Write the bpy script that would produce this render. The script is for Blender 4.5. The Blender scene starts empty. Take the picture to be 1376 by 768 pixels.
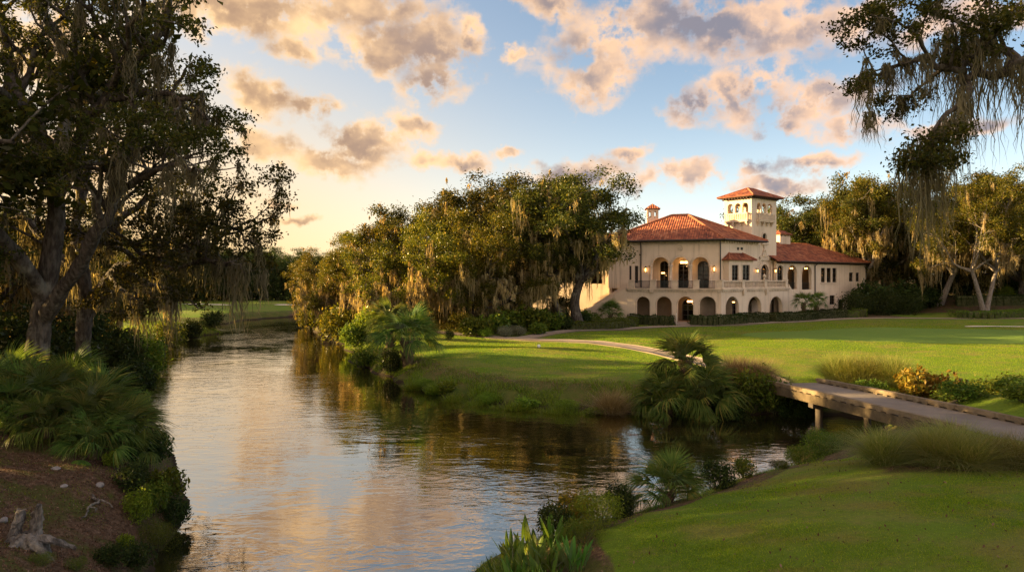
import bpy, bmesh, math, random
import numpy as np
from mathutils import Vector, Matrix
from mathutils.geometry import tessellate_polygon

SC = bpy.context.scene
COL = SC.collection
R = math.radians

# ------------------------------------------------------------------ camera
EYE = 7.5          # metres above the water
F = 917.0          # focal length in pixels of the 1376 px wide photograph
CX, HY = 688.0, 372.0
cam_d = bpy.data.cameras.new('camera')
cam = bpy.data.objects.new('camera', cam_d)
COL.objects.link(cam)
cam.location = (0, 0, EYE)
cam.rotation_euler = (R(90), 0, 0)
cam_d.sensor_width = 36
cam_d.lens = 36 * F / 1376
cam_d.shift_y = -12 / 1376
cam_d.clip_end = 4000
cam_d.clip_start = 0.1
SC.camera = cam

# ------------------------------------------------------------------ light
SUN_AZ, SUN_EL = -80.0, 12.0     # degrees, azimuth from +Y (negative = left)
SDIR = Vector((math.sin(R(SUN_AZ)) * math.cos(R(SUN_EL)), math.cos(R(SUN_AZ)) * math.cos(R(SUN_EL)), math.sin(R(SUN_EL))))
sun_d = bpy.data.lights.new('sun', 'SUN')
sun_d.energy = 5.0
sun_d.color = (1.0, 0.67, 0.29)
sun_d.angle = R(0.6)
sun = bpy.data.objects.new('sun', sun_d)
COL.objects.link(sun)
sun.rotation_euler = (-SDIR).to_track_quat('-Z', 'Y').to_euler()
SKY_STRENGTH = 0.053
vs = SC.view_settings
vs.view_transform = 'Standard'
vs.look = 'None'
vs.exposure = 2.3
vs.gamma = 1.0
vs.use_curve_mapping = False
SC.render.engine = 'CYCLES'
cy = SC.cycles
cy.use_denoising = True
cy.denoising_prefilter = 'NONE'
cy.max_bounces = 6
cy.diffuse_bounces = 3
cy.glossy_bounces = 3
cy.transmission_bounces = 4
cy.transparent_max_bounces = 6
cy.sample_clamp_indirect = 4.0
cy.caustics_reflective = False
cy.caustics_refractive = False


# ------------------------------------------------------------------ node helpers
class G:
    """small expression builder for a node tree"""
    def __init__(s, nt):
        s.nt = nt
        s.n = nt.nodes
        s.l = nt.links

    def node(s, t, **kw):
        n = s.n.new(t)
        for k, v in kw.items():
            setattr(n, k, v)
        return n

    def put(s, sock, v):
        if isinstance(v, bpy.types.NodeSocket):
            s.l.new(v, sock)
        elif v is not None:
            if isinstance(v, (tuple, list)) and sock.type == 'RGBA' and len(v) == 3:
                v = (*v, 1)
            sock.default_value = v

    def m(s, op, a, b=None, c=None, clamp=False):
        n = s.node('ShaderNodeMath', operation=op, use_clamp=clamp)
        s.put(n.inputs[0], a)
        if b is not None: s.put(n.inputs[1], b)
        if c is not None: s.put(n.inputs[2], c)
        return n.outputs[0]

    def vm(s, op, a, b=None, scale=None):
        n = s.node('ShaderNodeVectorMath', operation=op)
        s.put(n.inputs[0], a)
        if b is not None: s.put(n.inputs[1], b)
        if scale is not None: s.put(n.inputs['Scale'], scale)
        return n.outputs['Value'] if op in ('LENGTH', 'DOT_PRODUCT', 'DISTANCE') else n.outputs[0]

    def ss(s, v, a, b, lo=0.0, hi=1.0):
        n = s.node('ShaderNodeMapRange', interpolation_type='SMOOTHSTEP')
        s.put(n.inputs[0], v); s.put(n.inputs[1], a); s.put(n.inputs[2], b); s.put(n.inputs[3], lo); s.put(n.inputs[4], hi)
        return n.outputs[0]

    def lin(s, v, a, b, lo=0.0, hi=1.0):
        n = s.node('ShaderNodeMapRange')
        s.put(n.inputs[0], v); s.put(n.inputs[1], a); s.put(n.inputs[2], b); s.put(n.inputs[3], lo); s.put(n.inputs[4], hi)
        return n.outputs[0]

    def noise(s, vec, scale, detail=4, rough=0.55, out=0, dist=0.0):
        n = s.node('ShaderNodeTexNoise')
        s.put(n.inputs['Vector'], vec)
        n.inputs['Scale'].default_value = scale
        n.inputs['Detail'].default_value = detail
        n.inputs['Roughness'].default_value = rough
        n.inputs['Distortion'].default_value = dist
        return n.outputs[out]

    def mix(s, f, a, b, mode='MIX'):
        n = s.node('ShaderNodeMix', data_type='RGBA', blend_type=mode, clamp_factor=True)
        s.put(n.inputs[0], f); s.put(n.inputs[6], a); s.put(n.inputs[7], b)
        return n.outputs[2]

    def comb(s, x, y, z):
        n = s.node('ShaderNodeCombineXYZ')
        s.put(n.inputs[0], x); s.put(n.inputs[1], y); s.put(n.inputs[2], z)
        return n.outputs[0]

    def sep(s, v):
        n = s.node('ShaderNodeSeparateXYZ')
        s.put(n.inputs[0], v)
        return n.outputs

    def mapping(s, v, scale=(1, 1, 1), loc=(0, 0, 0), rot=(0, 0, 0), t='POINT'):
        n = s.node('ShaderNodeMapping', vector_type=t)
        s.put(n.inputs[0], v)
        n.inputs[1].default_value = loc; n.inputs[2].default_value = rot; n.inputs[3].default_value = scale
        return n.outputs[0]

    def ramp(s, f, stops):
        n = s.node('ShaderNodeValToRGB')
        s.put(n.inputs[0], f)
        e = n.color_ramp.elements
        while len(e) < len(stops): e.new(0.5)
        for k, (p, c) in enumerate(stops):
            e[k].position = p; e[k].color = (*c, 1)
        return n.outputs[0]


# ------------------------------------------------------------------ sky
def ang(px, py):
    az = math.atan2(px - CX, F)
    return math.degrees(az), math.degrees(math.atan2((HY - py) * math.cos(az), F))

# clouds: (x, y, half width, half height, tilt) measured on the photograph, turned into directions
CLOUDS = [
    (330, 10, 190, 55, 0), (480, 5, 130, 38, 5), (400, 72, 45, 24, 5), (560, 60, 105, 55, 10), (505, 70, 70, 45, 0),
    (580, 110, 60, 40, -25), (632, 52, 26, 24, 0), (360, 130, 60, 30, 10), (420, 148, 45, 18, 5), (350, 195, 70, 24, 0),
    (490, 195, 75, 42, -8), (440, 215, 70, 25, 0), (555, 175, 45, 22, 0), (570, 218, 30, 16, 0), (625, 222, 45, 14, -5),
    (695, 72, 26, 14, 0), (840, 40, 150, 60, -20), (960, 25, 190, 55, 5), (1080, 45, 120, 45, 0), (800, 105, 65, 42, -25),
    (1010, 115, 95, 45, -18), (930, 140, 75, 32, -22), (1100, 140, 110, 40, -5), (1050, 165, 60, 24, 0), (1150, 175, 70, 22, 0),
    (735, 5, 60, 26, 10), (848, 210, 30, 15, 0), (780, 235, 100, 22, -4), (920, 238, 110, 22, -2), (1010, 225, 45, 18, 0),
    (1100, 220, 75, 13, -3), (1040, 245, 80, 14, 0), (400, 298, 35, 8, 0), (380, 274, 30, 7, 0), (1280, 175, 110, 16, 0),
    (680, 212, 24, 10, 0), (1290, 30, 120, 30, 0), (60, 60, 180, 70, 0), (100, 200, 140, 40, 0),
]

def build_world():
    w = bpy.data.worlds.new('World')
    SC.world = w
    w.use_nodes = True
    nt = w.node_tree
    nt.nodes.clear()
    g = G(nt)
    d = g.node('ShaderNodeTexCoord').outputs['Generated']
    x, y, z = g.sep(d)
    az = g.m('MULTIPLY', g.m('ARCTAN2', x, y), 57.29578)
    el = g.m('MULTIPLY', g.m('ARCSINE', z), 57.29578)
    p = g.comb(az, el, 0.0)
    wn = g.noise(p, 0.10, 3, 0.5, out=1)
    wf = g.noise(p, 0.42, 5, 0.58, out=1)
    p2 = g.vm('ADD', p, g.vm('SCALE', g.vm('SUBTRACT', wn, (0.5, 0.5, 0.5)), scale=3.0))
    p2 = g.vm('ADD', p2, g.vm('SCALE', g.vm('SUBTRACT', wf, (0.5, 0.5, 0.5)), scale=3.0))
    B = None
    for (cx_, cy_, hw, hh, tilt) in CLOUDS:
        a, e = ang(cx_, cy_)
        a2, _ = ang(cx_ + hw, cy_)
        _, e2 = ang(cx_, cy_ - hh)
        mp = g.mapping(p2, scale=(abs(a2 - a) * 1.45, abs(e2 - e) * 1.45, 1), loc=(a, e, 0), rot=(0, 0, R(-tilt)), t='TEXTURE')
        v = g.m('SUBTRACT', 1.0, g.vm('LENGTH', mp))
        B = v if B is None else g.m('SMOOTH_MAX', B, v, 0.12)
    # free clouds outside the picture (above, beside and behind)
    nb = g.noise(g.mapping(d, scale=(1, 1, 2.2)), 2.6, 3, 0.5)
    other = g.m('MULTIPLY', g.m('SUBTRACT', nb, 0.43), 4.0)
    out = g.m('MAXIMUM', g.ss(g.m('ABSOLUTE', az), 40, 52), g.ss(el, 26, 34))
    B = g.m('ADD', g.m('MULTIPLY', B, g.m('SUBTRACT', 1.0, out)), g.m('MULTIPLY', other, out))
    pn = g.mapping(p, scale=(1, 1.35, 1))
    n1 = g.noise(pn, 0.20, 10, 0.56)
    na = g.noise(pn, 0.125, 5, 0.5)
    n2 = g.noise(g.vm('ADD', pn, (-1.6, -1.3, 0.0)), 0.125, 5, 0.5)
    n3 = g.noise(pn, 0.55, 8, 0.60)
    dens = g.m('ADD', B, g.m('MULTIPLY', g.m('SUBTRACT', n1, 0.5), 0.85))
    dens = g.m('ADD', dens, g.m('MULTIPLY', g.m('SUBTRACT', n3, 0.5), 0.36))
    mask = g.ss(dens, 0.16, 0.68)
    mask = g.m('MULTIPLY', mask, g.ss(el, 0.5, 4.0))
    relief = g.m('ADD', 0.5, g.m('MULTIPLY', g.m('SUBTRACT', na, n2), 3.6), clamp=True)
    core = g.ss(g.m('ADD', B, g.m('MULTIPLY', g.m('SUBTRACT', na, 0.5), 1.0)), 0.30, 0.85)
    fine = g.m('MULTIPLY', g.m('SUBTRACT', n3, 0.5), 0.5)
    lit = g.m('ADD', g.m('MULTIPLY', relief, 0.72), g.m('MULTIPLY', g.m('SUBTRACT', 1.0, core), 0.42), clamp=False)
    lit = g.m('SUBTRACT', lit, g.m('MULTIPLY', fine, 0.25))
    lit = g.ss(lit, 0.10, 0.92)
    right = g.ss(az, -28, 22)
    shade = g.mix(right, (0.108, 0.066, 0.039), (0.060, 0.058, 0.070))
    peach = g.mix(right, (0.2719, 0.1764, 0.08673), (0.2352, 0.1507, 0.09555))
    cloud = g.mix(lit, shade, peach)
    # unseen clouds beside and behind the camera, brightened as added fill light
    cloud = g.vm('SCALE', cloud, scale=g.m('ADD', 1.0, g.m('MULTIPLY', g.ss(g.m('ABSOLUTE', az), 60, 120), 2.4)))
    sky = g.node('ShaderNodeTexSky', sky_type='NISHITA')
    sky.sun_disc = False
    sky.sun_elevation = R(SUN_EL)
    sky.sun_rotation = R(SUN_AZ)
    sky.altitude = 0
    sky.air_density = 1.0
    sky.dust_density = 0.7
    sky.ozone_density = 2.0
    base = g.vm('SCALE', sky.outputs[0], scale=SKY_STRENGTH)
    # forward scattering around the low sun: a broad warm glow along the left horizon
    gl = g.vm('LENGTH', g.mapping(p, scale=(26, 16, 1), loc=(-30, 3.0, 0), t='TEXTURE'))
    gl = g.m('POWER', 2.718, g.m('MULTIPLY', g.m('MULTIPLY', gl, gl), -1.0))
    hb = g.m('POWER', 2.718, g.m('MULTIPLY', g.m('POWER', g.m('DIVIDE', g.m('MAXIMUM', el, 0.0), 9.0), 2.0), -1.0))
    base = g.vm('ADD', base, g.vm('SCALE', (0.08085, 0.06248, 0.05145), scale=hb))
    lum = g.vm('DOT_PRODUCT', base, (0.25, 0.6, 0.15))
    base = g.mix(0.16, base, g.vm('SCALE', (1.02, 1.0, 0.97), scale=lum))
    base = g.mix(g.m('MULTIPLY', gl, 0.92), base, g.mix(g.ss(el, 0, 20), (0.2426, 0.1507, 0.06248), (0.2058, 0.158, 0.09923)))
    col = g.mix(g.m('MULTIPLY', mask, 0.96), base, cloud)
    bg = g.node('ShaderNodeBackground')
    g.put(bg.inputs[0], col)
    bg.inputs[1].default_value = 1.0
    o = g.node('ShaderNodeOutputWorld')
    g.l.new(bg.outputs[0], o.inputs[0])
    w.cycles.sampling_method = 'MANUAL'
    w.cycles.sample_map_resolution = 512

build_world()


# ------------------------------------------------------------------ objects and meshes
def tag(o, label=None, cat=None, group=None, kind=None):
    if label: o['label'] = label
    if cat: o['category'] = cat
    if group: o['group'] = group
    if kind: o['kind'] = kind
    return o

def empty(name, loc, rz=0.0, parent=None):
    o = bpy.data.objects.new(name, None)
    o.empty_display_size = 0.3
    COL.objects.link(o)
    o.location = loc
    o.rotation_euler = (0, 0, rz)
    if parent: o.parent = parent
    return o

def link(name, me, mat=None, parent=None):
    if mat is not None and not me.materials: me.materials.append(mat)
    o = bpy.data.objects.new(name, me)
    COL.objects.link(o)
    if parent: o.parent = parent
    return o

def mesh_np(name, verts, faces, smooth=False):
    """verts (n,3) and faces (m,k) arrays, or a list of such face arrays"""
    me = bpy.data.meshes.new(name)
    fl = faces if isinstance(faces, list) else [faces]
    fl = [np.asarray(f, np.int32) for f in fl if len(f)]
    me.vertices.add(len(verts))
    me.vertices.foreach_set('co', np.asarray(verts, np.float32).ravel())
    nl = sum(f.size for f in fl)
    me.loops.add(nl)
    me.loops.foreach_set('vertex_index', np.concatenate([f.ravel() for f in fl]))
    tot = np.concatenate([np.full(len(f), f.shape[1], np.int32) for f in fl])
    st = np.concatenate([[0], np.cumsum(tot)[:-1]]).astype(np.int32)
    me.polygons.add(len(tot))
    me.polygons.foreach_set('loop_start', st)
    if smooth: me.polygons.foreach_set('use_smooth', np.ones(len(tot), bool))
    me.update(calc_edges=True)
    return me

class MB:
    """collects boxes, tubes and plates into one mesh"""
    def __init__(s):
        s.v = []; s.f = []; s.uv = {}

    def add(s, vs_, fs):
        o = len(s.v)
        s.v += [tuple(v) for v in vs_]
        s.f += [tuple(i + o for i in f) for f in fs]

    def frame_box(s, O, u, n, a0, a1, d0, d1, z0, z1):
        """box in a facade frame: along u, out along n, up z"""
        P = []
        for z in (z0, z1):
            for (a, d) in ((a0, d0), (a1, d0), (a1, d1), (a0, d1)):
                P.append((O[0] + u[0] * a + n[0] * d, O[1] + u[1] * a + n[1] * d, z))
        s.add(P, [(0, 3, 2, 1), (4, 5, 6, 7), (0, 1, 5, 4), (1, 2, 6, 5), (2, 3, 7, 6), (3, 0, 4, 7)])

    def box(s, c, d):
        s.frame_box((c[0], c[1]), (1, 0), (0, 1), -d[0] / 2, d[0] / 2, -d[1] / 2, d[1] / 2, c[2] - d[2] / 2, c[2] + d[2] / 2)

    def lathe(s, c, prof, n=10):
        o = len(s.v)
        for (r, z) in prof:
            for k in range(n):
                a = 2 * math.pi * k / n
                s.v.append((c[0] + r * math.cos(a), c[1] + r * math.sin(a), c[2] + z))
        for j in range(len(prof) - 1):
            for k in range(n):
                s.f.append((o + j * n + k, o + j * n + (k + 1) % n, o + (j + 1) * n + (k + 1) % n, o + (j + 1) * n + k))
        s.f.append(tuple(o + k for k in range(n))[::-1])
        s.f.append(tuple(o + (len(prof) - 1) * n + k for k in range(n)))

    def tube(s, pts, rad, n=8):
        v, f, caps = tube_np(np.array(pts, float), np.array(rad, float), n)
        s.add(v.tolist(), f.tolist() + caps)

    def build(s, name, mat, parent=None, smooth=False):
        me = bpy.data.meshes.new(name)
        me.from_pydata(s.v, [], s.f)
        if smooth:
            for p in me.polygons: p.use_smooth = True
        me.update()
        return link(name, me, mat, parent)

def tube_np(pts, rad, n):
    T = np.gradient(pts, axis=0)
    T /= np.linalg.norm(T, axis=1, keepdims=True) + 1e-9
    ref = np.where(np.abs(T[:, 2:3]) > 0.9, np.array([[1.0, 0, 0]]), np.array([[0, 0, 1.0]]))
    # keep one reference along the tube so that the rings do not twist
    ref[:] = ref[len(ref) // 2]
    A = np.cross(T, ref); A /= np.linalg.norm(A, axis=1, keepdims=True) + 1e-9
    Bv = np.cross(T, A)
    th = np.linspace(0, 2 * np.pi, n, endpoint=False)
    ring = A[:, None] * np.cos(th)[None, :, None] + Bv[:, None] * np.sin(th)[None, :, None]
    v = pts[:, None] + ring * rad[:, None, None]
    m = len(pts)
    i = np.arange(m - 1)[:, None] * n
    k = np.arange(n)[None]
    k2 = (k + 1) % n
    f = np.stack([i + k, i + k2, i + n + k2, i + n + k], -1).reshape(-1, 4)
    return v.reshape(-1, 3), f, [list(range(n))[::-1], [(m - 1) * n + q for q in range(n)]]

def copy_tree(o, parent=None):
    c = o.copy()
    COL.objects.link(c)
    c.parent = parent
    for ch in list(o.children): copy_tree(ch, c)
    return c


# ------------------------------------------------------------------ materials
MATS = {}
def new_mat(name):
    m = bpy.data.materials.new(name)
    m.use_nodes = True
    m.node_tree.nodes.clear()
    g = G(m.node_tree)
    out = g.node('ShaderNodeOutputMaterial')
    MATS[name] = m
    return m, g, out

def principled(g, col, rough=0.8, spec=0.3, normal=None, metallic=0.0):
    b = g.node('ShaderNodeBsdfPrincipled')
    g.put(b.inputs['Base Color'], col)
    g.put(b.inputs['Roughness'], rough)
    b.inputs['Specular IOR Level'].default_value = spec
    b.inputs['Metallic'].default_value = metallic
    if normal is not None: g.put(b.inputs['Normal'], normal)
    return b

def bump(g, h, strength=0.5, dist=0.05):
    b = g.node('ShaderNodeBump')
    b.inputs['Strength'].default_value = strength
    b.inputs['Distance'].default_value = dist
    g.put(b.inputs['Height'], h)
    return b.outputs[0]

def pos(g): return g.node('ShaderNodeNewGeometry').outputs['Position']

def leaf_mat(name, c0, c1, c2=None, trans=0.35, gloss=0.05, obj_var=0.25):
    """leaf blades: colour differs from leaf to leaf and from plant to plant"""
    m, g, out = new_mat(name)
    geo = g.node('ShaderNodeNewGeometry')
    rnd = geo.outputs['Random Per Island']
    stops = [(0.0, c0), (0.75, c1), (1.0, c2 or c1)]
    col = g.ramp(rnd, stops)
    oi = g.node('ShaderNodeObjectInfo').outputs['Random']
    hs = g.node('ShaderNodeHueSaturation')
    g.put(hs.inputs['Hue'], g.lin(oi, 0, 1, 0.5 - 0.03 * obj_var * 4, 0.5 + 0.015 * obj_var * 4))
    g.put(hs.inputs['Value'], g.lin(oi, 0, 1, 1 - obj_var, 1 + obj_var))
    hs.inputs['Saturation'].default_value = 1.0
    g.put(hs.inputs['Color'], col)
    col = hs.outputs[0]
    dif = g.node('ShaderNodeBsdfDiffuse'); g.put(dif.inputs[0], col)
    tr = g.node('ShaderNodeBsdfTranslucent')
    g.put(tr.inputs[0], g.mix(1.0, col, (1.5, 1.25, 0.6), 'MULTIPLY'))
    mx = g.node('ShaderNodeMixShader'); mx.inputs[0].default_value = trans
    g.l.new(dif.outputs[0], mx.inputs[1]); g.l.new(tr.outputs[0], mx.inputs[2])
    gl = g.node('ShaderNodeBsdfGlossy'); gl.inputs['Roughness'].default_value = 0.45
    g.put(gl.inputs[0], (0.8, 0.8, 0.8))
    fr = g.node('ShaderNodeFresnel'); fr.inputs[0].default_value = 1.35
    mx2 = g.node('ShaderNodeMixShader')
    g.put(mx2.inputs[0], g.m('MULTIPLY', fr.outputs[0], gloss))
    g.l.new(mx.outputs[0], mx2.inputs[1]); g.l.new(gl.outputs[0], mx2.inputs[2])
    g.l.new(mx2.outputs[0], out.inputs[0])
    return m

def simple_mat(name, col, rough=0.8, spec=0.3, var=0.15, scale=2.0, bumps=0.0, bscale=20.0, metallic=0.0):
    m, g, out = new_mat(name)
    P = pos(g)
    n = g.noise(P, scale, 5, 0.6)
    n2 = g.noise(P, scale * 9, 3, 0.6)
    v = g.m('ADD', g.lin(n, 0.25, 0.75, 1 - var, 1 + var), g.m('MULTIPLY', g.m('SUBTRACT', n2, 0.5), var))
    c = g.vm('SCALE', (*col,), scale=v)
    nrm = bump(g, g.noise(P, bscale, 4, 0.6), bumps, 0.03) if bumps else None
    b = principled(g, c, rough, spec, nrm, metallic)
    g.l.new(b.outputs[0], out.inputs[0])
    return m

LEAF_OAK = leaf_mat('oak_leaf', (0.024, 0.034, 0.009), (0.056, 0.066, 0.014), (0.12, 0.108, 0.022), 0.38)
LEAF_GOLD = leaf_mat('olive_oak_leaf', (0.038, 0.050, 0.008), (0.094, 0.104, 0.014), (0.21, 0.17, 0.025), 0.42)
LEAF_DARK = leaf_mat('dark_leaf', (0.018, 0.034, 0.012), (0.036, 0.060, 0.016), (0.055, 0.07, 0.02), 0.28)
LEAF_SHRUB = leaf_mat('shrub_leaf', (0.045, 0.085, 0.014), (0.095, 0.15, 0.022), (0.16, 0.18, 0.03), 0.4)
LEAF_BRIGHT = leaf_mat('bright_leaf', (0.08, 0.15, 0.015), (0.15, 0.24, 0.025), (0.21, 0.27, 0.04), 0.4)
LEAF_PALM = leaf_mat('palm_leaf', (0.045, 0.09, 0.018), (0.09, 0.15, 0.03), (0.20, 0.20, 0.05), 0.35, 0.2)
LEAF_LILY = leaf_mat('broad_leaf', (0.04, 0.11, 0.016), (0.085, 0.18, 0.025), (0.13, 0.22, 0.035), 0.35, 0.35)
BLADE_TAN = leaf_mat('cordgrass_blade', (0.11, 0.145, 0.03), (0.20, 0.225, 0.055), (0.34, 0.30, 0.12), 0.4)
BLADE_DRY = leaf_mat('dry_blade', (0.15, 0.12, 0.055), (0.25, 0.205, 0.10), (0.36, 0.29, 0.16), 0.3)
def lawn_blade_mat():
    m, g, out = new_mat('lawn_blade')
    geo = g.node('ShaderNodeNewGeometry')
    P = geo.outputs['Position']
    c = g.ramp(geo.outputs['Random Per Island'], [(0.0, (0.07, 0.15, 0.007)), (0.6, (0.17, 0.29, 0.014)), (1.0, (0.32, 0.36, 0.045))])
    n = g.noise(g.mapping(P, scale=(0.55, 1, 1), rot=(0, 0, R(20))), 0.75, 5, 0.65)
    n2 = g.noise(P, 0.14, 3, 0.5)
    dry = g.ss(g.m('ADD', n, g.m('MULTIPLY', g.m('SUBTRACT', n2, 0.5), 0.6)), 0.44, 0.68)
    c = g.mix(g.m('MULTIPLY', dry, 0.62), c, (0.27, 0.235, 0.075))
    c = g.mix(g.ss(n, 0.42, 0.25, 0, 0.5), c, (0.07, 0.14, 0.012))
    dif = g.node('ShaderNodeBsdfDiffuse'); g.put(dif.inputs[0], c)
    tr = g.node('ShaderNodeBsdfTranslucent'); g.put(tr.inputs[0], g.mix(1.0, c, (1.5, 1.3, 0.6), 'MULTIPLY'))
    mx = g.node('ShaderNodeMixShader'); mx.inputs[0].default_value = 0.5
    g.l.new(dif.outputs[0], mx.inputs[1]); g.l.new(tr.outputs[0], mx.inputs[2]); g.l.new(mx.outputs[0], out.inputs[0])
    return m
BLADE_LAWN = lawn_blade_mat()
BLADE_BANK = leaf_mat('bank_blade', (0.08, 0.15, 0.014), (0.16, 0.25, 0.024), (0.27, 0.30, 0.06), 0.45, 0.05, 0.1)
LEAF_CROTON = leaf_mat('croton_leaf', (0.07, 0.09, 0.016), (0.20, 0.12, 0.02), (0.26, 0.19, 0.025), 0.3)
LEAF_SILVER = leaf_mat('silver_leaf', (0.13, 0.16, 0.11), (0.20, 0.23, 0.16), (0.28, 0.30, 0.22), 0.3)
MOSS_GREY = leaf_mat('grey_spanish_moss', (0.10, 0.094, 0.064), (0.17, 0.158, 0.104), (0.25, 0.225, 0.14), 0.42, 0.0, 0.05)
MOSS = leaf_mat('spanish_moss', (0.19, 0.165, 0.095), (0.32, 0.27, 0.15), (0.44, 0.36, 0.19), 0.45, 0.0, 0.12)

def bark_mat(name, c0, c1):
    m, g, out = new_mat(name)
    P = g.node('ShaderNodeTexCoord').outputs['Object']
    st = g.mapping(P, scale=(1, 1, 0.28))
    n = g.noise(st, 7, 6, 0.65)
    v = g.node('ShaderNodeTexVoronoi'); g.put(v.inputs['Vector'], st); v.inputs['Scale'].default_value = 9
    lichen = g.ss(g.noise(P, 1.3, 5, 0.6), 0.52, 0.66)
    c = g.mix(g.ss(n, 0.35, 0.65), c0, c1)
    c = g.mix(g.m('MULTIPLY', lichen, 0.5), c, (0.26, 0.25, 0.20))
    h = g.m('ADD', n, g.m('MULTIPLY', v.outputs['Distance'], 0.8))
    b = principled(g, c, 0.95, 0.1, bump(g, h, 0.9, 0.08))
    g.l.new(b.outputs[0], out.inputs[0])
    return m
BARK = bark_mat('oak_bark', (0.038, 0.032, 0.026), (0.105, 0.09, 0.074))
BARK_PALE = bark_mat('pale_bark', (0.14, 0.12, 0.10), (0.27, 0.24, 0.21))
DEADWOOD = bark_mat('weathered_wood', (0.05, 0.045, 0.04), (0.20, 0.185, 0.165))
STEM = simple_mat('green_stem', (0.07, 0.075, 0.03), 0.8)
HUSK = simple_mat('palm_husk', (0.10, 0.075, 0.045), 0.95, 0.1, 0.4, 6, 0.8, 14)

STUCCO = None
def stucco():
    m, g, out = new_mat('cream_stucco')
    P = pos(g)
    n = g.noise(P, 0.35, 5, 0.6)
    n2 = g.noise(P, 3.0, 5, 0.65)
    c = g.ramp(n, [(0.3, (0.60, 0.49, 0.375)), (0.55, (0.68, 0.565, 0.44)), (0.8, (0.71, 0.605, 0.48))])
    # rain streaks and grime: narrow, vertical
    st = g.noise(g.mapping(P, scale=(2.2, 2.2, 0.10)), 1.0, 5, 0.6)
    c = g.mix(g.m('MULTIPLY', g.ss(st, 0.50, 0.74), 0.6), c, (0.33, 0.265, 0.19))
    c = g.mix(g.m('MULTIPLY', g.ss(n2, 0.55, 0.8), 0.2), c, (0.36, 0.28, 0.2))
    hz_ = g.sep(P)[2]
    damp = g.m('SUBTRACT', 1.0, g.ss(g.m('ADD', hz_, g.m('MULTIPLY', n2, -1.2)), 0.9, 2.2))
    c = g.mix(g.m('MULTIPLY', damp, 0.55), c, (0.27, 0.225, 0.16))
    b = principled(g, c, 0.9, 0.2, bump(g, g.noise(P, 5, 3, 0.5), 0.10, 0.02))
    g.l.new(b.outputs[0], out.inputs[0])
    return m
STUCCO = stucco()
CASTSTONE = simple_mat('cast_stone', (0.58, 0.48, 0.37), 0.9, 0.2, 0.25, 1.5, 0.4, 12)

def roof_mat():
    m, g, out = new_mat('clay_barrel_tile')
    uv = g.node('ShaderNodeUVMap').outputs[0]
    u, v, _ = g.sep(uv)
    TU, TV = 0.34, 0.46
    fu = g.m('DIVIDE', u, TU); fv = g.m('DIVIDE', v, TV)
    wn = g.node('ShaderNodeTexWhiteNoise', noise_dimensions='2D')
    g.put(wn.inputs['Vector'], g.comb(g.m('FLOOR', fu), g.m('FLOOR', fv), 0.0))
    r = wn.outputs['Value']
    big = g.noise(pos(g), 0.5, 4, 0.6)
    rr = g.m('ADD', g.m('MULTIPLY', r, 0.75), g.m('MULTIPLY', g.m('SUBTRACT', big, 0.4), 0.9))
    c = g.ramp(rr, [(0.0, (0.11, 0.035, 0.022)), (0.35, (0.22, 0.066, 0.034)), (0.65, (0.31, 0.098, 0.046)), (0.9, (0.40, 0.16, 0.08)), (1.0, (0.45, 0.22, 0.13))])
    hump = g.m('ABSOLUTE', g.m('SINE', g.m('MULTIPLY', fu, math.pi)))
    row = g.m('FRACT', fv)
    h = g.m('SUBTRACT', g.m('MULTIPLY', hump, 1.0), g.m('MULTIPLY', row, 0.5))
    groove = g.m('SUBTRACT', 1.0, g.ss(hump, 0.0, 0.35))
    c = g.mix(g.m('MULTIPLY', groove, 0.55), c, (0.06, 0.025, 0.018))   # darker in the pans between the humps
    b = principled(g, c, 0.85, 0.25, bump(g, h, 0.9, 0.10))
    g.l.new(b.outputs[0], out.inputs[0])
    return m
ROOF = roof_mat()
RIDGE = simple_mat('clay_ridge_tile', (0.34, 0.125, 0.065), 0.85, 0.25, 0.35, 3, 0.3, 10)
TIMBER = simple_mat('dark_timber', (0.055, 0.034, 0.022), 0.8, 0.2, 0.3, 3)
BRONZE = simple_mat('dark_bronze', (0.025, 0.022, 0.02), 0.45, 0.5, 0.2, 4)
IRON = simple_mat('green_iron', (0.02, 0.034, 0.034), 0.5, 0.5, 0.2, 4)
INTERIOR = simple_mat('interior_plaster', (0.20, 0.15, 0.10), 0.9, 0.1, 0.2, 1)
FLOORTILE = simple_mat('terracotta_floor', (0.25, 0.12, 0.07), 0.6, 0.3, 0.3, 3)

def glass_mat():
    m, g, out = new_mat('dark_window_glass')
    tr = g.node('ShaderNodeBsdfTransparent'); g.put(tr.inputs[0], (0.42, 0.38, 0.33))
    gl = g.node('ShaderNodeBsdfGlossy'); gl.inputs['Roughness'].default_value = 0.03
    g.put(gl.inputs['Normal'], bump(g, g.noise(pos(g), 2.0, 2), 0.05, 0.02))
    fr = g.node('ShaderNodeFresnel'); fr.inputs[0].default_value = 1.5
    mx = g.node('ShaderNodeMixShader'); g.put(mx.inputs[0], g.m('MULTIPLY', fr.outputs[0], 0.8))
    g.l.new(tr.outputs[0], mx.inputs[1]); g.l.new(gl.outputs[0], mx.inputs[2])
    g.l.new(mx.outputs[0], out.inputs[0])
    return m
GLASS = glass_mat()

def glow_mat(name, col, s):
    m, g, out = new_mat(name)
    e = g.node('ShaderNodeEmission')
    g.put(e.inputs[0], col); e.inputs[1].default_value = s
    g.l.new(e.outputs[0], out.inputs[0])
    return m
LAMPGLOW = glow_mat('lamp_glow', (1.0, 0.46, 0.12), 2.4)

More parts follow.
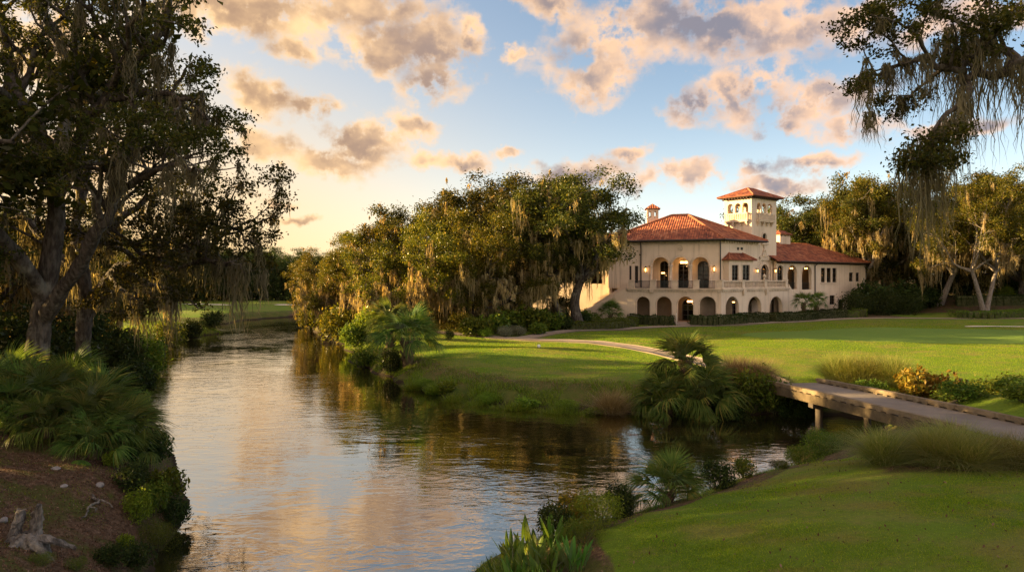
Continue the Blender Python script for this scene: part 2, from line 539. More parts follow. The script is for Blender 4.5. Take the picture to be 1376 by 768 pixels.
def concrete_mat(name, col, sp=0.2):
    m, g, out = new_mat(name)
    P = pos(g)
    n = g.noise(P, 0.6, 6, 0.65); n2 = g.noise(P, 14, 4, 0.7)
    c = g.vm('SCALE', (*col,), scale=g.m('ADD', g.lin(n, 0.3, 0.7, 0.78, 1.15), g.m('MULTIPLY', g.m('SUBTRACT', n2, 0.5), 0.5)))
    b = principled(g, c, 0.9, sp, bump(g, n2, 0.35, 0.02))
    g.l.new(b.outputs[0], out.inputs[0])
    return m
PATH = concrete_mat('path_concrete', (0.27, 0.22, 0.175))
DECK = concrete_mat('bridge_deck', (0.19, 0.165, 0.14))
TIMBER_GREY = simple_mat('weathered_bridge_timber', (0.18, 0.14, 0.09), 0.9, 0.15, 0.45, 2.5, 0.5, 16)
CONCRETE = concrete_mat('pile_concrete', (0.075, 0.062, 0.05))
GIRDER = simple_mat('girder_timber', (0.10, 0.078, 0.048), 0.9, 0.15, 0.5, 2.0, 0.5, 14)
SAND = simple_mat('bunker_sand', (0.62, 0.55, 0.46), 0.95, 0.1, 0.08, 3, 0.3, 20)
WHITE = simple_mat('white_paint', (0.75, 0.73, 0.68), 0.5, 0.4, 0.06, 3)


# ------------------------------------------------------------------ terrain
def S(px, py, z=0.0):
    D = (EYE - z) * F / (py - HY)
    return ((px - CX) / F * D, D)

def W(px, py, D):
    return ((px - CX) / F * D, D, EYE - (py - HY) / F * D)

LEFT_SHORE = [(-7, -70), (-6, -20), (-4.8, 0), (-5.2, 8), (-6.6, 12.6), S(205, 768), S(248, 690), S(236, 630), S(206, 560), S(194, 512), S(180, 487), S(198, 472),
              S(222, 461), S(250, 455), S(292, 446), (-52, 97), (-75, 99), (-140, 100)]
FAR_SHORE = [(-140, 112), (-80, 109), S(276, 436), S(320, 431), S(370, 427), S(405, 424.5)]
RIGHT_SHORE = [S(414, 429), S(414, 436), S(427, 446), S(447, 458), S(468, 470), S(487, 490), S(520, 507), S(545, 517), S(600, 532), S(650, 540), S(700, 546),
               S(750, 550), S(800, 551), S(850, 555), S(900, 556), S(1000, 556), S(1060, 556), (17.6, 37.0), (20, 36.2), (30, 37.6), (48, 41)]
NEAR_SHORE = [(48, 39.6), (30, 36.3), (20, 34.6), (17.4, 32.2), S(1150, 602), S(1095, 617), S(1040, 640), S(960, 664), S(890, 690), S(800, 715), S(720, 740), S(640, 768),
              (-1.1, 14), (-1.2, 8), (-1.6, 0), (-3, -20), (-4, -70)]

def smooth_line(pts, n=4, seed=0, jit=0.35):
    P = np.array(pts, float)
    out = []
    for i in range(len(P) - 1):
        p0 = P[max(i - 1, 0)]; p1 = P[i]; p2 = P[i + 1]; p3 = P[min(i + 2, len(P) - 1)]
        for k in range(n):
            t = k / n
            out.append(0.5 * ((2 * p1) + (-p0 + p2) * t + (2 * p0 - 5 * p1 + 4 * p2 - p3) * t * t + (-p0 + 3 * p1 - 3 * p2 + p3) * t ** 3))
    out.append(P[-1])
    out = np.array(out)
    if jit:
        rg = np.random.default_rng(seed)
        out[1:-1] += rg.normal(0, jit, out[1:-1].shape) * np.clip(np.linalg.norm(out[1:-1], axis=1, keepdims=True) / 60, 0.3, 1.2)
    return out

RIVER = np.concatenate([smooth_line(LEFT_SHORE, 4, 1), smooth_line(FAR_SHORE, 4, 2), smooth_line(RIGHT_SHORE, 4, 3), smooth_line(NEAR_SHORE, 4, 4, 0.3)])

def river_dist(x, y):
    """signed distance to the shore: positive on land"""
    x = np.asarray(x, float); y = np.asarray(y, float)
    sh = x.shape
    x = x.ravel(); y = y.ravel()
    d2 = np.full(x.shape, 1e18)
    ins = np.zeros(x.shape, bool)
    A = RIVER; B = np.roll(RIVER, -1, axis=0)
    for (ax, ay), (bx, by) in zip(A, B):
        ex, ey = bx - ax, by - ay
        L2 = ex * ex + ey * ey + 1e-12
        t = np.clip(((x - ax) * ex + (y - ay) * ey) / L2, 0, 1)
        dd = (x - ax - t * ex) ** 2 + (y - ay - t * ey) ** 2
        np.minimum(d2, dd, out=d2)
        c = ((ay > y) != (by > y)) & (x < (bx - ax) * (y - ay) / (by - ay + 1e-15) + ax)
        ins ^= c
    d = np.sqrt(d2)
    return np.where(ins, -d, d).reshape(sh)

def sst(a, b, v):
    t = np.clip((v - a) / (b - a), 0, 1)
    return t * t * (3 - 2 * t)

def side_masks(x, y):
    left = (x < np.interp(y, [-70, 0, 12, 17, 37, 62, 93, 110, 300], [-5.5, -3.2, -3.6, -5, -12, -22, -32, -42, -42])).astype(float)
    near = ((1 - left) * (y < np.interp(x, [-5, 8, 16, 20, 30, 48, 300], [26, 31, 34.2, 35.4, 36.9, 40.3, 40.3]))).astype(float)
    return left, near

def height(x, y):
    x = np.asarray(x, float); y = np.asarray(y, float)
    d = river_dist(x, y)
    left, near = side_masks(x, y)
    main = (1 - left) * (1 - near)
    hm = left * (1.5 + 1.3 * (1 - sst(25, 50, y))) + near * 2.9 + main * 1.3
    wd = left * 2.4 + near * 3.6 + main * 1.25
    und = 0.10 * np.sin(x * 0.31 + 1.3) * np.cos(y * 0.23) + 0.09 * np.sin(x * 0.13 + y * 0.17) + 0.03 * np.sin(x * 1.1) * np.sin(y * 0.9 + 1)
    z = hm * (1 - np.exp(-np.maximum(d, 0) / wd)) + und * np.clip(d / 4, 0, 1)
    z += near * 2.9 * np.exp(-((x - 2) ** 2 + (y + 4) ** 2) / (2 * 5.5 ** 2))
    z += left * 0.25 * np.sin(x * 0.9 + 2) * np.cos(y * 0.8) * np.clip(d / 3, 0, 1) * (1 - sst(30, 60, y))
    hill = sst(98, 128, y) * sst(52, 84, x) * 2.6
    z += main * hill
    k = near * np.exp(-((x - 18.2 - 0.12 * np.maximum(24 - y, 0)) / 2.3) ** 4) * sst(17, 23, y)
    z = z * (1 - k) + np.minimum(z, 1.86) * k
    # gentle swell of the putting green
    z += main * 0.45 * np.exp(-(((x - 44) / 16) ** 2 + ((y - 72) / 9) ** 2))
    z += main * 0.25 * np.exp(-(((x + 1) / 7) ** 2 + ((y - 56) / 4) ** 2))
    # level pad for the house
    pad = sst(90, 93, y) * (1 - sst(66, 80, x)) * sst(-6, 2, x) * main
    z = z * (1 - pad) + 1.32 * pad
    wet = -np.minimum(1.6, 0.5 * np.maximum(-d, 0))
    return np.where(d > 0, z, wet)

def gp(px, py):
    """the point of the ground seen at (px, py)"""
    D = np.geomspace(7, 160, 3000)
    z = EYE - (py - HY) / F * D
    h = height((px - CX) / F * D, D)
    i = int(np.argmax(z <= np.maximum(h, 0.0)))
    return (px - CX) / F * D[i], float(D[i])

def hz(x, y): return float(height(np.array([x]), np.array([y]))[0])

PATH1 = [(15.55, 38.9), (15.2, 42), (14.6, 47), (13.6, 53), (11.8, 59), (7.5, 65), (1.5, 69.3), (-3.5, 72.5), (-9, 78), (-16, 84), (-24, 90)]
PATH2 = [(1.0, 70.0), (5.5, 76), (10, 80), (15, 83), (21, 86), (27.5, 88.2), (33, 90.5), (41, 95.5), (50, 101), (58, 102.5), (68, 101), (85, 100), (120, 102)]
WALK = [(22.2, 86.8), (22.6, 90), (23.2, 94.6)]

def dist_line(x, y, line):
    L = smooth_line(line, 5, jit=0)
    d2 = np.full(x.shape, 1e18)
    for (ax, ay), (bx, by) in zip(L[:-1], L[1:]):
        ex, ey = bx - ax, by - ay
        t = np.clip(((x - ax) * ex + (y - ay) * ey) / (ex * ex + ey * ey + 1e-9), 0, 1)
        np.minimum(d2, (x - ax - t * ex) ** 2 + (y - ay - t * ey) ** 2, out=d2)
    return np.sqrt(d2)

def ground():
    def axis(a, b, n, c, k):
        t = np.linspace(np.arcsinh((a - c) / k), np.arcsinh((b - c) / k), n)
        return c + k * np.sinh(t)
    xs = axis(-1500, 1500, 740, 0, 9)
    ys = axis(-400, 2400, 800, 20, 13)
    X, Y = np.meshgrid(xs, ys)
    Z = height(X, Y)
    rg = np.random.default_rng(5)
    d = river_dist(X, Y)
    left, near = side_masks(X, Y)
    main = (1 - left) * (1 - near)
    ny, nx = X.shape
    v = np.stack([X, Y, Z], -1).reshape(-1, 3)
    i = (np.arange(ny - 1)[:, None] * nx + np.arange(nx - 1)[None]).ravel()
    f = np.stack([i, i + 1, i + nx + 1, i + nx], -1)
    me = mesh_np('ground', v, f, True)
    # zones: r = lawn, g = bare soil and pine straw, b = close-mown green
    lawn = np.maximum(main * sst(2.0, 3.0, d), near * sst(2.4, 3.4, d))
    lawn = np.maximum(lawn, left * sst(104, 112, Y) * sst(2, 4, d))
    lawn = np.maximum(lawn, left * sst(60, 66, Y) * sst(4, 7, d) * (1 - sst(96, 99, Y)))
    straw = left * (1 - sst(38, 50, Y))
    grove = np.clip(sst(78, 84, Y + 0.16 * X) * (1 - sst(12, 17, X)) * main, 0, 1)
    straw = np.maximum(straw, grove * (1 - sst(0.5, 1.2, 1.2 - dist_line(X, Y, PATH1) + 1.0) * 0.0))
    bed = sst(101.5, 104.5, Y + 0.12 * (X - 60)) * sst(44, 50, X) * main * (np.sin(X * 0.25 + 0.6) * 0.5 + 0.6 + 0.5 * sst(112, 116, Y))
    straw = np.maximum(straw, np.clip(bed, 0, 1))
    # worn strip along the near bank and at the bridge end
    straw = np.maximum(straw, near * sst(1.2, 1.8, d) * (1 - sst(2.7, 3.4, d)) * 0.95)
    straw = np.maximum(straw, near * np.exp(-(((X - 12.6) / 3.6) ** 2 + ((Y - 18.3) / 1.0) ** 2)))
    green = main * np.clip(1.6 - ((X - 43) / 19) ** 2 - ((Y - 71) / 8.5) ** 2, 0, 1)
    green = sst(0.55, 0.66, green)
    tee = main * sst(0.4, 0.5, 1 - ((X - 1) / 8) ** 2 - ((Y - 50) / 4.2) ** 2) * 0.5
    ca = me.color_attributes.new('zone', 'FLOAT_COLOR', 'POINT')
    c = np.stack([lawn, np.clip(straw, 0, 1), np.maximum(green, tee), np.ones_like(lawn)], -1).astype(np.float32)
    ca.data.foreach_set('color', c.ravel())
    m, g, out = new_mat('ground_cover')
    P = pos(g)
    at = g.node('ShaderNodeAttribute', attribute_name='zone')
    zr, zg, zb = g.sep(at.outputs['Color'])
    n0 = g.noise(P, 0.16, 5, 0.6); n1 = g.noise(P, 0.9, 6, 0.62); n2 = g.noise(P, 7, 5, 0.65); n3 = g.noise(P, 40, 3, 0.7)
    wob = g.m('MULTIPLY', g.m('SUBTRACT', n1, 0.5), 0.9)
    lawn_c = g.ramp(n0, [(0.25, (0.08, 0.15, 0.012)), (0.5, (0.115, 0.19, 0.015)), (0.75, (0.15, 0.205, 0.024))])
    pn_ = g.noise(g.mapping(P, scale=(0.55, 1, 1), rot=(0, 0, R(20))), 0.75, 5, 0.65)
    pd_ = g.ss(g.m('ADD', pn_, g.m('MULTIPLY', g.m('SUBTRACT', g.noise(P, 0.14, 3, 0.5), 0.5), 0.6)), 0.44, 0.68)
    lawn_c = g.mix(g.m('MULTIPLY', pd_, 0.6), lawn_c, (0.20, 0.165, 0.06))
    lawn_c = g.mix(g.m('MULTIPLY', g.ss(n1, 0.56, 0.72), 0.5), lawn_c, (0.20, 0.165, 0.06))
    lawn_c = g.mix(g.m('MULTIPLY', g.ss(n2, 0.42, 0.75), 0.45), lawn_c, (0.06, 0.085, 0.012))
    green_c = g.mix(n0, (0.115, 0.205, 0.032), (0.145, 0.235, 0.04))
    rough_c = g.ramp(n1, [(0.3, (0.05, 0.08, 0.014)), (0.5, (0.09, 0.105, 0.022)), (0.7, (0.13, 0.095, 0.045))])
    straw_c = g.ramp(n2, [(0.25, (0.03, 0.021, 0.014)), (0.45, (0.085, 0.054, 0.034)), (0.62, (0.15, 0.10, 0.066)), (0.8, (0.25, 0.19, 0.13))])
    straw_c = g.mix(g.ss(n1, 0.47, 0.60, 0, 0.8), straw_c, (0.07, 0.085, 0.018))
    c = g.mix(g.ss(g.m('ADD', zr, wob), 0.35, 0.65), rough_c, lawn_c)
    c = g.mix(g.ss(zb, 0.3, 0.9, 0, 0.9), c, green_c)
    c = g.mix(g.ss(g.m('ADD', zg, wob), 0.4, 0.62), c, straw_c)
    px_, py_, pz_ = g.sep(P)
    mud = g.m('SUBTRACT', 1.0, g.ss(g.m('ADD', pz_, g.m('MULTIPLY', wob, 0.3)), 0.06, 0.30))
    c = g.mix(mud, c, (0.035, 0.026, 0.016))
    c = g.mix(g.m('MULTIPLY', g.ss(n3, 0.4, 0.8), 0.3), c, (0.03, 0.03, 0.012))
    hgt = g.m('ADD', g.m('MULTIPLY', n2, 0.6), g.m('MULTIPLY', n3, 0.4))
    b = principled(g, c, 0.95, 0.1, bump(g, hgt, 0.8, 0.09))
    g.l.new(b.outputs[0], out.inputs[0])
    o = link('ground', me, m)
    tag(o, kind='structure')

ground()

def water():
    m, g, out = new_mat('river_water')
    P = pos(g)
    w0 = g.noise(g.mapping(P, scale=(0.5, 1.0, 1), rot=(0, 0, R(25))), 0.55, 2, 0.5, dist=1.2)
    w1 = g.noise(g.mapping(P, scale=(0.8, 1.7, 1), rot=(0, 0, R(14))), 1.25, 3, 0.5, dist=1.1)
    w2 = g.noise(g.mapping(P, scale=(0.9, 1.5, 1), rot=(0, 0, R(-18))), 4.0, 2, 0.55, dist=0.6)
    calm = g.noise(P, 0.075, 3, 0.6)
    amt = g.ss(calm, 0.38, 0.62, 0.12, 1.0)
    h = g.m('ADD', g.m('MULTIPLY', w0, 0.8), g.m('MULTIPLY', g.m('ADD', w1, g.m('MULTIPLY', w2, 0.20)), amt))
    nrm = bump(g, h, 0.145, 0.14)
    dif = g.node('ShaderNodeBsdfDiffuse'); g.put(dif.inputs[0], (0.010, 0.010, 0.005)); 
    gl = g.node('ShaderNodeBsdfGlossy'); gl.inputs['Roughness'].default_value = 0.02; g.put(gl.inputs['Color'], (1.0, 0.94, 0.84)); g.put(gl.inputs['Normal'], nrm)
    fr = g.node('ShaderNodeFresnel'); fr.inputs[0].default_value = 1.5; g.put(fr.inputs['Normal'], nrm)
    mx = g.node('ShaderNodeMixShader'); g.put(mx.inputs[0], g.m('ADD', 0.42, g.m('MULTIPLY', fr.outputs[0], 0.58)))
    g.l.new(dif.outputs[0], mx.inputs[1]); g.l.new(gl.outputs[0], mx.inputs[2])
    g.l.new(mx.outputs[0], out.inputs[0])
    xs = np.array([-160, 70]); ys = np.array([-75, 150])
    v = [(-160, -75, 0), (70, -75, 0), (70, 150, 0), (-160, 150, 0)]
    me = mesh_np('water', np.array(v, float), np.array([[0, 1, 2, 3]]))
    tag(link('water', me, m), kind='structure')

water()

def ribbon(name, line, width, lift, mat, seed=0):
    L = smooth_line(line, 10, jit=0)
    T = np.gradient(L, axis=0); T /= np.linalg.norm(T, axis=1, keepdims=True)
    N = np.stack([-T[:, 1], T[:, 0]], 1)
    offs = np.linspace(-width / 2, width / 2, 5)
    P = L[:, None] + N[:, None] * offs[None, :, None]
    Z = height(P[..., 0], P[..., 1]) + lift
    Z = np.maximum(Z, 0.6)
    Z[:] = Z.max(axis=1, keepdims=True)
    top = np.concatenate([P, Z[..., None]], -1)
    n, k = top.shape[:2]
    v = top.reshape(-1, 3)
    i = (np.arange(n - 1)[:, None] * k + np.arange(k - 1)[None]).ravel()
    f = np.stack([i, i + 1, i + k + 1, i + k], -1)
    # edges going down into the ground
    e0 = top[:, 0].copy(); e0[:, 2] -= 0.25
    e1 = top[:, -1].copy(); e1[:, 2] -= 0.25
    b0 = len(v); v = np.concatenate([v, e0, e1])
    q = np.arange(n - 1)
    f2 = np.stack([b0 + q, q * k, (q + 1) * k, b0 + q + 1][::-1], -1)
    f3 = np.stack([b0 + n + q, q * k + k - 1, (q + 1) * k + k - 1, b0 + n + q + 1], -1)
    me = mesh_np(name, v, np.concatenate([f, f2, f3]))
    return tag(link(name, me, mat), kind='structure')

ribbon('cart_path', PATH1, 2.3, 0.05, PATH)
ribbon('entrance_path', PATH2, 2.2, 0.056, PATH)
ribbon('front_walk', WALK, 2.0, 0.062, PATH)

# ------------------------------------------------------------------ the clubhouse
CLUB = empty('clubhouse', (29.1, 95.0, 1.32))
tag(CLUB, 'cream stucco clubhouse with red tile roofs, arcades and a square tower', 'clubhouse')
GZ = 1.15      # foot of the walls, just below grade
CLUB_INV = Matrix.Translation((-29.1, -95.0, -1.32))

def own(o, parent=CLUB):
    """parent keeping the world place"""
    o.parent = parent
    if parent is CLUB: o.matrix_parent_inverse = CLUB_INV
    return o

def unit(deg): return (math.cos(R(deg)), math.sin(R(deg)))
UL = unit(158.0); NL = (-UL[1], UL[0])            # left facade: along, outward normal
NL = (math.cos(R(158 + 90)), math.sin(R(158 + 90)))
UR = unit(38.0); NR = (math.cos(R(38 - 90)), math.sin(R(38 - 90)))
C0 = (29.1, 95.0)

def tpx(O, u, px):
    a = px - CX
    return (a * O[1] - F * O[0]) / (F * u[0] - a * u[1])
def pt(O, u, t, n=(0, 0), d=0.0): return (O[0] + u[0] * t + n[0] * d, O[1] + u[1] * t + n[1] * d)
def zpy(O, u, t, py):
    return EYE - (py - HY) / F * pt(O, u, t)[1]

class Op:
    def __init__(s, t0, t1, z0, z1, arch=True):
        s.t0, s.t1 = min(t0, t1), max(t0, t1)
        s.z0, s.z1, s.arch = z0, z1, arch
        s.c = (s.t0 + s.t1) / 2; s.w = s.t1 - s.t0
        s.zs = z1 - s.w / 2 if arch else z1
    def outline(s, n=12, grow=0.0):
        h = s.w / 2 + grow
        if not s.arch: return [(s.c - h, s.z0), (s.c + h, s.z0), (s.c + h, s.z1 + grow), (s.c - h, s.z1 + grow)]
        p = [(s.c - h, s.z0), (s.c + h, s.z0)]
        for k in range(n + 1):
            a = math.pi * k / n
            p.append((s.c + h * math.cos(a), s.zs + h * math.sin(a)))
        return p

def op_px(O, u, px0, px1, py_top, py_bot, arch=True, z0=None):
    t0, t1 = tpx(O, u, px0), tpx(O, u, px1)
    c = (t0 + t1) / 2
    return Op(t0, t1, zpy(O, u, c, py_bot) if z0 is None else z0, zpy(O, u, c, py_top), arch)

def wall(name, O, u, n, t0, t1, z0, z1, ops=(), thick=0.45, mat=None, label=None, parent=CLUB):
    """a wall slab with real openings, its outer face on the line O + u*t"""
    outer = [(t0, z0), (t1, z0), (t1, z1), (t0, z1)]
    loops = [outer] + [o.outline() for o in ops]
    flat = [p for l in loops for p in l]
    tri = tessellate_polygon([[Vector((a, b, 0)) for a, b in l] for l in loops])
    N = len(flat)
    P = lambda a, z, d: (O[0] + u[0] * a + n[0] * d, O[1] + u[1] * a + n[1] * d, z)
    v = [P(a, z, 0) for a, z in flat] + [P(a, z, -thick) for a, z in flat]
    f = [tuple(t) for t in tri] + [tuple(i + N for i in t[::-1]) for t in tri]
    o = 0
    for l in loops:
        k = len(l)
        for i in range(k):
            j = (i + 1) % k
            f.append((o + i, o + j, N + o + j, N + o + i))
        o += k
    me = bpy.data.meshes.new(name)
    me.from_pydata(v, [], f)
    me.update()
    bm = bmesh.new(); bm.from_mesh(me); bmesh.ops.recalc_face_normals(bm, faces=bm.faces); bm.to_mesh(me); bm.free()
    ob = link(name, me, mat or STUCCO)
    if label: ob['label'] = label
    return own(ob, parent)

def band(mb, O, u, n, op, w=0.28, proud=0.07, inset=0.02, to_sill=True):
    """moulding round an opening"""
    a = op.outline(14, 0.0)[1:]; b = op.outline(14, w)[1:]
    if not to_sill and op.arch:
        a = a[1:]; b = b[1:]
    elif op.arch or True:
        a = a + [op.outline()[0]]; b = b + [op.outline(14, w)[0]]
    if not op.arch:
        a = [a[0], a[1], a[2], a[3]] if len(a) == 4 else a
    P = lambda p, d: (O[0] + u[0] * p[0] + n[0] * d, O[1] + u[1] * p[0] + n[1] * d, p[1])
    m = len(a)
    v = [P(p, proud) for p in a] + [P(p, proud) for p in b] + [P(p, -inset) for p in a] + [P(p, -inset) for p in b]
    f = []
    for i in range(m - 1):
        f += [(i, i + 1, m + i + 1, m + i), (m + i, m + i + 1, 3 * m + i + 1, 3 * m + i), (2 * m + i, 2 * m + i + 1, i + 1, i)]
    f += [(0, m, 3 * m, 2 * m), (m - 1, 2 * m - 1, 4 * m - 1, 3 * m - 1)]
    mb.add(v, f)

def window(O, u, n, op, nx=2, nz=4, back=0.24, name='window', door=False, parent=CLUB):
    """frame with glazing bars (one mesh) and its pane"""
    mb = MB()
    fw = 0.09
    ol = op.outline(14); il = op.outline(14, -fw)
    if not op.arch:
        il = [(op.t0 + fw, op.z0 + fw), (op.t1 - fw, op.z0 + fw), (op.t1 - fw, op.z1 - fw), (op.t0 + fw, op.z1 - fw)]
    P = lambda p, d: (O[0] + u[0] * p[0] + n[0] * d, O[1] + u[1] * p[0] + n[1] * d, p[1])
    m = len(ol)
    v = [P(p, -back + 0.05) for p in ol] + [P(p, -back + 0.05) for p in il] + [P(p, -back - 0.04) for p in il]
    f = []
    for i in range(m):
        j = (i + 1) % m
        f += [(i, j, m + j, m + i), (m + i, m + j, 2 * m + j, 2 * m + i)]
    mb.add(v, f)
    bw = 0.035
    for k in range(1, nx):
        x = op.t0 + op.w * k / nx
        h = op.w / 2
        top = op.zs + (math.sqrt(max(h * h - (x - op.c) ** 2, 0)) if op.arch else 0)
        wdt = bw * (2.0 if (nx % 2 == 0 and k == nx // 2) else 1)
        mb.frame_box(O, u, n, x - wdt, x + wdt, -back - 0.03, -back + 0.06, op.z0 + 0.05, top - 0.04)
    for k in range(1, nz):
        z = op.z0 + (op.zs - op.z0) * k / (nz - (1 if op.arch else 0)) if op.arch else op.z0 + (op.z1 - op.z0) * k / nz
        if z > op.zs + 0.01: continue
        mb.frame_box(O, u, n, op.t0 + 0.06, op.t1 - 0.06, -back - 0.026, -back + 0.045, z - bw, z + bw)
    fr = own(mb.build(name, BRONZE), parent)
    g = MB()
    g.add([P(p, -back - 0.06) for p in ol] + [P(p, -back - 0.09) for p in ol], [tuple(range(m)), tuple(range(m, 2 * m))[::-1]] + [(i, (i + 1) % m, m + (i + 1) % m, m + i)[::-1] for i in range(m)])
    pn = g.build('pane', GLASS)
    pn.parent = fr
    pn.matrix_parent_inverse = (CLUB_INV if parent is CLUB else Matrix())
    pn.matrix_parent_inverse = Matrix()
    return fr

def roof_face(V, F_, polys):
    """add planar roof faces with uv in metres: u along the eave (first edge), v up the slope"""
    for poly in polys:
        o = len(V)
        V += [tuple(p) for p in poly]
        F_.append(tuple(range(o, o + len(poly))))

def roof(name, polys, mat=None, thick=0.16, parent=CLUB):
    mat = mat or ROOF
    V, Fc, UV = [], [], []
    for poly in polys:
        p = [Vector(q) for q in poly]
        e = (p[1] - p[0]).normalized()
        nrm = Vector((0, 0, 0))
        for i in range(1, len(p) - 1): nrm += (p[i] - p[0]).cross(p[i + 1] - p[0])
        nrm.normalize()
        s = nrm.cross(e)
        o = len(V)
        V += [tuple(q) for q in p] + [tuple(q - Vector((0, 0, thick))) for q in p]
        k = len(p)
        Fc.append(tuple(range(o, o + k)))
        UV += [((q - p[0]).dot(e), (q - p[0]).dot(s)) for q in p]
        Fc.append(tuple(range(o + k, o + 2 * k))[::-1])
        UV += [((q - p[0]).dot(e), (q - p[0]).dot(s)) for q in p[::-1]]
        Fc.append((o, o + k, o + k + 1, o + 1)); UV += [(0, 0)] * 4
    me = bpy.data.meshes.new(name)
    me.from_pydata(V, [], Fc)
    uvl = me.uv_layers.new(name='UVMap')
    uvl.data.foreach_set('uv', np.array(UV, np.float32).ravel())
    me.update()
    return own(link(name, me, mat), parent)

def ridge_caps(lines, parent, r=0.16):
    for a, b in lines:
        a = np.array(a, float); b = np.array(b, float)
        n = max(2, int(np.linalg.norm(b - a) / 0.42))
        mb = MB()
        pts = [a + (b - a) * k / n for k in range(n + 1)]
        for k in range(n):
            mb.tube([pts[k] + (0, 0, 0.02), pts[k] + (pts[k + 1] - pts[k]) * 1.08 + np.array((0, 0, 0.02))], [r, r * 0.82], 7)
        c = mb.build('ridge_cap', RIDGE)
        own(c, parent)
        c.matrix_parent_inverse = Matrix()

FL = 5.87                    # terrace floor
EZ = 12.75                   # main eave
LL = 16.0                    # main facade, left part
tR = tpx(C0, UR, 1019.5)     # main facade, right part

# --- terrace wall with the lower arcade
TC = (28.2, 92.0)
# the terrace corner where both offset lines meet
def cross_line(A, u, B, w):
    d = u[0] * w[1] - u[1] * w[0]
    t = ((B[0] - A[0]) * w[1] - (B[1] - A[1]) * w[0]) / d
    return (A[0] + u[0] * t, A[1] + u[1] * t)
tl = tpx(TC, UL, 843.5)
tr = tpx(TC, UR, 1060)
arc = []
for a, b in ((855.2, 873.2), (882, 902.6), (910.5, 931.7), (940.2, 961.8)):
    arc.append(op_px(TC, UL, a, b, 398.2, 420, True, GZ + 0.22))
wall('arcade_wall', TC, UL, NL, 0, tl, GZ, FL - 0.25, arc, 0.5)
arc2 = []
for a, b in ((975, 992.6), (1005, 1022.7), (1034.2, 1051)):
    arc2.append(op_px(TC, UR, a, b, 398.2, 420, True, GZ + 0.22))
wall('arcade_wall', TC, UR, NR, 0.004, tr, GZ, FL - 0.25, arc2, 0.5)
def mould(O, u, n, o, *a):
    q = MB(); band(q, O, u, n, o, *a); own(q.build('arch_moulding', CASTSTONE))
for o in arc: mould(TC, UL, NL, o, 0.16, 0.03, 0.01)
for o in arc2: mould(TC, UR, NR, o, 0.16, 0.03, 0.01)
# end wall of the terrace, facing the stairs
eO = pt(TC, UL, tl)
wall('terrace_end_wall', eO, (-NL[0], -NL[1]), UL, 0.51, 3.4, GZ, FL - 0.25, [], 0.45)
# cornice under the terrace edge, and the floor
mb = MB()
mb.frame_box(TC, UL, NL, -0.02, tl + 0.12, -0.50, 0.16, FL - 0.25, FL - 0.08)
mb.frame_box(TC, UL, NL, -0.03, tl + 0.2, -0.49, 0.26, FL - 0.08, FL + 0.06)
mb.frame_box(TC, UR, NR, 0.03, tr + 0.12, -0.50, 0.155, FL - 0.248, FL - 0.082)
mb.frame_box(TC, UR, NR, 0.04, tr + 0.2, -0.49, 0.255, FL - 0.082, FL + 0.056)
for k in range(int(tl / 0.42)):
    mb.frame_box(TC, UL, NL, 0.2 + k * 0.42, 0.4 + k * 0.42, 0.003, 0.14, FL - 0.42, FL - 0.252)
for k in range(int(tr / 0.42)):
    mb.frame_box(TC, UR, NR, 0.2 + k * 0.42, 0.4 + k * 0.42, 0.003, 0.14, FL - 0.42, FL - 0.252)
for px in (998.5, 1029):
    t = tpx(TC, UR, px)
    mb.frame_box(TC, UR, NR, t - 0.28, t + 0.28, 0.005, 0.34, FL - 0.55, FL - 0.075)
    mb.frame_box(TC, UR, NR, t - 0.17, t + 0.17, 0.005, 0.24, FL - 0.95, FL - 0.55)
t = tpx(TC, UL, 876)
mb.frame_box(TC, UL, NL, t - 0.28, t + 0.28, 0.005, 0.34, FL - 0.55, FL - 0.075)
own(mb.build('terrace_cornice', CASTSTONE))
mb = MB()
ps = [TC, pt(TC, UL, tl), pt(TC, UL, tl, NL, -7.0), pt(C0, (0, 1), 6), pt(TC, UR, tr, NR, -4.2), pt(TC, UR, tr)]
mb.add([(p[0], p[1], FL - 0.02) for p in ps] + [(p[0], p[1], FL - 0.26) for p in ps], [tuple(range(6))[::-1], tuple(range(6, 12))])
own(mb.build('terrace_floor', FLOORTILE))
# rear wall of the lower arcade, with dark doors in it
IN_L = pt(TC, UL, 0, NL, -3.0); IN_R = pt(TC, UR, 0, NR, -2.6)
dl = []
for a, b in ((858, 866), (884, 893), (916.5, 932), (941.5, 950)):
    dl.append(op_px(IN_L, UL, a, b, 402 if a > 910 else 404, 420, a > 910, GZ + 0.24))
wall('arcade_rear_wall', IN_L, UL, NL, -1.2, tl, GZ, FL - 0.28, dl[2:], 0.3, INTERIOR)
for o in dl[2:]: window(IN_L, UL, NL, o, 2, 4, 0.12, 'door')
dr = []
for a, b in ((982, 990), (1008, 1018), (1037, 1047)):
    dr.append(op_px(IN_R, UR, a, b, 402.5, 420, True, GZ + 0.24))
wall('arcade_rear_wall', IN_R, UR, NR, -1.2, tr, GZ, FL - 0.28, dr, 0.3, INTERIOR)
for o in dr: window(IN_R, UR, NR, o, 2, 4, 0.12, 'door')
mb = MB()
mb.frame_box(TC, UL, NL, 0.0, tl, -3.0, -0.52, GZ, GZ + 0.2)
own(mb.build('arcade_floor', FLOORTILE))
mb = MB()
mb.frame_box(TC, UR, NR, 0.2, tr, -2.6, -0.52, GZ, GZ + 0.19)
own(mb.build('arcade_floor', FLOORTILE))

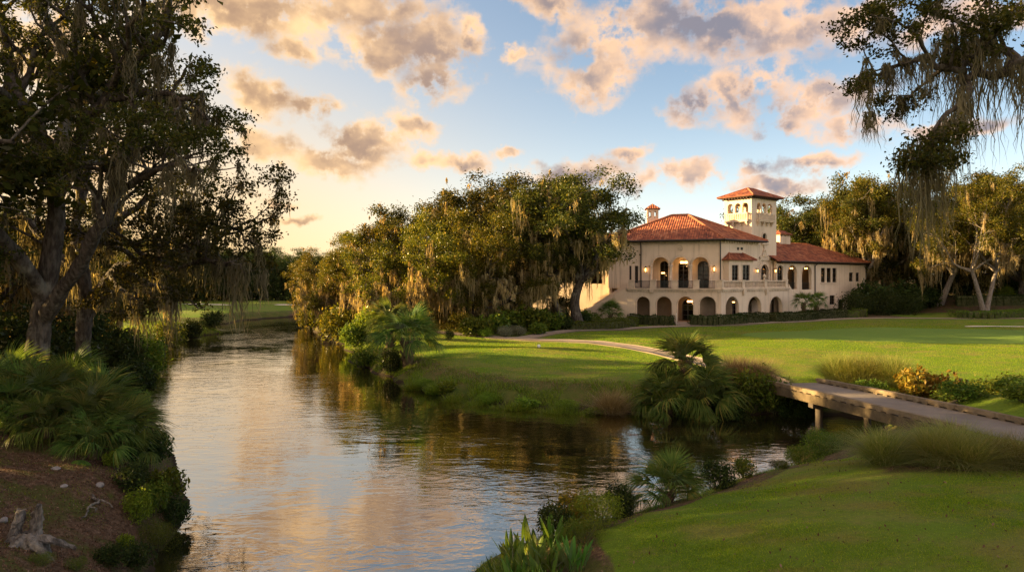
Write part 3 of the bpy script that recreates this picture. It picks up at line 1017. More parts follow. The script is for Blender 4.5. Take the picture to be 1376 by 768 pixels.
# --- terrace parapet: iron panels between stone piers on the left, stone balusters on the right
def pier(O, u, n, t, w=0.85, cap=True):
    mb = MB()
    mb.frame_box(O, u, n, t - w / 2, t + w / 2, -0.42, 0.10, FL + 0.06, FL + 1.12)
    mb.frame_box(O, u, n, t - w / 2 - 0.06, t + w / 2 + 0.06, -0.48, 0.16, FL + 1.122, FL + 1.24)
    mb.frame_box(O, u, n, t - w / 2 - 0.04, t + w / 2 + 0.04, -0.46, 0.14, FL + 0.058, FL + 0.2)
    own(mb.build('parapet_pier', CASTSTONE))
pl = [tpx(TC, UL, p) for p in (848.5, 877.5, 906.6, 935.4)]
for t in pl: pier(TC, UL, NL, t, 0.8)
tc_ = tpx(TC, UL, 962.5)
mb = MB()
mb.frame_box(TC, UL, NL, -0.1, tc_ + 0.1, -0.42, 0.10, FL + 0.06, FL + 1.12)
mb.frame_box(TC, UL, NL, -0.13, tc_ + 0.16, -0.48, 0.16, FL + 1.122, FL + 1.24)
tc2 = tpx(TC, UR, 972.5)
mb.frame_box(TC, UR, NR, 0.08, tc2, -0.41, 0.098, FL + 0.06, FL + 1.118)
mb.frame_box(TC, UR, NR, 0.08, tc2 + 0.06, -0.47, 0.158, FL + 1.12, FL + 1.238)
own(mb.build('parapet_pier', CASTSTONE))
spans = [(tc_ + 0.1, pl[3] - 0.4), (pl[3] + 0.4, pl[2] - 0.4), (pl[2] + 0.4, pl[1] - 0.4), (pl[1] + 0.4, pl[0] - 0.4)]
for a, b in spans:
    mb = MB()
    mb.frame_box(TC, UL, NL, a, b, -0.19, -0.13, FL + 1.06, FL + 1.12)
    mb.frame_box(TC, UL, NL, a, b, -0.18, -0.14, FL + 0.16, FL + 0.2)
    mb.frame_box(TC, UL, NL, a, b, -0.18, -0.14, FL + 0.88, FL + 0.91)
    n = int((b - a) / 0.145)
    for k in range(1, n):
        x = a + (b - a) * k / n
        mb.frame_box(TC, UL, NL, x - 0.024, x + 0.024, -0.18, -0.14, FL + 0.06, FL + 1.06)
    own(mb.build('iron_railing', IRON))
pr = [tpx(TC, UR, p) for p in (998.5, 1028.5, 1056.5)]
for t in pr: pier(TC, UR, NR, t, 0.62)
BAL = None
for a, b in ((tc2, pr[0] - 0.31), (pr[0] + 0.31, pr[1] - 0.31), (pr[1] + 0.31, pr[2] - 0.31)):
    mb = MB()
    mb.frame_box(TC, UR, NR, a, b, -0.34, 0.04, FL + 0.06, FL + 0.22)
    mb.frame_box(TC, UR, NR, a, b, -0.36, 0.06, FL + 0.98, FL + 1.14)
    bl = own(mb.build('balustrade', CASTSTONE))
    n = int((b - a) / 0.34)
    for k in range(n):
        c = pt(TC, UR, a + (b - a) * (k + 0.5) / n, NR, -0.15)
        if BAL is None:
            q = MB(); q.lathe((0, 0, 0), [(0.07, 0), (0.10, 0.06), (0.06, 0.14), (0.105, 0.3), (0.10, 0.4), (0.055, 0.56), (0.085, 0.68), (0.07, 0.76)], 8)
            BAL = q.build('baluster', CASTSTONE, None, True); o = BAL
        else:
            o = BAL.copy(); COL.objects.link(o)
        o.parent = bl
        o.location = (c[0] - 0, c[1] - 0, FL + 0.22)
# urn on the pier in front of the portal
q = MB(); t = pr[1]
c = pt(TC, UR, t, NR, -0.16)
q.lathe((c[0], c[1], FL + 1.24), [(0.2, 0), (0.2, 0.08), (0.09, 0.16), (0.2, 0.34), (0.27, 0.55), (0.24, 0.62), (0.12, 0.7), (0.05, 0.85)], 12)
own(q.build('urn', CASTSTONE, None, True))

# --- main block
mops = [op_px(C0, UL, 876.6, 899, 345.4, 390, True, FL + 0.03), op_px(C0, UL, 903.1, 925.4, 345.4, 390, True, FL + 0.03), op_px(C0, UL, 929.7, 952.6, 345.2, 390, True, FL + 0.03)]
sideop = op_px(C0, UL, 845.5, 848.5, 357, 380, False)
sideop2 = op_px(C0, UL, 853.0, 857.5, 357, 380, False)
wall('main_wall', C0, UL, NL, 0, LL, FL - 0.02, EZ, mops + [sideop, sideop2], 0.5)
window(C0, UL, NL, sideop, 2, 4)
window(C0, UL, NL, sideop2, 2, 4)
bay0, bay1 = tpx(C0, UR, 978.5), tpx(C0, UR, 1012.5)
vents = [op_px(C0, UR, 990.4, 993.6, 332.2, 335.8, False), op_px(C0, UR, 995.2, 998.6, 332.2, 335.8, False)]
wall('main_wall', C0, UR, NR, 0.004, tR, FL - 0.02, EZ, vents, 0.5)
for o in vents: window(C0, UR, NR, o, 2, 1, 0.15)
# rear and left walls close the block
B1 = pt(C0, UL, LL); B2 = pt(C0, UL, LL, NL, -15); B3 = pt(C0, UR, tR); B4 = pt(C0, UR, tR, NR, -14)
wall('main_wall', B1, (-NL[0], -NL[1]), UL, 0.51, 15, GZ, EZ, [], 0.4)
wall('main_wall', B2, (-UL[0], -UL[1]), (-NL[0], -NL[1]), 0.5, 15.5, GZ, EZ, [], 0.4)
# archivolts, columns and capitals of the loggia
mb = MB()
for o in mops:
    mb = MB()
    band(mb, C0, UL, NL, o, 0.34, 0.08, 0.02, False)
    band(mb, C0, UL, NL, o, 0.14, 0.14, 0.02, False)
    own(mb.build('archivolt', CASTSTONE))
zs = mops[1].zs
for a, b in ((mops[0].t0, mops[1].t1), (mops[1].t0, mops[2].t1)):
    c = (a + b) / 2
    mb = MB(); P2 = pt(C0, UL, c, NL, 0.10)
    mb.lathe((P2[0], P2[1], FL + 0.02), [(0.34, 0), (0.34, 0.16), (0.26, 0.3), (0.23, zs - FL - 0.7), (0.2, zs - FL - 0.5), (0.34, zs - FL - 0.16), (0.4, zs - FL - 0.08), (0.4, zs - FL + 0.02)], 12)
    own(mb.build('column', CASTSTONE, None, True))
for tt in (mops[0].t1 + 0.2, mops[2].t0 - 0.2):
    mb = MB(); P2 = pt(C0, UL, tt, NL, 0.02)
    mb.lathe((P2[0], P2[1], FL + 0.02), [(0.28, 0), (0.28, 0.16), (0.2, 0.3), (0.18, zs - FL - 0.7), (0.16, zs - FL - 0.5), (0.28, zs - FL - 0.16), (0.3, zs - FL - 0.06), (0.3, zs - FL + 0.02)], 12)
    own(mb.build('column', CASTSTONE, None, True))
# loggia rear wall with arched doors
LG = pt(C0, UL, 0, NL, -3.0)
ld = [op_px(LG, UL, a, b, 350.5, 391, True, FL + 0.04) for a, b in ((887, 898), (911.5, 925), (937.5, 952.5))]
wall('loggia_rear_wall', LG, UL, NL, -0.5, LL - 0.5, FL - 0.0, EZ - 1.0, ld, 0.3, STUCCO)
for o in ld: window(LG, UL, NL, o, 2, 6, 0.14, 'door')
mb = MB(); mb.frame_box(C0, UL, NL, 0.5, LL - 0.5, -3.0, -0.52, EZ - 1.25, EZ - 1.0); own(mb.build('loggia_ceiling', TIMBER))
# medallion
def disc_ornament(O, u, n, px, py, r):
    t = tpx(O, u, px); z = zpy(O, u, t, py)
    mb = MB()
    P = lambda a, b, d: (O[0] + u[0] * (t + a) + n[0] * d, O[1] + u[1] * (t + a) + n[1] * d, z + b)
    rr = [(r, -0.02), (r, 0.09), (r * .82, 0.10), (r * .78, 0.04), (r * .5, 0.05), (r * .42, 0.11), (0.02, 0.13)]
    k = 28
    v = []
    for j, (q, d) in enumerate(rr):
        for i in range(k):
            a = 2 * math.pi * i / k
            w = q * (1 + (0.08 * math.cos(7 * a) if j in (4, 5) else 0))
            v.append(P(w * math.cos(a), w * math.sin(a), d))
    f = []
    for j in range(len(rr) - 1):
        for i in range(k):
            f.append((j * k + i, j * k + (i + 1) % k, (j + 1) * k + (i + 1) % k, (j + 1) * k + i))
    f.append(tuple((len(rr) - 1) * k + i for i in range(k)))
    mb.add(v, f)
    own(mb.build('medallion', CASTSTONE, None, False))
disc_ornament(C0, UL, NL, 913.5, 333.6, 0.46)
# downpipes
def downpipe(O, u, n, px, ztop, zbot):
    t = tpx(O, u, px); a = pt(O, u, t, n, 0.12); b = pt(O, u, t, n, 0.9)
    mb = MB(); mb.tube([(b[0], b[1], ztop + 0.1), (a[0], a[1], ztop - 0.55), (a[0], a[1], zbot)], [0.085] * 3, 8)
    own(mb.build('downpipe', BRONZE))
downpipe(C0, UL, NL, 968.2, EZ - 0.1, FL + 0.1)
downpipe(C0, UL, NL, 861.5, EZ - 0.1, FL + 0.1)

# main roof
OV = 0.95
def off_corner(d):
    a = pt(C0, (0, 0), 0)
    A = pt(C0, UL, 0, NL, d); Bq = pt(C0, UR, 0, NR, d)
    return cross_line(A, UL, Bq, UR)
Cc = off_corner(OV)
Le = pt(C0, UL, LL + OV, NL, OV)
Re = pt(C0, UR, tR + 0.9, NR, OV)
P1 = (26.56, 103.0); RZ = 16.9
P2r = (P1[0] + UL[0] * 2.4, P1[1] + UL[1] * 2.4)
Lb = pt(C0, UL, LL + OV, NL, -15.5); Rb = pt(C0, UR, tR + 0.9, NR, -16)
E3 = lambda p: (p[0], p[1], EZ + 0.08)
T3 = lambda p: (p[0], p[1], RZ)
faces = [[E3(Le), E3(Cc), T3(P1), T3(P2r)], [E3(Cc), E3(Re), T3(P1)], [E3(Lb), E3(Le), T3(P2r)], [E3(Re), E3(Rb), T3(P1)], [E3(Rb), E3(Lb), T3(P2r), T3(P1)]]
rf = roof('main_roof', faces)
ridge_caps([(E3(Cc), T3(P1)), (T3(P1), T3(P2r)), (E3(Le), T3(P2r)), (E3(Re), T3(P1))], rf)
# eaves: dark soffit board, gutter and pale brackets
mb = MB()
mb.frame_box(C0, UL, NL, -0.2, LL + OV - 0.1, 0.02, OV - 0.06, EZ - 0.22, EZ - 0.085)
mb.frame_box(C0, UR, NR, 0.2, tR + 0.8, 0.02, OV - 0.06, EZ - 0.222, EZ - 0.088)
own(mb.build('soffit', TIMBER))
mb = MB()
g0 = off_corner(OV + 0.05); g1 = pt(C0, UL, LL + OV, NL, OV + 0.05); g2 = pt(C0, UR, tR + 0.9, NR, OV + 0.05)
mb.tube([(g1[0], g1[1], EZ - 0.06), (g0[0], g0[1], EZ - 0.06)], [0.1, 0.1], 8)
mb.tube([(g0[0], g0[1], EZ - 0.062), (g2[0], g2[1], EZ - 0.062)], [0.1, 0.1], 8)
own(mb.build('gutter', BRONZE))
mb = MB()
for k in range(int(LL / 0.62) + 1):
    mb.frame_box(C0, UL, NL, 0.1 + k * 0.62, 0.34 + k * 0.62, 0.004, 0.34, EZ - 0.47, EZ - 0.225)
for k in range(int(tR / 0.62)):
    mb.frame_box(C0, UR, NR, 0.45 + k * 0.62, 0.69 + k * 0.62, 0.004, 0.34, EZ - 0.47, EZ - 0.225)
mb.frame_box(C0, UL, NL, -0.03, LL + 0.05, 0.002, 0.08, EZ - 0.62, EZ - 0.475)
mb.frame_box(C0, UR, NR, 0.05, tR, 0.002, 0.078, EZ - 0.622, EZ - 0.477)
own(mb.build('dentil_cornice', CASTSTONE))

# cupola on the main roof
cz = 18.0
def square_tower(O, u, n, w, d, z0, z1, ops_front, ops_side, parent, name='wall', th=0.3):
    """four walls of a small tower; u x n frame, O at the front left corner"""
    A = O; Bq = pt(O, u, w); Cq = pt(O, u, w, n, -d); Dq = pt(O, u, 0, n, -d)
    wall(name, A, u, n, 0, w, z0, z1, ops_front, th, STUCCO, None, parent)
    wall(name, Bq, (-n[0], -n[1]), u, th + 0.002, d - th - 0.002, z0, z1, ops_side, th, STUCCO, None, parent)
    wall(name, Cq, (-u[0], -u[1]), (-n[0], -n[1]), 0, w, z0, z1, ops_front, th, STUCCO, None, parent)
    wall(name, Dq, n, (-u[0], -u[1]), th + 0.002, d - th - 0.002, z0, z1, ops_side, th, STUCCO, None, parent)

def pyramid(O, u, n, w, d, z, rise, ov, parent, name='roof'):
    q = [pt(O, u, -ov, n, ov), pt(O, u, w + ov, n, ov), pt(O, u, w + ov, n, -d - ov), pt(O, u, -ov, n, -d - ov)]
    ap = pt(O, u, w / 2, n, -d / 2)
    ap = (ap[0], ap[1], z + rise)
    q = [(p[0], p[1], z) for p in q]
    r = roof(name, [[q[i], q[(i + 1) % 4], ap] for i in range(4)], None, 0.12, parent)
    ridge_caps([(p, ap) for p in q], r, 0.11)
    return r
cD = 104.0
cO = ((869.5 - CX) / F * cD, cD)
cu = unit(-8); cn = unit(-98)
# cupola parts hang straight on the house
cw = (884.5 - 869.5) / F * cD
CUP = MB(); CUP.frame_box(cO, cu, cn, 0.1, cw - 0.1, -cw + 0.1, -0.1, 14.6, 16.5)
CUPO = own(CUP.build('cupola', STUCCO))
def part_of(o, p):
    o.parent = p
    o.matrix_parent_inverse = Matrix()
    return o
cop = [Op(0.3, 0.62, 16.75, 17.5), Op(cw - 0.62, cw - 0.3, 16.75, 17.5)]
for (A, u_, n_) in ((cO, cu, cn), (pt(cO, cu, cw), (-cn[0], -cn[1]), cu), (pt(cO, cu, cw, cn, -cw), (-cu[0], -cu[1]), (-cn[0], -cn[1])), (pt(cO, cu, 0, cn, -cw), cn, (-cu[0], -cu[1]))):
    s = 0.0 if abs(u_[0]) > 0.9 else 0.24
    o = wall('lantern_wall', A, u_, n_, s, cw - s, 15.0, 17.9, cop, 0.22)
    part_of(o, CUPO)
q = [pt(cO, cu, -.28, cn, .28), pt(cO, cu, cw + .28, cn, .28), pt(cO, cu, cw + .28, cn, -cw - .28), pt(cO, cu, -.28, cn, -cw - .28)]
q = [(p[0], p[1], 17.92) for p in q]; ap = pt(cO, cu, cw / 2, cn, -cw / 2); ap = (ap[0], ap[1], 18.75)
o = roof('lantern_roof', [[q[i], q[(i + 1) % 4], ap] for i in range(4)], None, 0.1)
part_of(o, CUPO)

# --- bay window
BO = pt(C0, UR, 0, NR, 0.9)
b0, b1 = tpx(BO, UR, 979.5), tpx(BO, UR, 1012)
bw = [op_px(BO, UR, 983.2, 992, 355.8, 376.5, False), op_px(BO, UR, 997.4, 1007.2, 355.8, 376.5, False)]
bz = zpy(BO, UR, (b0 + b1) / 2, 348.8)
BAY = wall('bay_wall', BO, UR, NR, b0, b1, FL, bz, bw, 0.3)
for o in bw: window(BO, UR, NR, o, 2, 4, 0.16)
mb = MB()
mb.frame_box(BO, UR, NR, b0, b0 + 0.3, -0.898, -0.302, FL, bz)
mb.frame_box(BO, UR, NR, b1 - 0.3, b1, -0.898, -0.302, FL, bz)
for o in bw: band(mb, BO, UR, NR, o, 0.12, 0.05, 0.01)
own(mb.build('bay_wall', STUCCO))
q = [pt(BO, UR, b0 - .4, NR, .4), pt(BO, UR, b1 + .4, NR, .4), pt(BO, UR, b1 + .4, NR, -.9), pt(BO, UR, b0 - .4, NR, -.9)]
q = [(p[0], p[1], bz + 0.02) for p in q]
rz_ = bz + 1.0
a1 = pt(BO, UR, b0 + 1.3, NR, -0.89); a2 = pt(BO, UR, b1 - 1.3, NR, -0.89)
a1 = (*a1, rz_); a2 = (*a2, rz_)
br = roof('bay_roof', [[q[0], q[1], a2, a1], [q[1], q[2], a2], [q[3], q[0], a1]], None, 0.14)
ridge_caps([(q[0], a1), (q[1], a2)], br, 0.1)

# --- tower
TO = pt(C0, UR, 0, NR, -0.8)
t0, t1 = tpx(TO, UR, 1010), tpx(TO, UR, 1043.2)
TW, TD = t1 - t0, 4.7
TWO = pt(TO, UR, t0)
TZ = 19.5
NRi = (-NR[0], -NR[1]); URi = (-UR[0], -UR[1])
def trel(px): return tpx(TO, UR, px) - t0
bel = [Op(trel(a), trel(b), zpy(TO, UR, t0, 285.5), zpy(TO, UR, t0, 271.2)) for a, b in ((1016.3, 1021.3), (1023, 1028.8), (1030.4, 1036.6))]
# shift so that the three openings sit in the middle of the face
mid = bel[1].c - TW / 2
for o in bel: o.c -= mid; o.t0 -= mid; o.t1 -= mid
niche = Op(trel(1024.2), trel(1029.4), zpy(TO, UR, t0, 326), zpy(TO, UR, t0, 312))
portal = Op(trel(1021.6), trel(1031.4), FL + 0.03, zpy(TO, UR, t0, 354.8))
TOWER = MB()
TOWER.frame_box(TWO, UR, NR, 0.36, TW - 0.36, -TD + 0.36, -2.2, FL, 16.2)
TOWER = own(TOWER.build('tower', STUCCO))
def twall(O, u, n, w, ops, th=0.35, s=0.0, z0=GZ):
    return part_of(wall('tower_wall', O, u, n, s, w - s, z0, TZ, ops, th), TOWER)
twall(TWO, UR, NR, TW, bel + [niche, portal])
sb = [Op(TD / 2 - 0.5 + d, TD / 2 + 0.5 + d, bel[0].z0, bel[0].z1) for d in (-1.28, 0, 1.28)]
twall(pt(TWO, UR, TW), NRi, UR, TD, sb, 0.35, 0.352)
twall(pt(TWO, UR, TW, NR, -TD), URi, NRi, TW, bel, 0.35)
twall(pt(TWO, UR, 0, NR, -TD), NR, URi, TD, sb, 0.35, 0.352)
mb = MB(); mb.frame_box(TWO, UR, NR, 0.36, TW - 0.36, -TD + 0.36, -0.36, bel[0].z0 - 0.35, bel[0].z0 - 0.1); part_of(own(mb.build('belfry_floor', FLOORTILE)), TOWER)
mb = MB(); mb.frame_box(TWO, UR, NR, 0.36, TW - 0.36, -TD + 0.36, -0.36, TZ - 0.7, TZ - 0.5); part_of(own(mb.build('belfry_ceiling', INTERIOR)), TOWER)
w_ = window(TWO, UR, NR, niche, 1, 2, 0.2); 
w_ = window(TWO, UR, NR, portal, 2, 5, 0.25, 'door')
# belfry balconies
def balcony(O, u, n, a, b, z):
    mb = MB()
    mb.frame_box(O, u, n, a, b, 0.004, 0.55, z - 0.28, z - 0.06)
    mb.frame_box(O, u, n, a - .05, b + .05, 0.004, 0.62, z - 0.058, z + 0.06)
    mb.frame_box(O, u, n, a, b, 0.44, 0.56, z + 0.9, z + 1.05)
    mb.frame_box(O, u, n, a, a + 0.12, 0.004, 0.438, z + 0.9, z + 1.05)
    mb.frame_box(O, u, n, b - 0.12, b, 0.004, 0.438, z + 0.9, z + 1.05)
    k = int((b - a) / 0.3)
    for i in range(k + 1):
        x = a + 0.07 + (b - a - 0.14) * i / k
        mb.frame_box(O, u, n, x - 0.07, x + 0.07, 0.44, 0.54, z + 0.06, z + 0.9)
    for i in range(4):
        x = a + 0.3 + (b - a - 0.6) * i / 3
        mb.frame_box(O, u, n, x - 0.13, x + 0.13, 0.004, 0.42, z - 0.55, z - 0.282)
        mb.frame_box(O, u, n, x - 0.10, x + 0.10, 0.004, 0.24, z - 0.85, z - 0.552)
    part_of(own(mb.build('balcony', CASTSTONE)), TOWER)
bzz = bel[0].z0 - 1.0
balcony(TWO, UR, NR, TW / 2 - 2.1, TW / 2 + 2.1, bzz)
balcony(pt(TWO, UR, 0, NR, -TD), NR, URi, TD / 2 - 1.95, TD / 2 + 1.95, bzz)
# belfry mouldings, eaves
mb = MB()
for O_, u_, n_, w_ in ((TWO, UR, NR, TW), (pt(TWO, UR, 0, NR, -TD), NR, URi, TD), (pt(TWO, UR, TW), NRi, UR, TD), (pt(TWO, UR, TW, NR, -TD), URi, NRi, TW)):
    mb.frame_box(O_, u_, n_, 0.0, w_, 0.003, 0.07, bel[0].zs - 0.12, bel[0].zs - 0.003) if False else None
    for k in range(int(w_ / 0.5)):
        x = 0.12 + k * 0.5
        mb.frame_box(O_, u_, n_, x, x + 0.2, 0.004, 0.6, TZ - 0.3, TZ - 0.1)
part_of(own(mb.build('eave_bracket', TIMBER)), TOWER)
mb = MB()
mb.frame_box(TWO, UR, NR, -0.68, TW + 0.68, -TD - 0.68, 0.68, TZ - 0.098, TZ - 0.03)
part_of(own(mb.build('soffit', TIMBER)), TOWER)
qq = [pt(TWO, UR, -.8, NR, .8), pt(TWO, UR, TW + .8, NR, .8), pt(TWO, UR, TW + .8, NR, -TD - .8), pt(TWO, UR, -.8, NR, -TD - .8)]
qq = [(p[0], p[1], TZ + 0.1) for p in qq]
ra = (*pt(TWO, UR, TD / 2 + 0.25, NR, -TD / 2), TZ + 1.6); rb = (*pt(TWO, UR, TW - TD / 2 - 0.25, NR, -TD / 2), TZ + 1.6)
tro = roof('tower_roof', [[qq[0], qq[1], rb, ra], [qq[1], qq[2], rb], [qq[2], qq[3], ra, rb], [qq[3], qq[0], ra]], None, 0.12)
part_of(tro, TOWER)
mb = MB()
for a, b in ((qq[0], ra), (qq[1], rb), (qq[2], rb), (qq[3], ra), (ra, rb)):
    mb.tube([a, b], [0.11, 0.11], 7)
part_of(own(mb.build('ridge_cap', RIDGE)), TOWER)
# portal surround with scrolled pediment
def portal_surround():
    mb = MB()
    band(mb, TWO, UR, NR, portal, 0.22, 0.16, 0.02)
    band(mb, TWO, UR, NR, portal, 0.5, 0.09, 0.02)
    c = portal.c; zt = portal.z1
    z0_ = FL + 0.03
    h = portal.w / 2
    for s in (-1, 1):
        x = c + s * (h + 0.78)
        mb.frame_box(TWO, UR, NR, x - 0.24, x + 0.24, 0.003, 0.22, z0_, zt + 0.35)
        mb.frame_box(TWO, UR, NR, x - 0.32, x + 0.32, 0.003, 0.30, zt + 0.352, zt + 0.6)
    out = [(-1.45, 0.6), (1.45, 0.6), (1.5, 0.78), (1.15, 0.86), (1.25, 1.15), (0.95, 1.3), (0.62, 1.18), (0.55, 1.5), (0.36, 1.85), (0.3, 2.1), (0.12, 2.32), (0, 2.45)]
    out = out + [(-a, b) for a, b in out[:1:-1][1:]]
    N = len(out)
    P = lambda a, b, d: (TWO[0] + UR[0] * (c + a) + NR[0] * d, TWO[1] + UR[1] * (c + a) + NR[1] * d, zt - 0.0 + b)
    tri = tessellate_polygon([[Vector((a, b, 0)) for a, b in out]])
    mb.add([P(a, b, 0.2) for a, b in out] + [P(a, b, 0.002) for a, b in out], [tuple(t) for t in tri] + [(i, (i + 1) % N, N + (i + 1) % N, N + i) for i in range(N)])
    # scroll rolls and shield
    for (a, b, r) in ((1.2, 0.98, 0.2), (-1.2, 0.98, 0.2), (0.55, 1.25, 0.17), (-0.55, 1.25, 0.17), (0, 1.3, 0.34), (0, 2.1, 0.2)):
        k = 12
        v = [P(a + r * math.cos(2 * math.pi * i / k), b + r * math.sin(2 * math.pi * i / k), 0.19) for i in range(k)] + [P(a + .6 * r * math.cos(2 * math.pi * i / k), b + .6 * r * math.sin(2 * math.pi * i / k), 0.34) for i in range(k)]
        mb.add(v, [tuple(range(k, 2 * k))] + [(i, (i + 1) % k, k + (i + 1) % k, k + i) for i in range(k)])
    part_of(own(mb.build('portal_surround', CASTSTONE)), TOWER)
    mb = MB()
    band(mb, TWO, UR, NR, niche, 0.2, 0.1, 0.02)
    mb.frame_box(TWO, UR, NR, niche.t0 - 0.35, niche.t1 + 0.35, 0.003, 0.3, niche.z0 - 0.2, niche.z0 - 0.02)
    mb.frame_box(TWO, UR, NR, niche.c - 0.25, niche.c + 0.25, 0.003, 0.2, niche.z0 - 0.65, niche.z0 - 0.202)
    mb.frame_box(TWO, UR, NR, niche.t0 - 0.3, niche.t1 + 0.3, 0.003, 0.25, niche.z0 - 0.02, niche.z0 + 0.5)
    part_of(own(mb.build('niche_surround', CASTSTONE)), TOWER)
portal_surround()

# --- right wing
WE = 9.95
wt0 = tpx(C0, UR, 1043.2) + 0.02
wt1 = tpx(C0, UR, 1163)
wa = [op_px(C0, UR, 1044.5, 1052.2, 356, 388, True), op_px(C0, UR, 1058.3, 1070.8, 356, 388.5, True), op_px(C0, UR, 1077.5, 1090.4, 356.3, 388.8, True)]
wt = [op_px(C0, UR, a, b, 359.8, 379.2, False) for a, b in ((1103.3, 1109.3), (1110.9, 1117), (1118.6, 1124.4))]
wsm = [op_px(C0, UR, a, b, 366, 378, False) for a, b in ((1141, 1146.5), (1150, 1155))]
wlow = [op_px(C0, UR, 1115, 1122, 396.5, 409, False)]
wdoor = [op_px(C0, UR, 1126.5, 1134, 402, 415, False, GZ + 0.25)]
wall('wing_wall', C0, UR, NR, wt0, wt1, GZ, WE, wa + wt + wsm + wlow + wdoor, 0.45)
for o in wt: window(C0, UR, NR, o, 1, 3)
for o in wsm: window(C0, UR, NR, o, 1, 2)
for o in wlow: window(C0, UR, NR, o, 2, 3)
window(C0, UR, NR, wdoor[0], 1, 1, 0.2, 'door')
for o in wa[1:]:
    window(C0, UR, NR, o, 2, 5, 1.6)
    mb = MB()
    mb.frame_box(C0, UR, NR, o.t0 + 0.01, o.t1 - 0.01, -0.3, -0.26, o.z0 + 1.0, o.z0 + 1.05)
    for k in range(9):
        x = o.t0 + o.w * (k + 0.5) / 9
        mb.frame_box(C0, UR, NR, x - 0.014, x + 0.014, -0.295, -0.265, o.z0 + 0.01, o.z0 + 1.0)
    own(mb.build('iron_railing', IRON))
window(C0, UR, NR, wa[0], 2, 5)
for o in wa: mould(C0, UR, NR, o, 0.2, 0.05, 0.02, False)
mb = MB()
mb.frame_box(C0, UR, NR, wt[0].t0 - 0.2, wt[2].t1 + 0.2, 0.003, 0.14, wt[0].z0 - 0.2, wt[0].z0 - 0.03)
own(mb.build('window_sill', CASTSTONE))
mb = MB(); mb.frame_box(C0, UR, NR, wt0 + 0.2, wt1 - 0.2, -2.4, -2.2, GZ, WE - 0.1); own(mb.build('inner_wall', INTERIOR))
w1 = pt(C0, UR, wt1); w2 = pt(C0, UR, wt1, NR, -11)
wall('wing_wall', w1, NRi, UR, 0.46, 11, GZ, WE, [], 0.4)
wall('wing_wall', w2, URi, NRi, 0.41, wt1 - wt0, GZ, WE, [], 0.4)
wf0 = pt(C0, UR, wt0 - 1.0, NR, 0.75); wf1 = pt(C0, UR, wt1 + 0.75, NR, 0.75); wb1 = pt(C0, UR, wt1 + 0.75, NR, -11.75); wb0 = pt(C0, UR, wt0 - 1.0, NR, -11.75)
rO = pt(C0, UR, 0, NR, -5.5)
rt = tpx(rO, UR, 1085)
WR = 13.2
rr0 = pt(rO, UR, wt0 - 1.0); rr1 = pt(rO, UR, rt)
E = lambda p: (p[0], p[1], WE + 0.06)
wr = roof('wing_roof', [[E(wf0), E(wf1), (*rr1, WR), (*rr0, WR)], [E(wf1), E(wb1), (*rr1, WR)], [E(wb1), E(wb0), (*rr0, WR), (*rr1, WR)]])
ridge_caps([((*rr0, WR), (*rr1, WR)), (E(wf1), (*rr1, WR))], wr, 0.15)
mb = MB()
mb.frame_box(C0, UR, NR, wt0, wt1 + 0.7, 0.02, 0.72, WE - 0.2, WE - 0.105)
for k in range(int((wt1 - wt0) / 0.7)):
    mb.frame_box(C0, UR, NR, wt0 + 0.2 + k * 0.7, wt0 + 0.36 + k * 0.7, 0.004, 0.6, WE - 0.36, WE - 0.202)
own(mb.build('soffit', TIMBER))
mb = MB()
a = pt(C0, UR, wt0, NR, 0.8); b = pt(C0, UR, wt1 + .75, NR, 0.8)
mb.tube([(a[0], a[1], WE - 0.07), (b[0], b[1], WE - 0.07)], [0.09, 0.09], 8)
own(mb.build('gutter', BRONZE))
downpipe(C0, UR, NR, 1094.5, WE - 0.1, GZ + 3.2)
# chimney on the wing
chO = pt(rO, UR, tpx(rO, UR, 1046), NR, 0.3)
cwid = tpx(rO, UR, 1064.5) - tpx(rO, UR, 1046)
cwid = min(cwid, 3.2)
mb = MB()
mb.frame_box(chO, UR, NR, 0, cwid, -1.5, 0, 11.8, 14.35)
for i in range(4):
    mb.frame_box(chO, UR, NR, 0.05 + i * (cwid - 0.25) / 3, 0.2 + i * (cwid - 0.25) / 3, -1.45, -0.05, 14.351, 14.7)
CH = own(mb.build('chimney', STUCCO))
q = [pt(chO, UR, -.25, NR, .25), pt(chO, UR, cwid + .25, NR, .25), pt(chO, UR, cwid + .25, NR, -1.75), pt(chO, UR, -.25, NR, -1.75)]
q = [(p[0], p[1], 14.72) for p in q]
ca_ = (*pt(chO, UR, 0.7, NR, -.75), 15.35); cb_ = (*pt(chO, UR, cwid - .7, NR, -.75), 15.35)
o = roof('chimney_cap', [[q[0], q[1], cb_, ca_], [q[1], q[2], cb_], [q[2], q[3], ca_, cb_], [q[3], q[0], ca_]], None, 0.1)
part_of(o, CH)

# --- left wing, mostly behind the oaks
LWO = pt(C0, UL, LL - 1.0, NL, -2.2)
lw0 = tpx(LWO, UL, 846); lw1 = tpx(LWO, UL, 700)
LWE = 11.0
lwo = [op_px(LWO, UL, 793.8, 809.2, 354.6, 381, True), op_px(LWO, UL, 754.6, 768, 352, 380, True), op_px(LWO, UL, 773, 780, 361, 381, False), op_px(LWO, UL, 822.2, 828.8, 359.2, 379, False),
       op_px(LWO, UL, 725, 737, 354, 380, True)]
lwo = [o for o in lwo if o.t0 > 0.2]
wall('wing_wall', LWO, UL, NL, 0, lw1, GZ, LWE, lwo, 0.45)
mb = MB()
for o in lwo:
    window(LWO, UL, NL, o, 2, 4)
    mould(LWO, UL, NL, o, 0.2, 0.06, 0.02)
l1 = pt(LWO, UL, lw1); l2 = pt(LWO, UL, lw1, NL, -11)
wall('wing_wall', l1, (-NL[0], -NL[1]), UL, 0.46, 11, GZ, LWE, [], 0.4)
wall('wing_wall', l2, (-UL[0], -UL[1]), (-NL[0], -NL[1]), 0.41, lw1, GZ, LWE, [], 0.4)
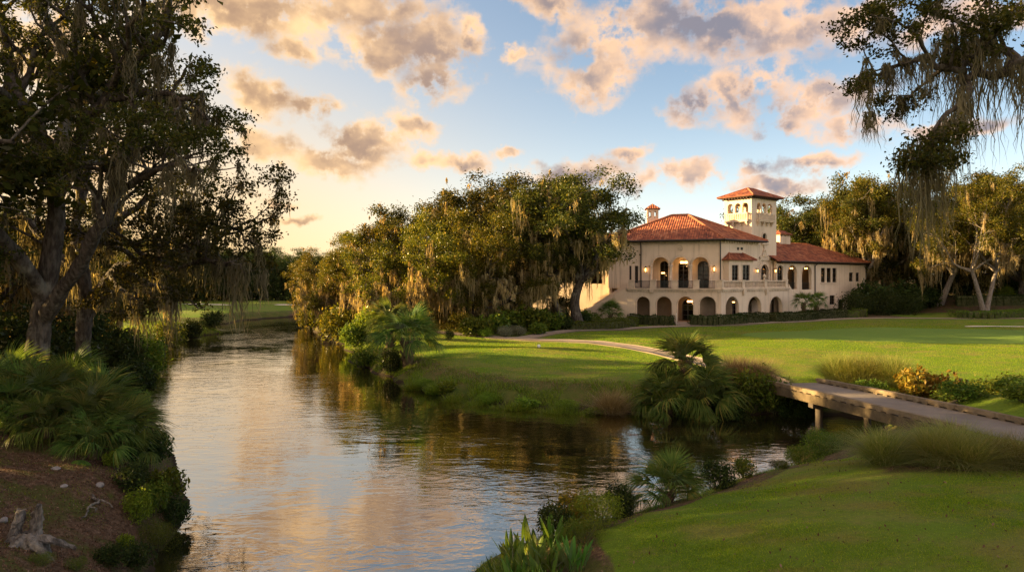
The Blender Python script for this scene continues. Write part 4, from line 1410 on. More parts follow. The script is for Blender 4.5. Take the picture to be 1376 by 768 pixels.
q = [pt(LWO, UL, lw1 + .8, NL, .8), pt(LWO, UL, -1.2, NL, .8), pt(LWO, UL, -1.2, NL, -11.8), pt(LWO, UL, lw1 + .8, NL, -11.8)]
q = [(p[0], p[1], LWE + 0.06) for p in q]
ra = (*pt(LWO, UL, lw1 - 5.5, NL, -5.5), LWE + 3.3); rb = (*pt(LWO, UL, -1.2, NL, -5.5), LWE + 3.3)
lr = roof('wing_roof', [[q[0], q[1], rb, ra], [q[2], q[3], ra, rb], [q[3], q[0], ra]])
ridge_caps([(q[0], ra), (ra, rb)], lr, 0.15)

# --- stairs: left flight down from the terrace, and the ramped wall at its right end
def steps(O, u, n, t0, t1, z0, z1, d0, d1, k, name='stair_flight'):
    mb = MB()
    for i in range(k):
        a = t0 + (t1 - t0) * i / k; b = t0 + (t1 - t0) * (i + 1) / k
        zt = z1 + (z0 - z1) * (i + 1) / k
        mb.frame_box(O, u, n, min(a, b), max(a, b), d0, d1, GZ, zt)
    return own(mb.build(name, CASTSTONE))
sO = eO
steps(sO, UL, NL, 0.02, 6.6, GZ + 0.25, FL, -2.6, -0.36, 24)
def slope_wall(O, u, n, t0, t1, za0, za1, d0, d1, name='stair_wall'):
    mb = MB()
    P = lambda t, d, z: (O[0] + u[0] * t + n[0] * d, O[1] + u[1] * t + n[1] * d, z)
    v = [P(t0, d0, GZ), P(t1, d0, GZ), P(t1, d0, za1), P(t0, d0, za0), P(t0, d1, GZ), P(t1, d1, GZ), P(t1, d1, za1), P(t0, d1, za0)]
    mb.add(v, [(0, 1, 2, 3), (5, 4, 7, 6), (3, 2, 6, 7), (1, 5, 6, 2), (4, 0, 3, 7), (4, 5, 1, 0)])
    return own(mb.build(name, STUCCO))
slope_wall(sO, UL, NL, 0.01, 6.9, FL + 0.15, GZ + 1.2, -0.35, 0.0)
slope_wall(sO, UL, NL, 0.01, 6.9, FL + 1.1, GZ + 1.6, -3.0, -2.65)
rO2 = pt(TC, UR, tr)
slope_wall(rO2, UR, NR, 0.01, 4.6, FL + 0.6, GZ + 0.7, -0.4, 0.0)
steps(rO2, UR, NR, 0.02, 4.4, GZ + 0.25, FL, -1.7, -0.41, 20)

# --- lamps on and in the house
LANT = None
def lantern(O, u, n, px, py, h=0.75):
    """bracket lantern: cage, glass that glows, hook"""
    t = tpx(O, u, px); z = zpy(O, u, t, py); c = pt(O, u, t, n, 0.34)
    mb = MB()
    r = 0.17
    mb.lathe((c[0], c[1], z), [(r * 0.6, -h * .5), (r, -h * .42), (r * .95, -h * .40)], 6)
    mb.lathe((c[0], c[1], z), [(r * 1.05, h * .28), (r * 1.15, h * .32), (r * .3, h * .55), (0.03, h * .62)], 6)
    for k in range(6):
        a = math.pi * 2 * k / 6
        mb.box((c[0] + r * .92 * math.cos(a), c[1] + r * .92 * math.sin(a), z - 0.03), (0.03, 0.03, h * .7))
    w = pt(O, u, t, n, 0.0)
    mb.tube([(w[0], w[1], z + h * .3), (w[0] + n[0] * .1, w[1] + n[1] * .1, z + h * .62), (c[0], c[1], z + h * .62)], [0.03] * 3, 6)
    ln = own(mb.build('wall_lantern', BRONZE))
    q = MB(); q.lathe((c[0], c[1], z), [(r * .45, -h * .38), (r * .62, -h * .1), (r * .6, h * .2), (r * .4, h * .27)], 8)
    part_of(q.build('lamp_glass', LAMPGLOW), ln)

def point(c, watts, rad=0.12):
    l = bpy.data.lights.new('lamp_light', 'POINT')
    l.energy = watts * 0.16; l.color = (1.0, 0.55, 0.2); l.shadow_soft_size = rad
    o = bpy.data.objects.new('lamp_light', l); COL.objects.link(o); o.location = c
    own(o)

for px, py in ((868, 362), (960, 361)): lantern(C0, UL, NL, px, py)
lantern(C0, UR, NR, 1015.2, 363.5, 0.55)
lantern(C0, UR, NR, 1039.5, 363.5, 0.6)
lantern(LWO, UL, NL, 787, 362, 0.6)

def chandelier(c, s=1.0, w=25):
    mb = MB()
    mb.tube([(c[0], c[1], c[2] + 0.9 * s), (c[0], c[1], c[2])], [0.02, 0.02], 6)
    k = 6
    ring = [(c[0] + .34 * s * math.cos(2 * math.pi * i / 16), c[1] + .34 * s * math.sin(2 * math.pi * i / 16), c[2] - 0.05) for i in range(17)]
    mb.tube(ring, [0.022] * 17, 5)
    ch = own(mb.build('chandelier', BRONZE))
    for i in range(k):
        q = MB()
        a = 2 * math.pi * i / k
        q.lathe((c[0] + .34 * s * math.cos(a), c[1] + .34 * s * math.sin(a), c[2]), [(0.05 * s, -0.05), (0.09 * s, 0.08 * s), (0.05 * s, 0.22 * s)], 6)
        part_of(q.build('bulb', LAMPGLOW), ch)
    point((c[0], c[1], c[2] - 0.35), w)

def inside(O, u, n, px, py, d):
    O2 = pt(O, u, 0, n, -d)
    t = tpx(O2, u, px); p = pt(O2, u, t)
    return (p[0], p[1], EYE - (py - HY) / F * p[1])
chandelier(inside(C0, UL, NL, 919, 353.5, 1.7), 1.25, 45)
chandelier(inside(C0, UL, NL, 891, 367, 1.9), 0.6, 20)
chandelier(inside(C0, UR, NR, 1064.5, 361, 0.9), 0.8, 18)
chandelier(inside(C0, UR, NR, 1084, 361, 0.9), 0.8, 18)
chandelier(inside(TC, UL, NL, 927, 405.5, 1.6), 0.9, 35)
chandelier(inside(TC, UL, NL, 946, 405.5, 1.7), 0.5, 16)
chandelier(inside(TC, UR, NR, 985.5, 406, 1.5), 0.5, 14)
# lamps in the rooms, seen through the panes
def room_lamp(O, u, n, px, py, d=1.1, r=0.2, w=14):
    c = inside(O, u, n, px, py, d)
    q = MB(); q.lathe(c, [(r * .4, -r), (r, -r * .4), (r * .9, r * .2), (r * .3, r * .7)], 8)
    own(q.build('room_lamp', LAMPGLOW))
    point((c[0], c[1], c[2] - 0.5), w)
room_lamp(C0, UR, NR, 987.7, 366, 0.6, 0.26)
room_lamp(LWO, UL, NL, 799, 364, 1.3, 0.2, 22)
room_lamp(LWO, UL, NL, 804.5, 366, 1.6, 0.16, 14)
room_lamp(LWO, UL, NL, 761, 368, 1.4, 0.22, 22)
room_lamp(C0, UR, NR, 1105.5, 366, 1.2, 0.1, 14)
room_lamp(C0, UR, NR, 1117.5, 364, 1.5, 0.1, 10)
room_lamp(C0, UR, NR, 1048, 361, 1.0, 0.16, 14)
room_lamp(TWO, UR, NR, 1025.5, 361, 1.0, 0.14, 12)
room_lamp(TWO, UR, NR, 1028.5, 361.3, 1.1, 0.12, 8)

# ------------------------------------------------------------------ vegetation builders
def cr(P, n=5):
    """smooth polyline through 3-D points"""
    P = np.array(P, float)
    if len(P) < 3: 
        t = np.linspace(0, 1, n * 2)[:, None]
        return P[0] * (1 - t) + P[-1] * t
    out = []
    for i in range(len(P) - 1):
        p0 = P[max(i - 1, 0)]; p1 = P[i]; p2 = P[i + 1]; p3 = P[min(i + 2, len(P) - 1)]
        for k in range(n):
            t = k / n
            out.append(0.5 * ((2 * p1) + (-p0 + p2) * t + (2 * p0 - 5 * p1 + 4 * p2 - p3) * t * t + (-p0 + 3 * p1 - 3 * p2 + p3) * t ** 3))
    out.append(P[-1])
    return np.array(out)

def unitv(v):
    v = np.asarray(v, float)
    return v / (np.linalg.norm(v, axis=-1, keepdims=True) + 1e-9)

class TreeBuilder:
    def __init__(s, seed, leaf=0.14, twig_leaves=26, spread=0.38, moss_step=0.5, moss_len=1.3, moss_w=0.03, moss_n=16, sides=7, ratio=(0.55, 0.5, 0.5), dens=(1.0, 1.5, 2.2), max_level=3, up=(0.35, 0.25, 0.15), min_twig=0.35, flat=0.6, moss_top=99.0):
        s.rg = np.random.default_rng(seed)
        s.wv, s.wf, s.nv = [], [], 0
        s.tips, s.moss = [], []
        s.__dict__.update(leaf=leaf, twig_leaves=twig_leaves, spread=spread, moss_step=moss_step, moss_len=moss_len, moss_w=moss_w, moss_n=moss_n, sides=sides, ratio=ratio, dens=dens, max_level=max_level, up=up, min_twig=min_twig, flat=flat, moss_top=moss_top)

    def wood(s, pts, rad, n):
        v, f, caps = tube_np(pts, rad, n)
        s.wv.append(v); s.wf.append(f + s.nv); s.nv += len(v)

    def limb(s, pts, r0, r1, level=0, leafy=True, t_from=0.25, nodes=5, rough=0.06):
        P = cr(pts, nodes)
        L = np.linalg.norm(np.diff(P, axis=0), axis=1).sum()
        if level == 0: P[1:] += s.rg.normal(0, rough, P[1:].shape) * min(1, L / 6)
        t = np.linspace(0, 1, len(P))
        rad = r0 + (r1 - r0) * t ** 0.8
        rad = rad * (1 + 0.10 * s.rg.normal(0, 1, len(P)) * (level == 0))
        s.wood(P, rad, s.sides if level < 2 else (5 if level == 2 else 3))
        if leafy: s.branch(P, rad, L, level, t_from)
        return P

    def branch(s, P, rad, L, level, t_from):
        rg = s.rg
        seg = np.linalg.norm(np.diff(P, axis=0), axis=1)
        cum = np.concatenate([[0], np.cumsum(seg)])
        T = unitv(np.gradient(P, axis=0))
        def at(t):
            d = t * cum[-1]
            return np.array([np.interp(d, cum, P[:, k]) for k in range(3)]), unitv(np.array([np.interp(d, cum, T[:, k]) for k in range(3)])), float(np.interp(d, cum, rad))
        if level >= 1 and level <= 2 or level == 0:
            k = int(L * (1 - t_from * 0.6) / s.moss_step * (0.6 if level == 0 else 1.0) + rg.random())
            for _ in range(k):
                t = t_from * 0.6 + (1 - t_from * 0.6) * rg.random()
                p, d, r = at(t)
                if p[2] > s.moss_top and rg.random() < 0.8: continue
                s.moss.append((p - np.array([0, 0, r * 0.6]), d, 1.0 if level < 2 else 0.6))
        if level >= s.max_level or L < s.min_twig:
            k = max(2, int(L / (s.spread * 0.75)))
            for t in np.linspace(0.3, 1.0, k):
                p, d, r = at(t); s.tips.append(p)
            return
        n = max(2, int(L * s.dens[level] + rg.random()))
        for i in range(n):
            t = t_from + (1 - t_from) * (i + rg.random()) / n
            p, d, r = at(t)
            side = unitv(rg.normal(0, 1, 3)); side = unitv(side - d * side.dot(d))
            side[2] = side[2] * 0.75
            dr = unitv(d * (0.45 + 0.3 * rg.random()) + side * 0.9 + np.array([0, 0, s.up[level]]))
            l = L * s.ratio[level] * (1.15 - 0.55 * t) * (0.65 + 0.7 * rg.random())
            l = min(l, 6.5)
            if l < s.min_twig * 0.8: l = s.min_twig * 0.8
            m = 5 if level < 2 else 4
            q = [p]
            w = dr.copy()
            for k in range(m):
                w = unitv(w + rg.normal(0, 0.22, 3) + np.array([0, 0, s.up[level] * 0.12]))
                q.append(q[-1] + w * l / m)
            q = np.array(q)
            r0 = min(r * 0.62, 0.035 * l + 0.012)
            rr = np.linspace(r0, max(0.25 * r0, 0.006), len(q))
            s.wood(q, rr, s.sides if level < 1 else (5 if level == 1 else 3))
            s.branch(q, rr, l, level + 1, 0.2)
        # the end of a limb carries leaves too
        p, d, r = at(1.0); s.tips.append(p)

    def wood_mesh(s, name):
        return mesh_np(name, np.concatenate(s.wv), np.concatenate(s.wf), True)

    def crown_mesh(s, name):
        return leaf_cloud(name, np.array(s.tips), s.twig_leaves, s.spread, s.leaf, s.rg, s.flat)

    def moss_mesh(s, name, dense=1.0):
        return moss_cloud(name, s.moss, s.moss_len, s.moss_w, s.moss_n, s.rg)

def leaf_quads(c, size, rg, up=0.35, aspect=0.5):
    """diamond leaves, slightly folded: 4 corners, 2 triangles sharing the midrib"""
    N = len(c)
    ax = unitv(rg.normal(0, 1, (N, 3)))
    nr = rg.normal(0, 1, (N, 3)); nr[:, 2] += up
    nr = unitv(nr - ax * (nr * ax).sum(1, keepdims=True))
    sd = np.cross(ax, nr)
    sz = (size * (0.6 + 0.8 * rg.random(N)))[:, None]
    a = c - ax * sz * 0.5
    b = c + sd * sz * aspect * 0.5 + nr * sz * 0.08
    d = c + ax * sz * 0.5
    e = c - sd * sz * aspect * 0.5 + nr * sz * 0.08
    v = np.stack([a, b, d, e], 1).reshape(-1, 3)
    i = np.arange(N)[:, None] * 4
    return v, i + np.array([[0, 1, 2, 3]])

def leaf_cloud(name, tips, per, spread, size, rg, flat=0.6):
    n = len(tips)
    cnt = rg.poisson(per, n)
    c = np.repeat(tips, cnt, axis=0)
    off = rg.normal(0, 1, c.shape) * spread * 0.62
    off[:, 2] *= flat
    off[:, 2] += spread * 0.1
    v, f = leaf_quads(c + off, size, rg, 0.5, 0.55)
    return mesh_np(name, v, f)

def moss_cloud(name, anchors, length, width, n_str, rg, nseg=8):
    """hanging beards: each anchor is a curtain of thin tapering strands"""
    if not anchors: return None
    AP, AL, AD = [], [], []
    for (p, d, k) in anchors:
        L = length * k * (0.35 + rg.gamma(1.6, 0.5)) if k > 0 else -k
        m = max(3, int(n_str * (0.5 + rg.random()))) if k > 0 else int(n_str * 0.95)
        along = np.clip(rg.normal(0, 0.4, m), -1, 1)
        wd = (0.16 + 0.12 * L) * min(1.0, width / 0.03)
        base = p + d[None] * along[:, None] * wd * 1.6 + rg.normal(0, 0.045, (m, 3)) * min(2, width / 0.03)
        AP.append(base)
        AL.append(L * (1 - 0.55 * np.abs(along)) * (0.35 + 0.75 * rg.random(m)))
    P = np.concatenate(AP); L = np.concatenate(AL)
    N = len(P)
    t = np.linspace(0, 1, nseg + 1)
    sway = rg.normal(0, 1, (N, nseg + 1, 2)).cumsum(1) * 0.042 * (L[:, None, None] ** 0.5)
    x = P[:, 0:1] + sway[..., 0] - 0.02 * sway[:, :1, 0]
    y = P[:, 1:2] + sway[..., 1]
    z = P[:, 2:3] - L[:, None] * t[None]
    a = rg.random(N) * np.pi
    wv = width * (0.5 + rg.random(N))[:, None] * (np.array([0.7, 1.2, 1.25, 1.05, 0.95, 0.8, 0.6, 0.4, 0.06])[:nseg + 1])[None] * (0.45 + 1.1 * rg.random((N, nseg + 1)))
    tw = a[:, None] + np.linspace(0, 1.4, nseg + 1)[None]
    dx = np.cos(tw) * wv; dy = np.sin(tw) * wv
    l = np.stack([x - dx, y - dy, z], -1); r = np.stack([x + dx, y + dy, z], -1)
    v = np.stack([l, r], 2).reshape(N, -1, 3)
    K = 2 * (nseg + 1)
    i = (np.arange(N)[:, None] * K + np.arange(nseg)[None] * 2).ravel()
    f = np.stack([i, i + 1, i + 3, i + 2], -1)
    return mesh_np(name, v.reshape(-1, 3), f)

def plant_tree(name, loc, meshes, mats, label, cat, group=None, scale=(1, 1, 1), rz=0.0):
    o = empty(name, loc, rz)
    o.scale = scale
    tag(o, label, cat, group)
    for part, me, mat in zip(('trunk', 'crown', 'moss'), meshes, mats):
        if me is None: continue
        p = bpy.data.objects.new(part, me)
        COL.objects.link(p)
        if not me.materials: me.materials.append(mat)
        p.parent = o
        if me.materials[0] != mat:
            p.material_slots[0].link = 'OBJECT'
            p.material_slots[0].material = mat
    return o

# ------------------------------------------------------------------ big moss-hung oaks at the left
def to_pts(path, D, loc=(0, 0, 0)):
    """(x, y, depth shift) along the drawn limb -> points in the place, relative to loc"""
    return [np.array(W(p[0], p[1], D + (p[2] if len(p) > 2 else 0))) - np.array(loc) for p in path]

def big_oak(name, label, D, base_px, trunk, limbs, seed, tb, beards=()):
    bx = (base_px - CX) / F * D
    z = hz(bx, D)
    loc = (bx, D, z)
    p = to_pts(trunk, D, loc)
    p[0][:] = (0, 0, -0.4)
    # root flare
    rg = np.random.default_rng(seed)
    r0, r1 = tb.tr
    P = cr(p, 6)
    t = np.linspace(0, 1, len(P))
    rad = r0 + (r1 - r0) * t ** 0.7 + r0 * 0.55 * np.exp(-t * 16)
    rad *= 1 + 0.05 * rg.normal(0, 1, len(P))
    tb.wood(P, rad, 14)
    for k in range(7):
        a = k * 0.9 + rg.random() * 0.4
        tb.wood(np.array([[0.3 * math.cos(a), 0.3 * math.sin(a), 0.65], [r0 * 1.2 * math.cos(a), r0 * 1.2 * math.sin(a), 0.22], [r0 * 2.6 * math.cos(a + .2), r0 * 2.6 * math.sin(a + .2), -0.15]]), np.array([r0 * .4, r0 * .3, r0 * .1]), 7)
    for (path, a, b, tf) in limbs:
        tb.limb(to_pts(path, D, loc), a, b, 0, True, tf)
    for (bx_, by_, dd, ln) in beards:
        for q in range(2):
            p = np.array(W(bx_ + rg.normal(0, 3), by_ + rg.normal(0, 3), D + dd + rg.normal(0, .2))) - np.array(loc)
            tb.moss.append((p, unitv(np.array([1, rg.normal(0, .5), 0.1])), -ln * (0.9 + 0.45 * rg.random())))
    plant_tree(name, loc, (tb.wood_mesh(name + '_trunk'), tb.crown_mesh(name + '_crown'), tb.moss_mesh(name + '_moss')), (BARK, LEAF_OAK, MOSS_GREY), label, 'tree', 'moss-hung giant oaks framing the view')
    return loc

tb = TreeBuilder(11, leaf=0.125, twig_leaves=24, spread=0.25, moss_step=2.6, moss_len=0.9, moss_w=0.014, moss_n=34, sides=9, dens=(1.0, 1.15, 1.8), ratio=(0.36, 0.48, 0.5))
tb.tr = (0.46, 0.30)
big_oak('live_oak', 'huge leaning live oak with forked trunk behind the palmetto on the left bank', 27, 45,
        [(45, 540), (50, 470), (60, 400), (70, 335), (76, 285), (72, 240)],
        [([(52, 440, 0), (95, 372, -1), (137, 305, -2), (152, 265, -2), (168, 205, -3), (180, 140, -4)], 0.32, 0.10, 0.45),
         ([(72, 245, 0), (48, 170, 1), (18, 105, 2), (2, 20, 3), (-5, -70, 3)], 0.36, 0.12, 0.25),
         ([(74, 262, 0), (108, 190, -1), (130, 142, -2), (166, 100, -2), (200, 62, -3), (224, 25, -3), (236, -50, -4)], 0.34, 0.07, 0.25),
         ([(124, 152, -2), (160, 128, -3), (208, 127, -3), (242, 130, -4), (268, 148, -4), (284, 182, -5)], 0.20, 0.035, 0.25),
         ([(73, 240, 0), (92, 130, 2), (104, 40, 3), (120, -70, 4)], 0.30, 0.09, 0.3),
         ([(152, 262, -2), (196, 235, -3), (240, 222, -5), (272, 232, -6)], 0.16, 0.03, 0.3),
         ([(60, 400, 0), (10, 330, -2), (-50, 280, -4), (-120, 260, -5)], 0.34, 0.10, 0.3),
         ([(90, 215, 0), (150, 215, 4), (215, 190, 7), (260, 160, 9)], 0.18, 0.04, 0.2),
         ([(40, 150, 1), (-30, 110, -2), (-90, 90, -4)], 0.2, 0.05, 0.2),
         ([(150, 120, -3), (185, 20, -6), (190, -60, -8)], 0.13, 0.04, 0.2)], 11, tb,
        [(90, 50, 2, 2.2), (112, 60, 2, 2.4), (75, 95, 1, 3.0), (118, 100, -1, 2.8), (100, 130, 0, 3.2), (165, 110, -2, 1.6), (185, 95, -2, 1.6), (212, 80, -3, 2.4), (232, 60, -3, 1.4), (200, 128, -3, 1.1),
         (225, 128, -3, 1.8), (240, 130, -4, 1.4), (265, 145, -4, 2.6), (20, 80, 2, 2.4), (5, 120, 2, 2.6), (40, 140, 1, 2.8), (150, 200, -3, 2.2), (162, 210, -3, 2.4), (15, 170, 1, 3.0), (60, 190, 0, 2.2), (128, 145, -2, 2.2), (260, 222, -5, 1.6), (225, 225, -5, 1.8)])

tb = TreeBuilder(23, leaf=0.155, twig_leaves=22, spread=0.34, moss_step=2.6, moss_len=1.1, moss_w=0.018, moss_n=28, sides=8, dens=(1.0, 1.1, 1.7), ratio=(0.33, 0.48, 0.5))
tb.tr = (0.42, 0.32)
big_oak('live_oak', 'spreading live oak whose long mossy limb reaches out over the river', 37, 112,
        [(112, 505), (112, 450), (115, 400), (110, 350)],
        [([(112, 440, 0), (128, 398, 0), (162, 364, -1), (202, 344, -2), (245, 336, -3), (285, 325, -3), (315, 306, -4), (336, 296, -4)], 0.42, 0.04, 0.3),
         ([(200, 344, -2), (232, 362, -3), (270, 350, -5), (310, 352, -6), (332, 366, -6)], 0.18, 0.03, 0.25),
         ([(110, 352, 0), (104, 290, 1), (125, 215, 2), (150, 150, 2)], 0.36, 0.08, 0.3),
         ([(112, 380, 0), (60, 320, 1), (10, 280, 2), (-50, 260, 2)], 0.30, 0.06, 0.3),
         ([(120, 330, 0), (180, 280, 2), (225, 255, 3), (262, 264, 3)], 0.24, 0.05, 0.25),
         ([(250, 334, -3), (278, 295, -4), (298, 276, -4)], 0.13, 0.03, 0.2),
         ([(150, 372, -1), (180, 400, -4), (225, 402, -6)], 0.15, 0.03, 0.25)], 23, tb,
        [(252, 262, 1, 4.6), (262, 268, 1, 4.4), (245, 280, 1, 3.6), (288, 340, -4, 2.4), (308, 345, -5, 3.0), (326, 352, -6, 3.4), (352, 366, -6, 1.8), (232, 400, -6, 2.8), (205, 402, -5, 2.4), (185, 398, -4, 2.2), (170, 370, -1, 2.6),
         (155, 250, 2, 4.0), (140, 290, 1, 3.6), (125, 300, 1, 3.6), (215, 345, -2, 2.2), (340, 305, -4, 1.4), (275, 330, -3, 2.0), (200, 270, 2, 3.0), (100, 330, 0, 3.4), (60, 320, 1, 3.0)])

# the oak out of frame at the right whose limb hangs into the picture
tb = TreeBuilder(37, leaf=0.10, twig_leaves=40, spread=0.26, moss_step=2.4, moss_len=0.8, moss_w=0.010, moss_n=36, sides=9, dens=(1.3, 1.6, 2.0), min_twig=0.3, ratio=(0.30, 0.5, 0.5))
tb.tr = (0.6, 0.4)
big_oak('live_oak', 'live oak hanging its mossy limb into the upper right corner', 17.5, 1520,
        [(1520, 640), (1515, 500), (1525, 350), (1515, 210), (1500, 140)],
        [([(1505, 160, 0), (1440, 95, 0), (1378, 84, 0), (1335, 98, 0), (1300, 104, 0), (1268, 88, 0), (1235, 78, 0), (1210, 88, 0), (1168, 102, 0)], 0.20, 0.02, 0.3),
         ([(1380, 84, 0), (1335, 58, 1), (1300, 38, 1), (1255, 12, 1), (1215, 8, 1)], 0.12, 0.02, 0.2),
         ([(1302, 104, 0), (1300, 128, -.5), (1268, 158, -1), (1245, 192, -1), (1240, 235, -1)], 0.09, 0.02, 0.75),
         ([(1270, 88, 0), (1240, 115, 1), (1212, 138, 1), (1190, 150, 1)], 0.06, 0.015, 0.3),
         ([(1250, 84, 0), (1232, 46, -.5), (1200, 30, -1), (1172, 22, -1)], 0.06, 0.015, 0.2),
         ([(1500, 150, 0), (1440, 20, 1), (1370, -40, 2), (1290, -70, 2)], 0.2, 0.03, 0.3),
         ([(1500, 150, 0), (1590, 60, 1), (1680, 20, 2)], 0.2, 0.04, 0.3),
         ([(1500, 180, 0), (1560, 120, 3), (1600, 60, 7)], 0.2, 0.04, 0.3)], 37, tb,
        [(1276, 34, 1, 2.0), (1292, 38, 1, 2.6), (1308, 44, 1, 2.6), (1318, 50, 1, 2.0), (1262, 55, 1, 2.0), (1240, 76, 0, 1.5), (1220, 78, 0, 1.1), (1192, 88, 0, 1.0), (1285, 98, 0, 2.2), (1296, 126, -.5, 2.0), (1300, 120, -.5, 2.3),
         (1270, 156, -1, 3.0), (1258, 170, -1, 3.1), (1248, 185, -1, 3.1), (1240, 195, -1, 2.8), (1222, 196, -1, 2.4), (1340, 78, 0, 1.1), (1358, 82, 0, 1.3), (1374, 84, 0, 2.4), (1162, 94, 0, 1.5), (1172, 150, 1, 0.9), (1205, 132, 1, .8), (1335, 40, 1, 1.6), (1230, 30, 1, 1.0), (1398, 90, 0, 2.0)])

# ------------------------------------------------------------------ oaks of the grove: kinds built once, then planted
def oak_kind(name, seed, h=16.0, fork=0.22, limbs=6, spread=0.55, lean=(0, 0), leaf=0.30, per=165, moss_len=1.7, two=False, moss_step=1.25, low=0.0):
    rg = np.random.default_rng(seed)
    tb = TreeBuilder(seed + 100, leaf=leaf, twig_leaves=per, spread=0.98, moss_step=moss_step, moss_len=moss_len, moss_w=0.055, moss_n=15, moss_top=h * 0.62, sides=7, dens=(0.75, 0.75, 1.0), max_level=2, ratio=(0.52, 0.5, 0.5), min_twig=0.7, up=(0.28, 0.08, -0.12), flat=0.70)
    stems = [(0, 0, lean)] if not two else [(-0.5, 0, (-0.18, 0)), (0.5, 0.2, (0.22, 0.05))]
    for (sx, sy, ln) in stems:
        top = np.array([sx + ln[0] * h, sy + ln[1] * h, h * fork * (1.6 if two else 1)])
        pts = cr([np.array([sx * .6, sy * .6, -0.4]), np.array([sx, sy, 0]) + (top - np.array([sx, sy, 0])) * 0.5 + rg.normal(0, 0.2, 3), top], 6)
        r0 = h * 0.036 * (0.75 if two else 1)
        t = np.linspace(0, 1, len(pts))
        tb.wood(pts, r0 * (1 - 0.35 * t) + r0 * 0.6 * np.exp(-t * 9), 10)
        n = limbs if not two else limbs // 2 + 1
        for k in range(n):
            a = 2 * math.pi * (k + 0.6 * rg.random()) / n
            reach = h * spread * (0.55 + 0.5 * rg.random())
            rise = h * (0.35 + 0.42 * rg.random()) * (1 - low * (k % 2))
            if k % 3 == 1: rise *= 0.48; reach *= 1.1
            e = top + np.array([math.cos(a) * reach, math.sin(a) * reach, rise])
            m1 = top + (e - top) * 0.35 + np.array([0, 0, -rise * 0.10]) + rg.normal(0, 0.4, 3)
            m2 = top + (e - top) * 0.7 + np.array([0, 0, rise * 0.02]) + rg.normal(0, 0.5, 3)
            tb.limb([top - (0, 0, 0.3), m1, m2, e], r0 * 0.55, r0 * 0.10, 0, True, 0.22, 4)
        # leader
        e = top + np.array([rg.normal(0, 1), rg.normal(0, 1), h * (1 - fork) * 0.93])
        tb.limb([top, top + (e - top) * 0.5 + rg.normal(0, 0.6, 3), e], r0 * 0.55, r0 * 0.10, 0, True, 0.25, 4)
    for p in tb.tips:
        if 0.18 * h < p[2] < 0.72 * h and rg.random() < 0.55 * (1.25 - p[2] / h):
            a = rg.random() * 6.283
            tb.moss.append((p - np.array([0, 0, 0.35]), np.array([math.cos(a), math.sin(a), 0.1]), 1.35))
    tb.tips = [t for t in tb.tips if rg.random() < 0.36]
    T = np.array(tb.tips)
    KDIM[name] = (np.percentile(T[:, 2], 99.3) + 0.5, np.percentile(np.abs(T[:, :2]).max(1), 97))
    return tb.wood_mesh(name + '_trunk'), tb.crown_mesh(name + '_crown'), tb.moss_mesh(name + '_moss')

KDIM = {}
K_ROUND = oak_kind('round_oak', 1)
K_WIDE = oak_kind('wide_oak', 2, fork=0.20, limbs=7, spread=0.68, low=0.35)
K_TALL = oak_kind('tall_oak', 3, h=18.0, fork=0.34, limbs=6, spread=0.40, moss_len=1.5)
K_LEAN = oak_kind('leaning_oak', 4, h=17.0, fork=0.36, limbs=6, spread=0.42, lean=(-0.16, 0.02))
K_TWIN = oak_kind('twin_oak', 5, h=17.0, fork=0.26, limbs=8, spread=0.5, two=True, moss_len=1.5)
KH = {k: (m, KDIM[n][0]) for k, m, n in (('round', K_ROUND, 'round_oak'), ('wide', K_WIDE, 'wide_oak'), ('tall', K_TALL, 'tall_oak'), ('lean', K_LEAN, 'leaning_oak'), ('twin', K_TWIN, 'twin_oak'))}

def oak(kind, px, D, top_py, label, group, leaf=LEAF_OAK, wide=1.0, rz=0.0, bark=BARK, name='oak_tree', zb=None, moss=True, cat='tree'):
    x = (px - CX) / F * D
    z = hz(x, D) if zb is None else zb
    H = EYE - (top_py - HY) / F * D - z
    (tr, cw, ms), h = KH[kind]
    s = H / h
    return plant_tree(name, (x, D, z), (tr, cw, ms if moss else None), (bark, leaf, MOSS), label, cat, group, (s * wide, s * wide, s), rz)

GROVE = 'mossy oaks of the grove between river and clubhouse'
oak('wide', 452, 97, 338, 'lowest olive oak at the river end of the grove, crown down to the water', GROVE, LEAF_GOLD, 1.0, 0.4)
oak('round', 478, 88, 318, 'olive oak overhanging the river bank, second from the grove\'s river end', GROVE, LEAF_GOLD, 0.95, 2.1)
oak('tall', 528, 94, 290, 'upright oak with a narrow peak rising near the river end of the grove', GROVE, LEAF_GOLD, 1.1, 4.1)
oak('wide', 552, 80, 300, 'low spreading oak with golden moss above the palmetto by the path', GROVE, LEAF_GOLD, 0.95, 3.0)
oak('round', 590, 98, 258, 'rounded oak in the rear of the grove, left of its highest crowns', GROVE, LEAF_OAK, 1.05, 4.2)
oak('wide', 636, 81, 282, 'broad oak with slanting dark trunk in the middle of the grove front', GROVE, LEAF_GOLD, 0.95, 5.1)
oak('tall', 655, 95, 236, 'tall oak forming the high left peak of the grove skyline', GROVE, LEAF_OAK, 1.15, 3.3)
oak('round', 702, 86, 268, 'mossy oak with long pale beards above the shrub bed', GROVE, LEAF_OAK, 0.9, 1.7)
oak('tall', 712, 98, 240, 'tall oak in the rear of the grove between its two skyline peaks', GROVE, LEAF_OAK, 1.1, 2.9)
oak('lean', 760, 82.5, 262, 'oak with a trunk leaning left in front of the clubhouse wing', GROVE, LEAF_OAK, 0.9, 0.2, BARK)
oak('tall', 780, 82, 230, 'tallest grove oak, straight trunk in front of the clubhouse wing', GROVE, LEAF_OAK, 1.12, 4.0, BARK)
oak('round', 430, 118, 345, 'small far oak on the river bend behind the grove', GROVE, LEAF_GOLD, 0.9, 0.9)

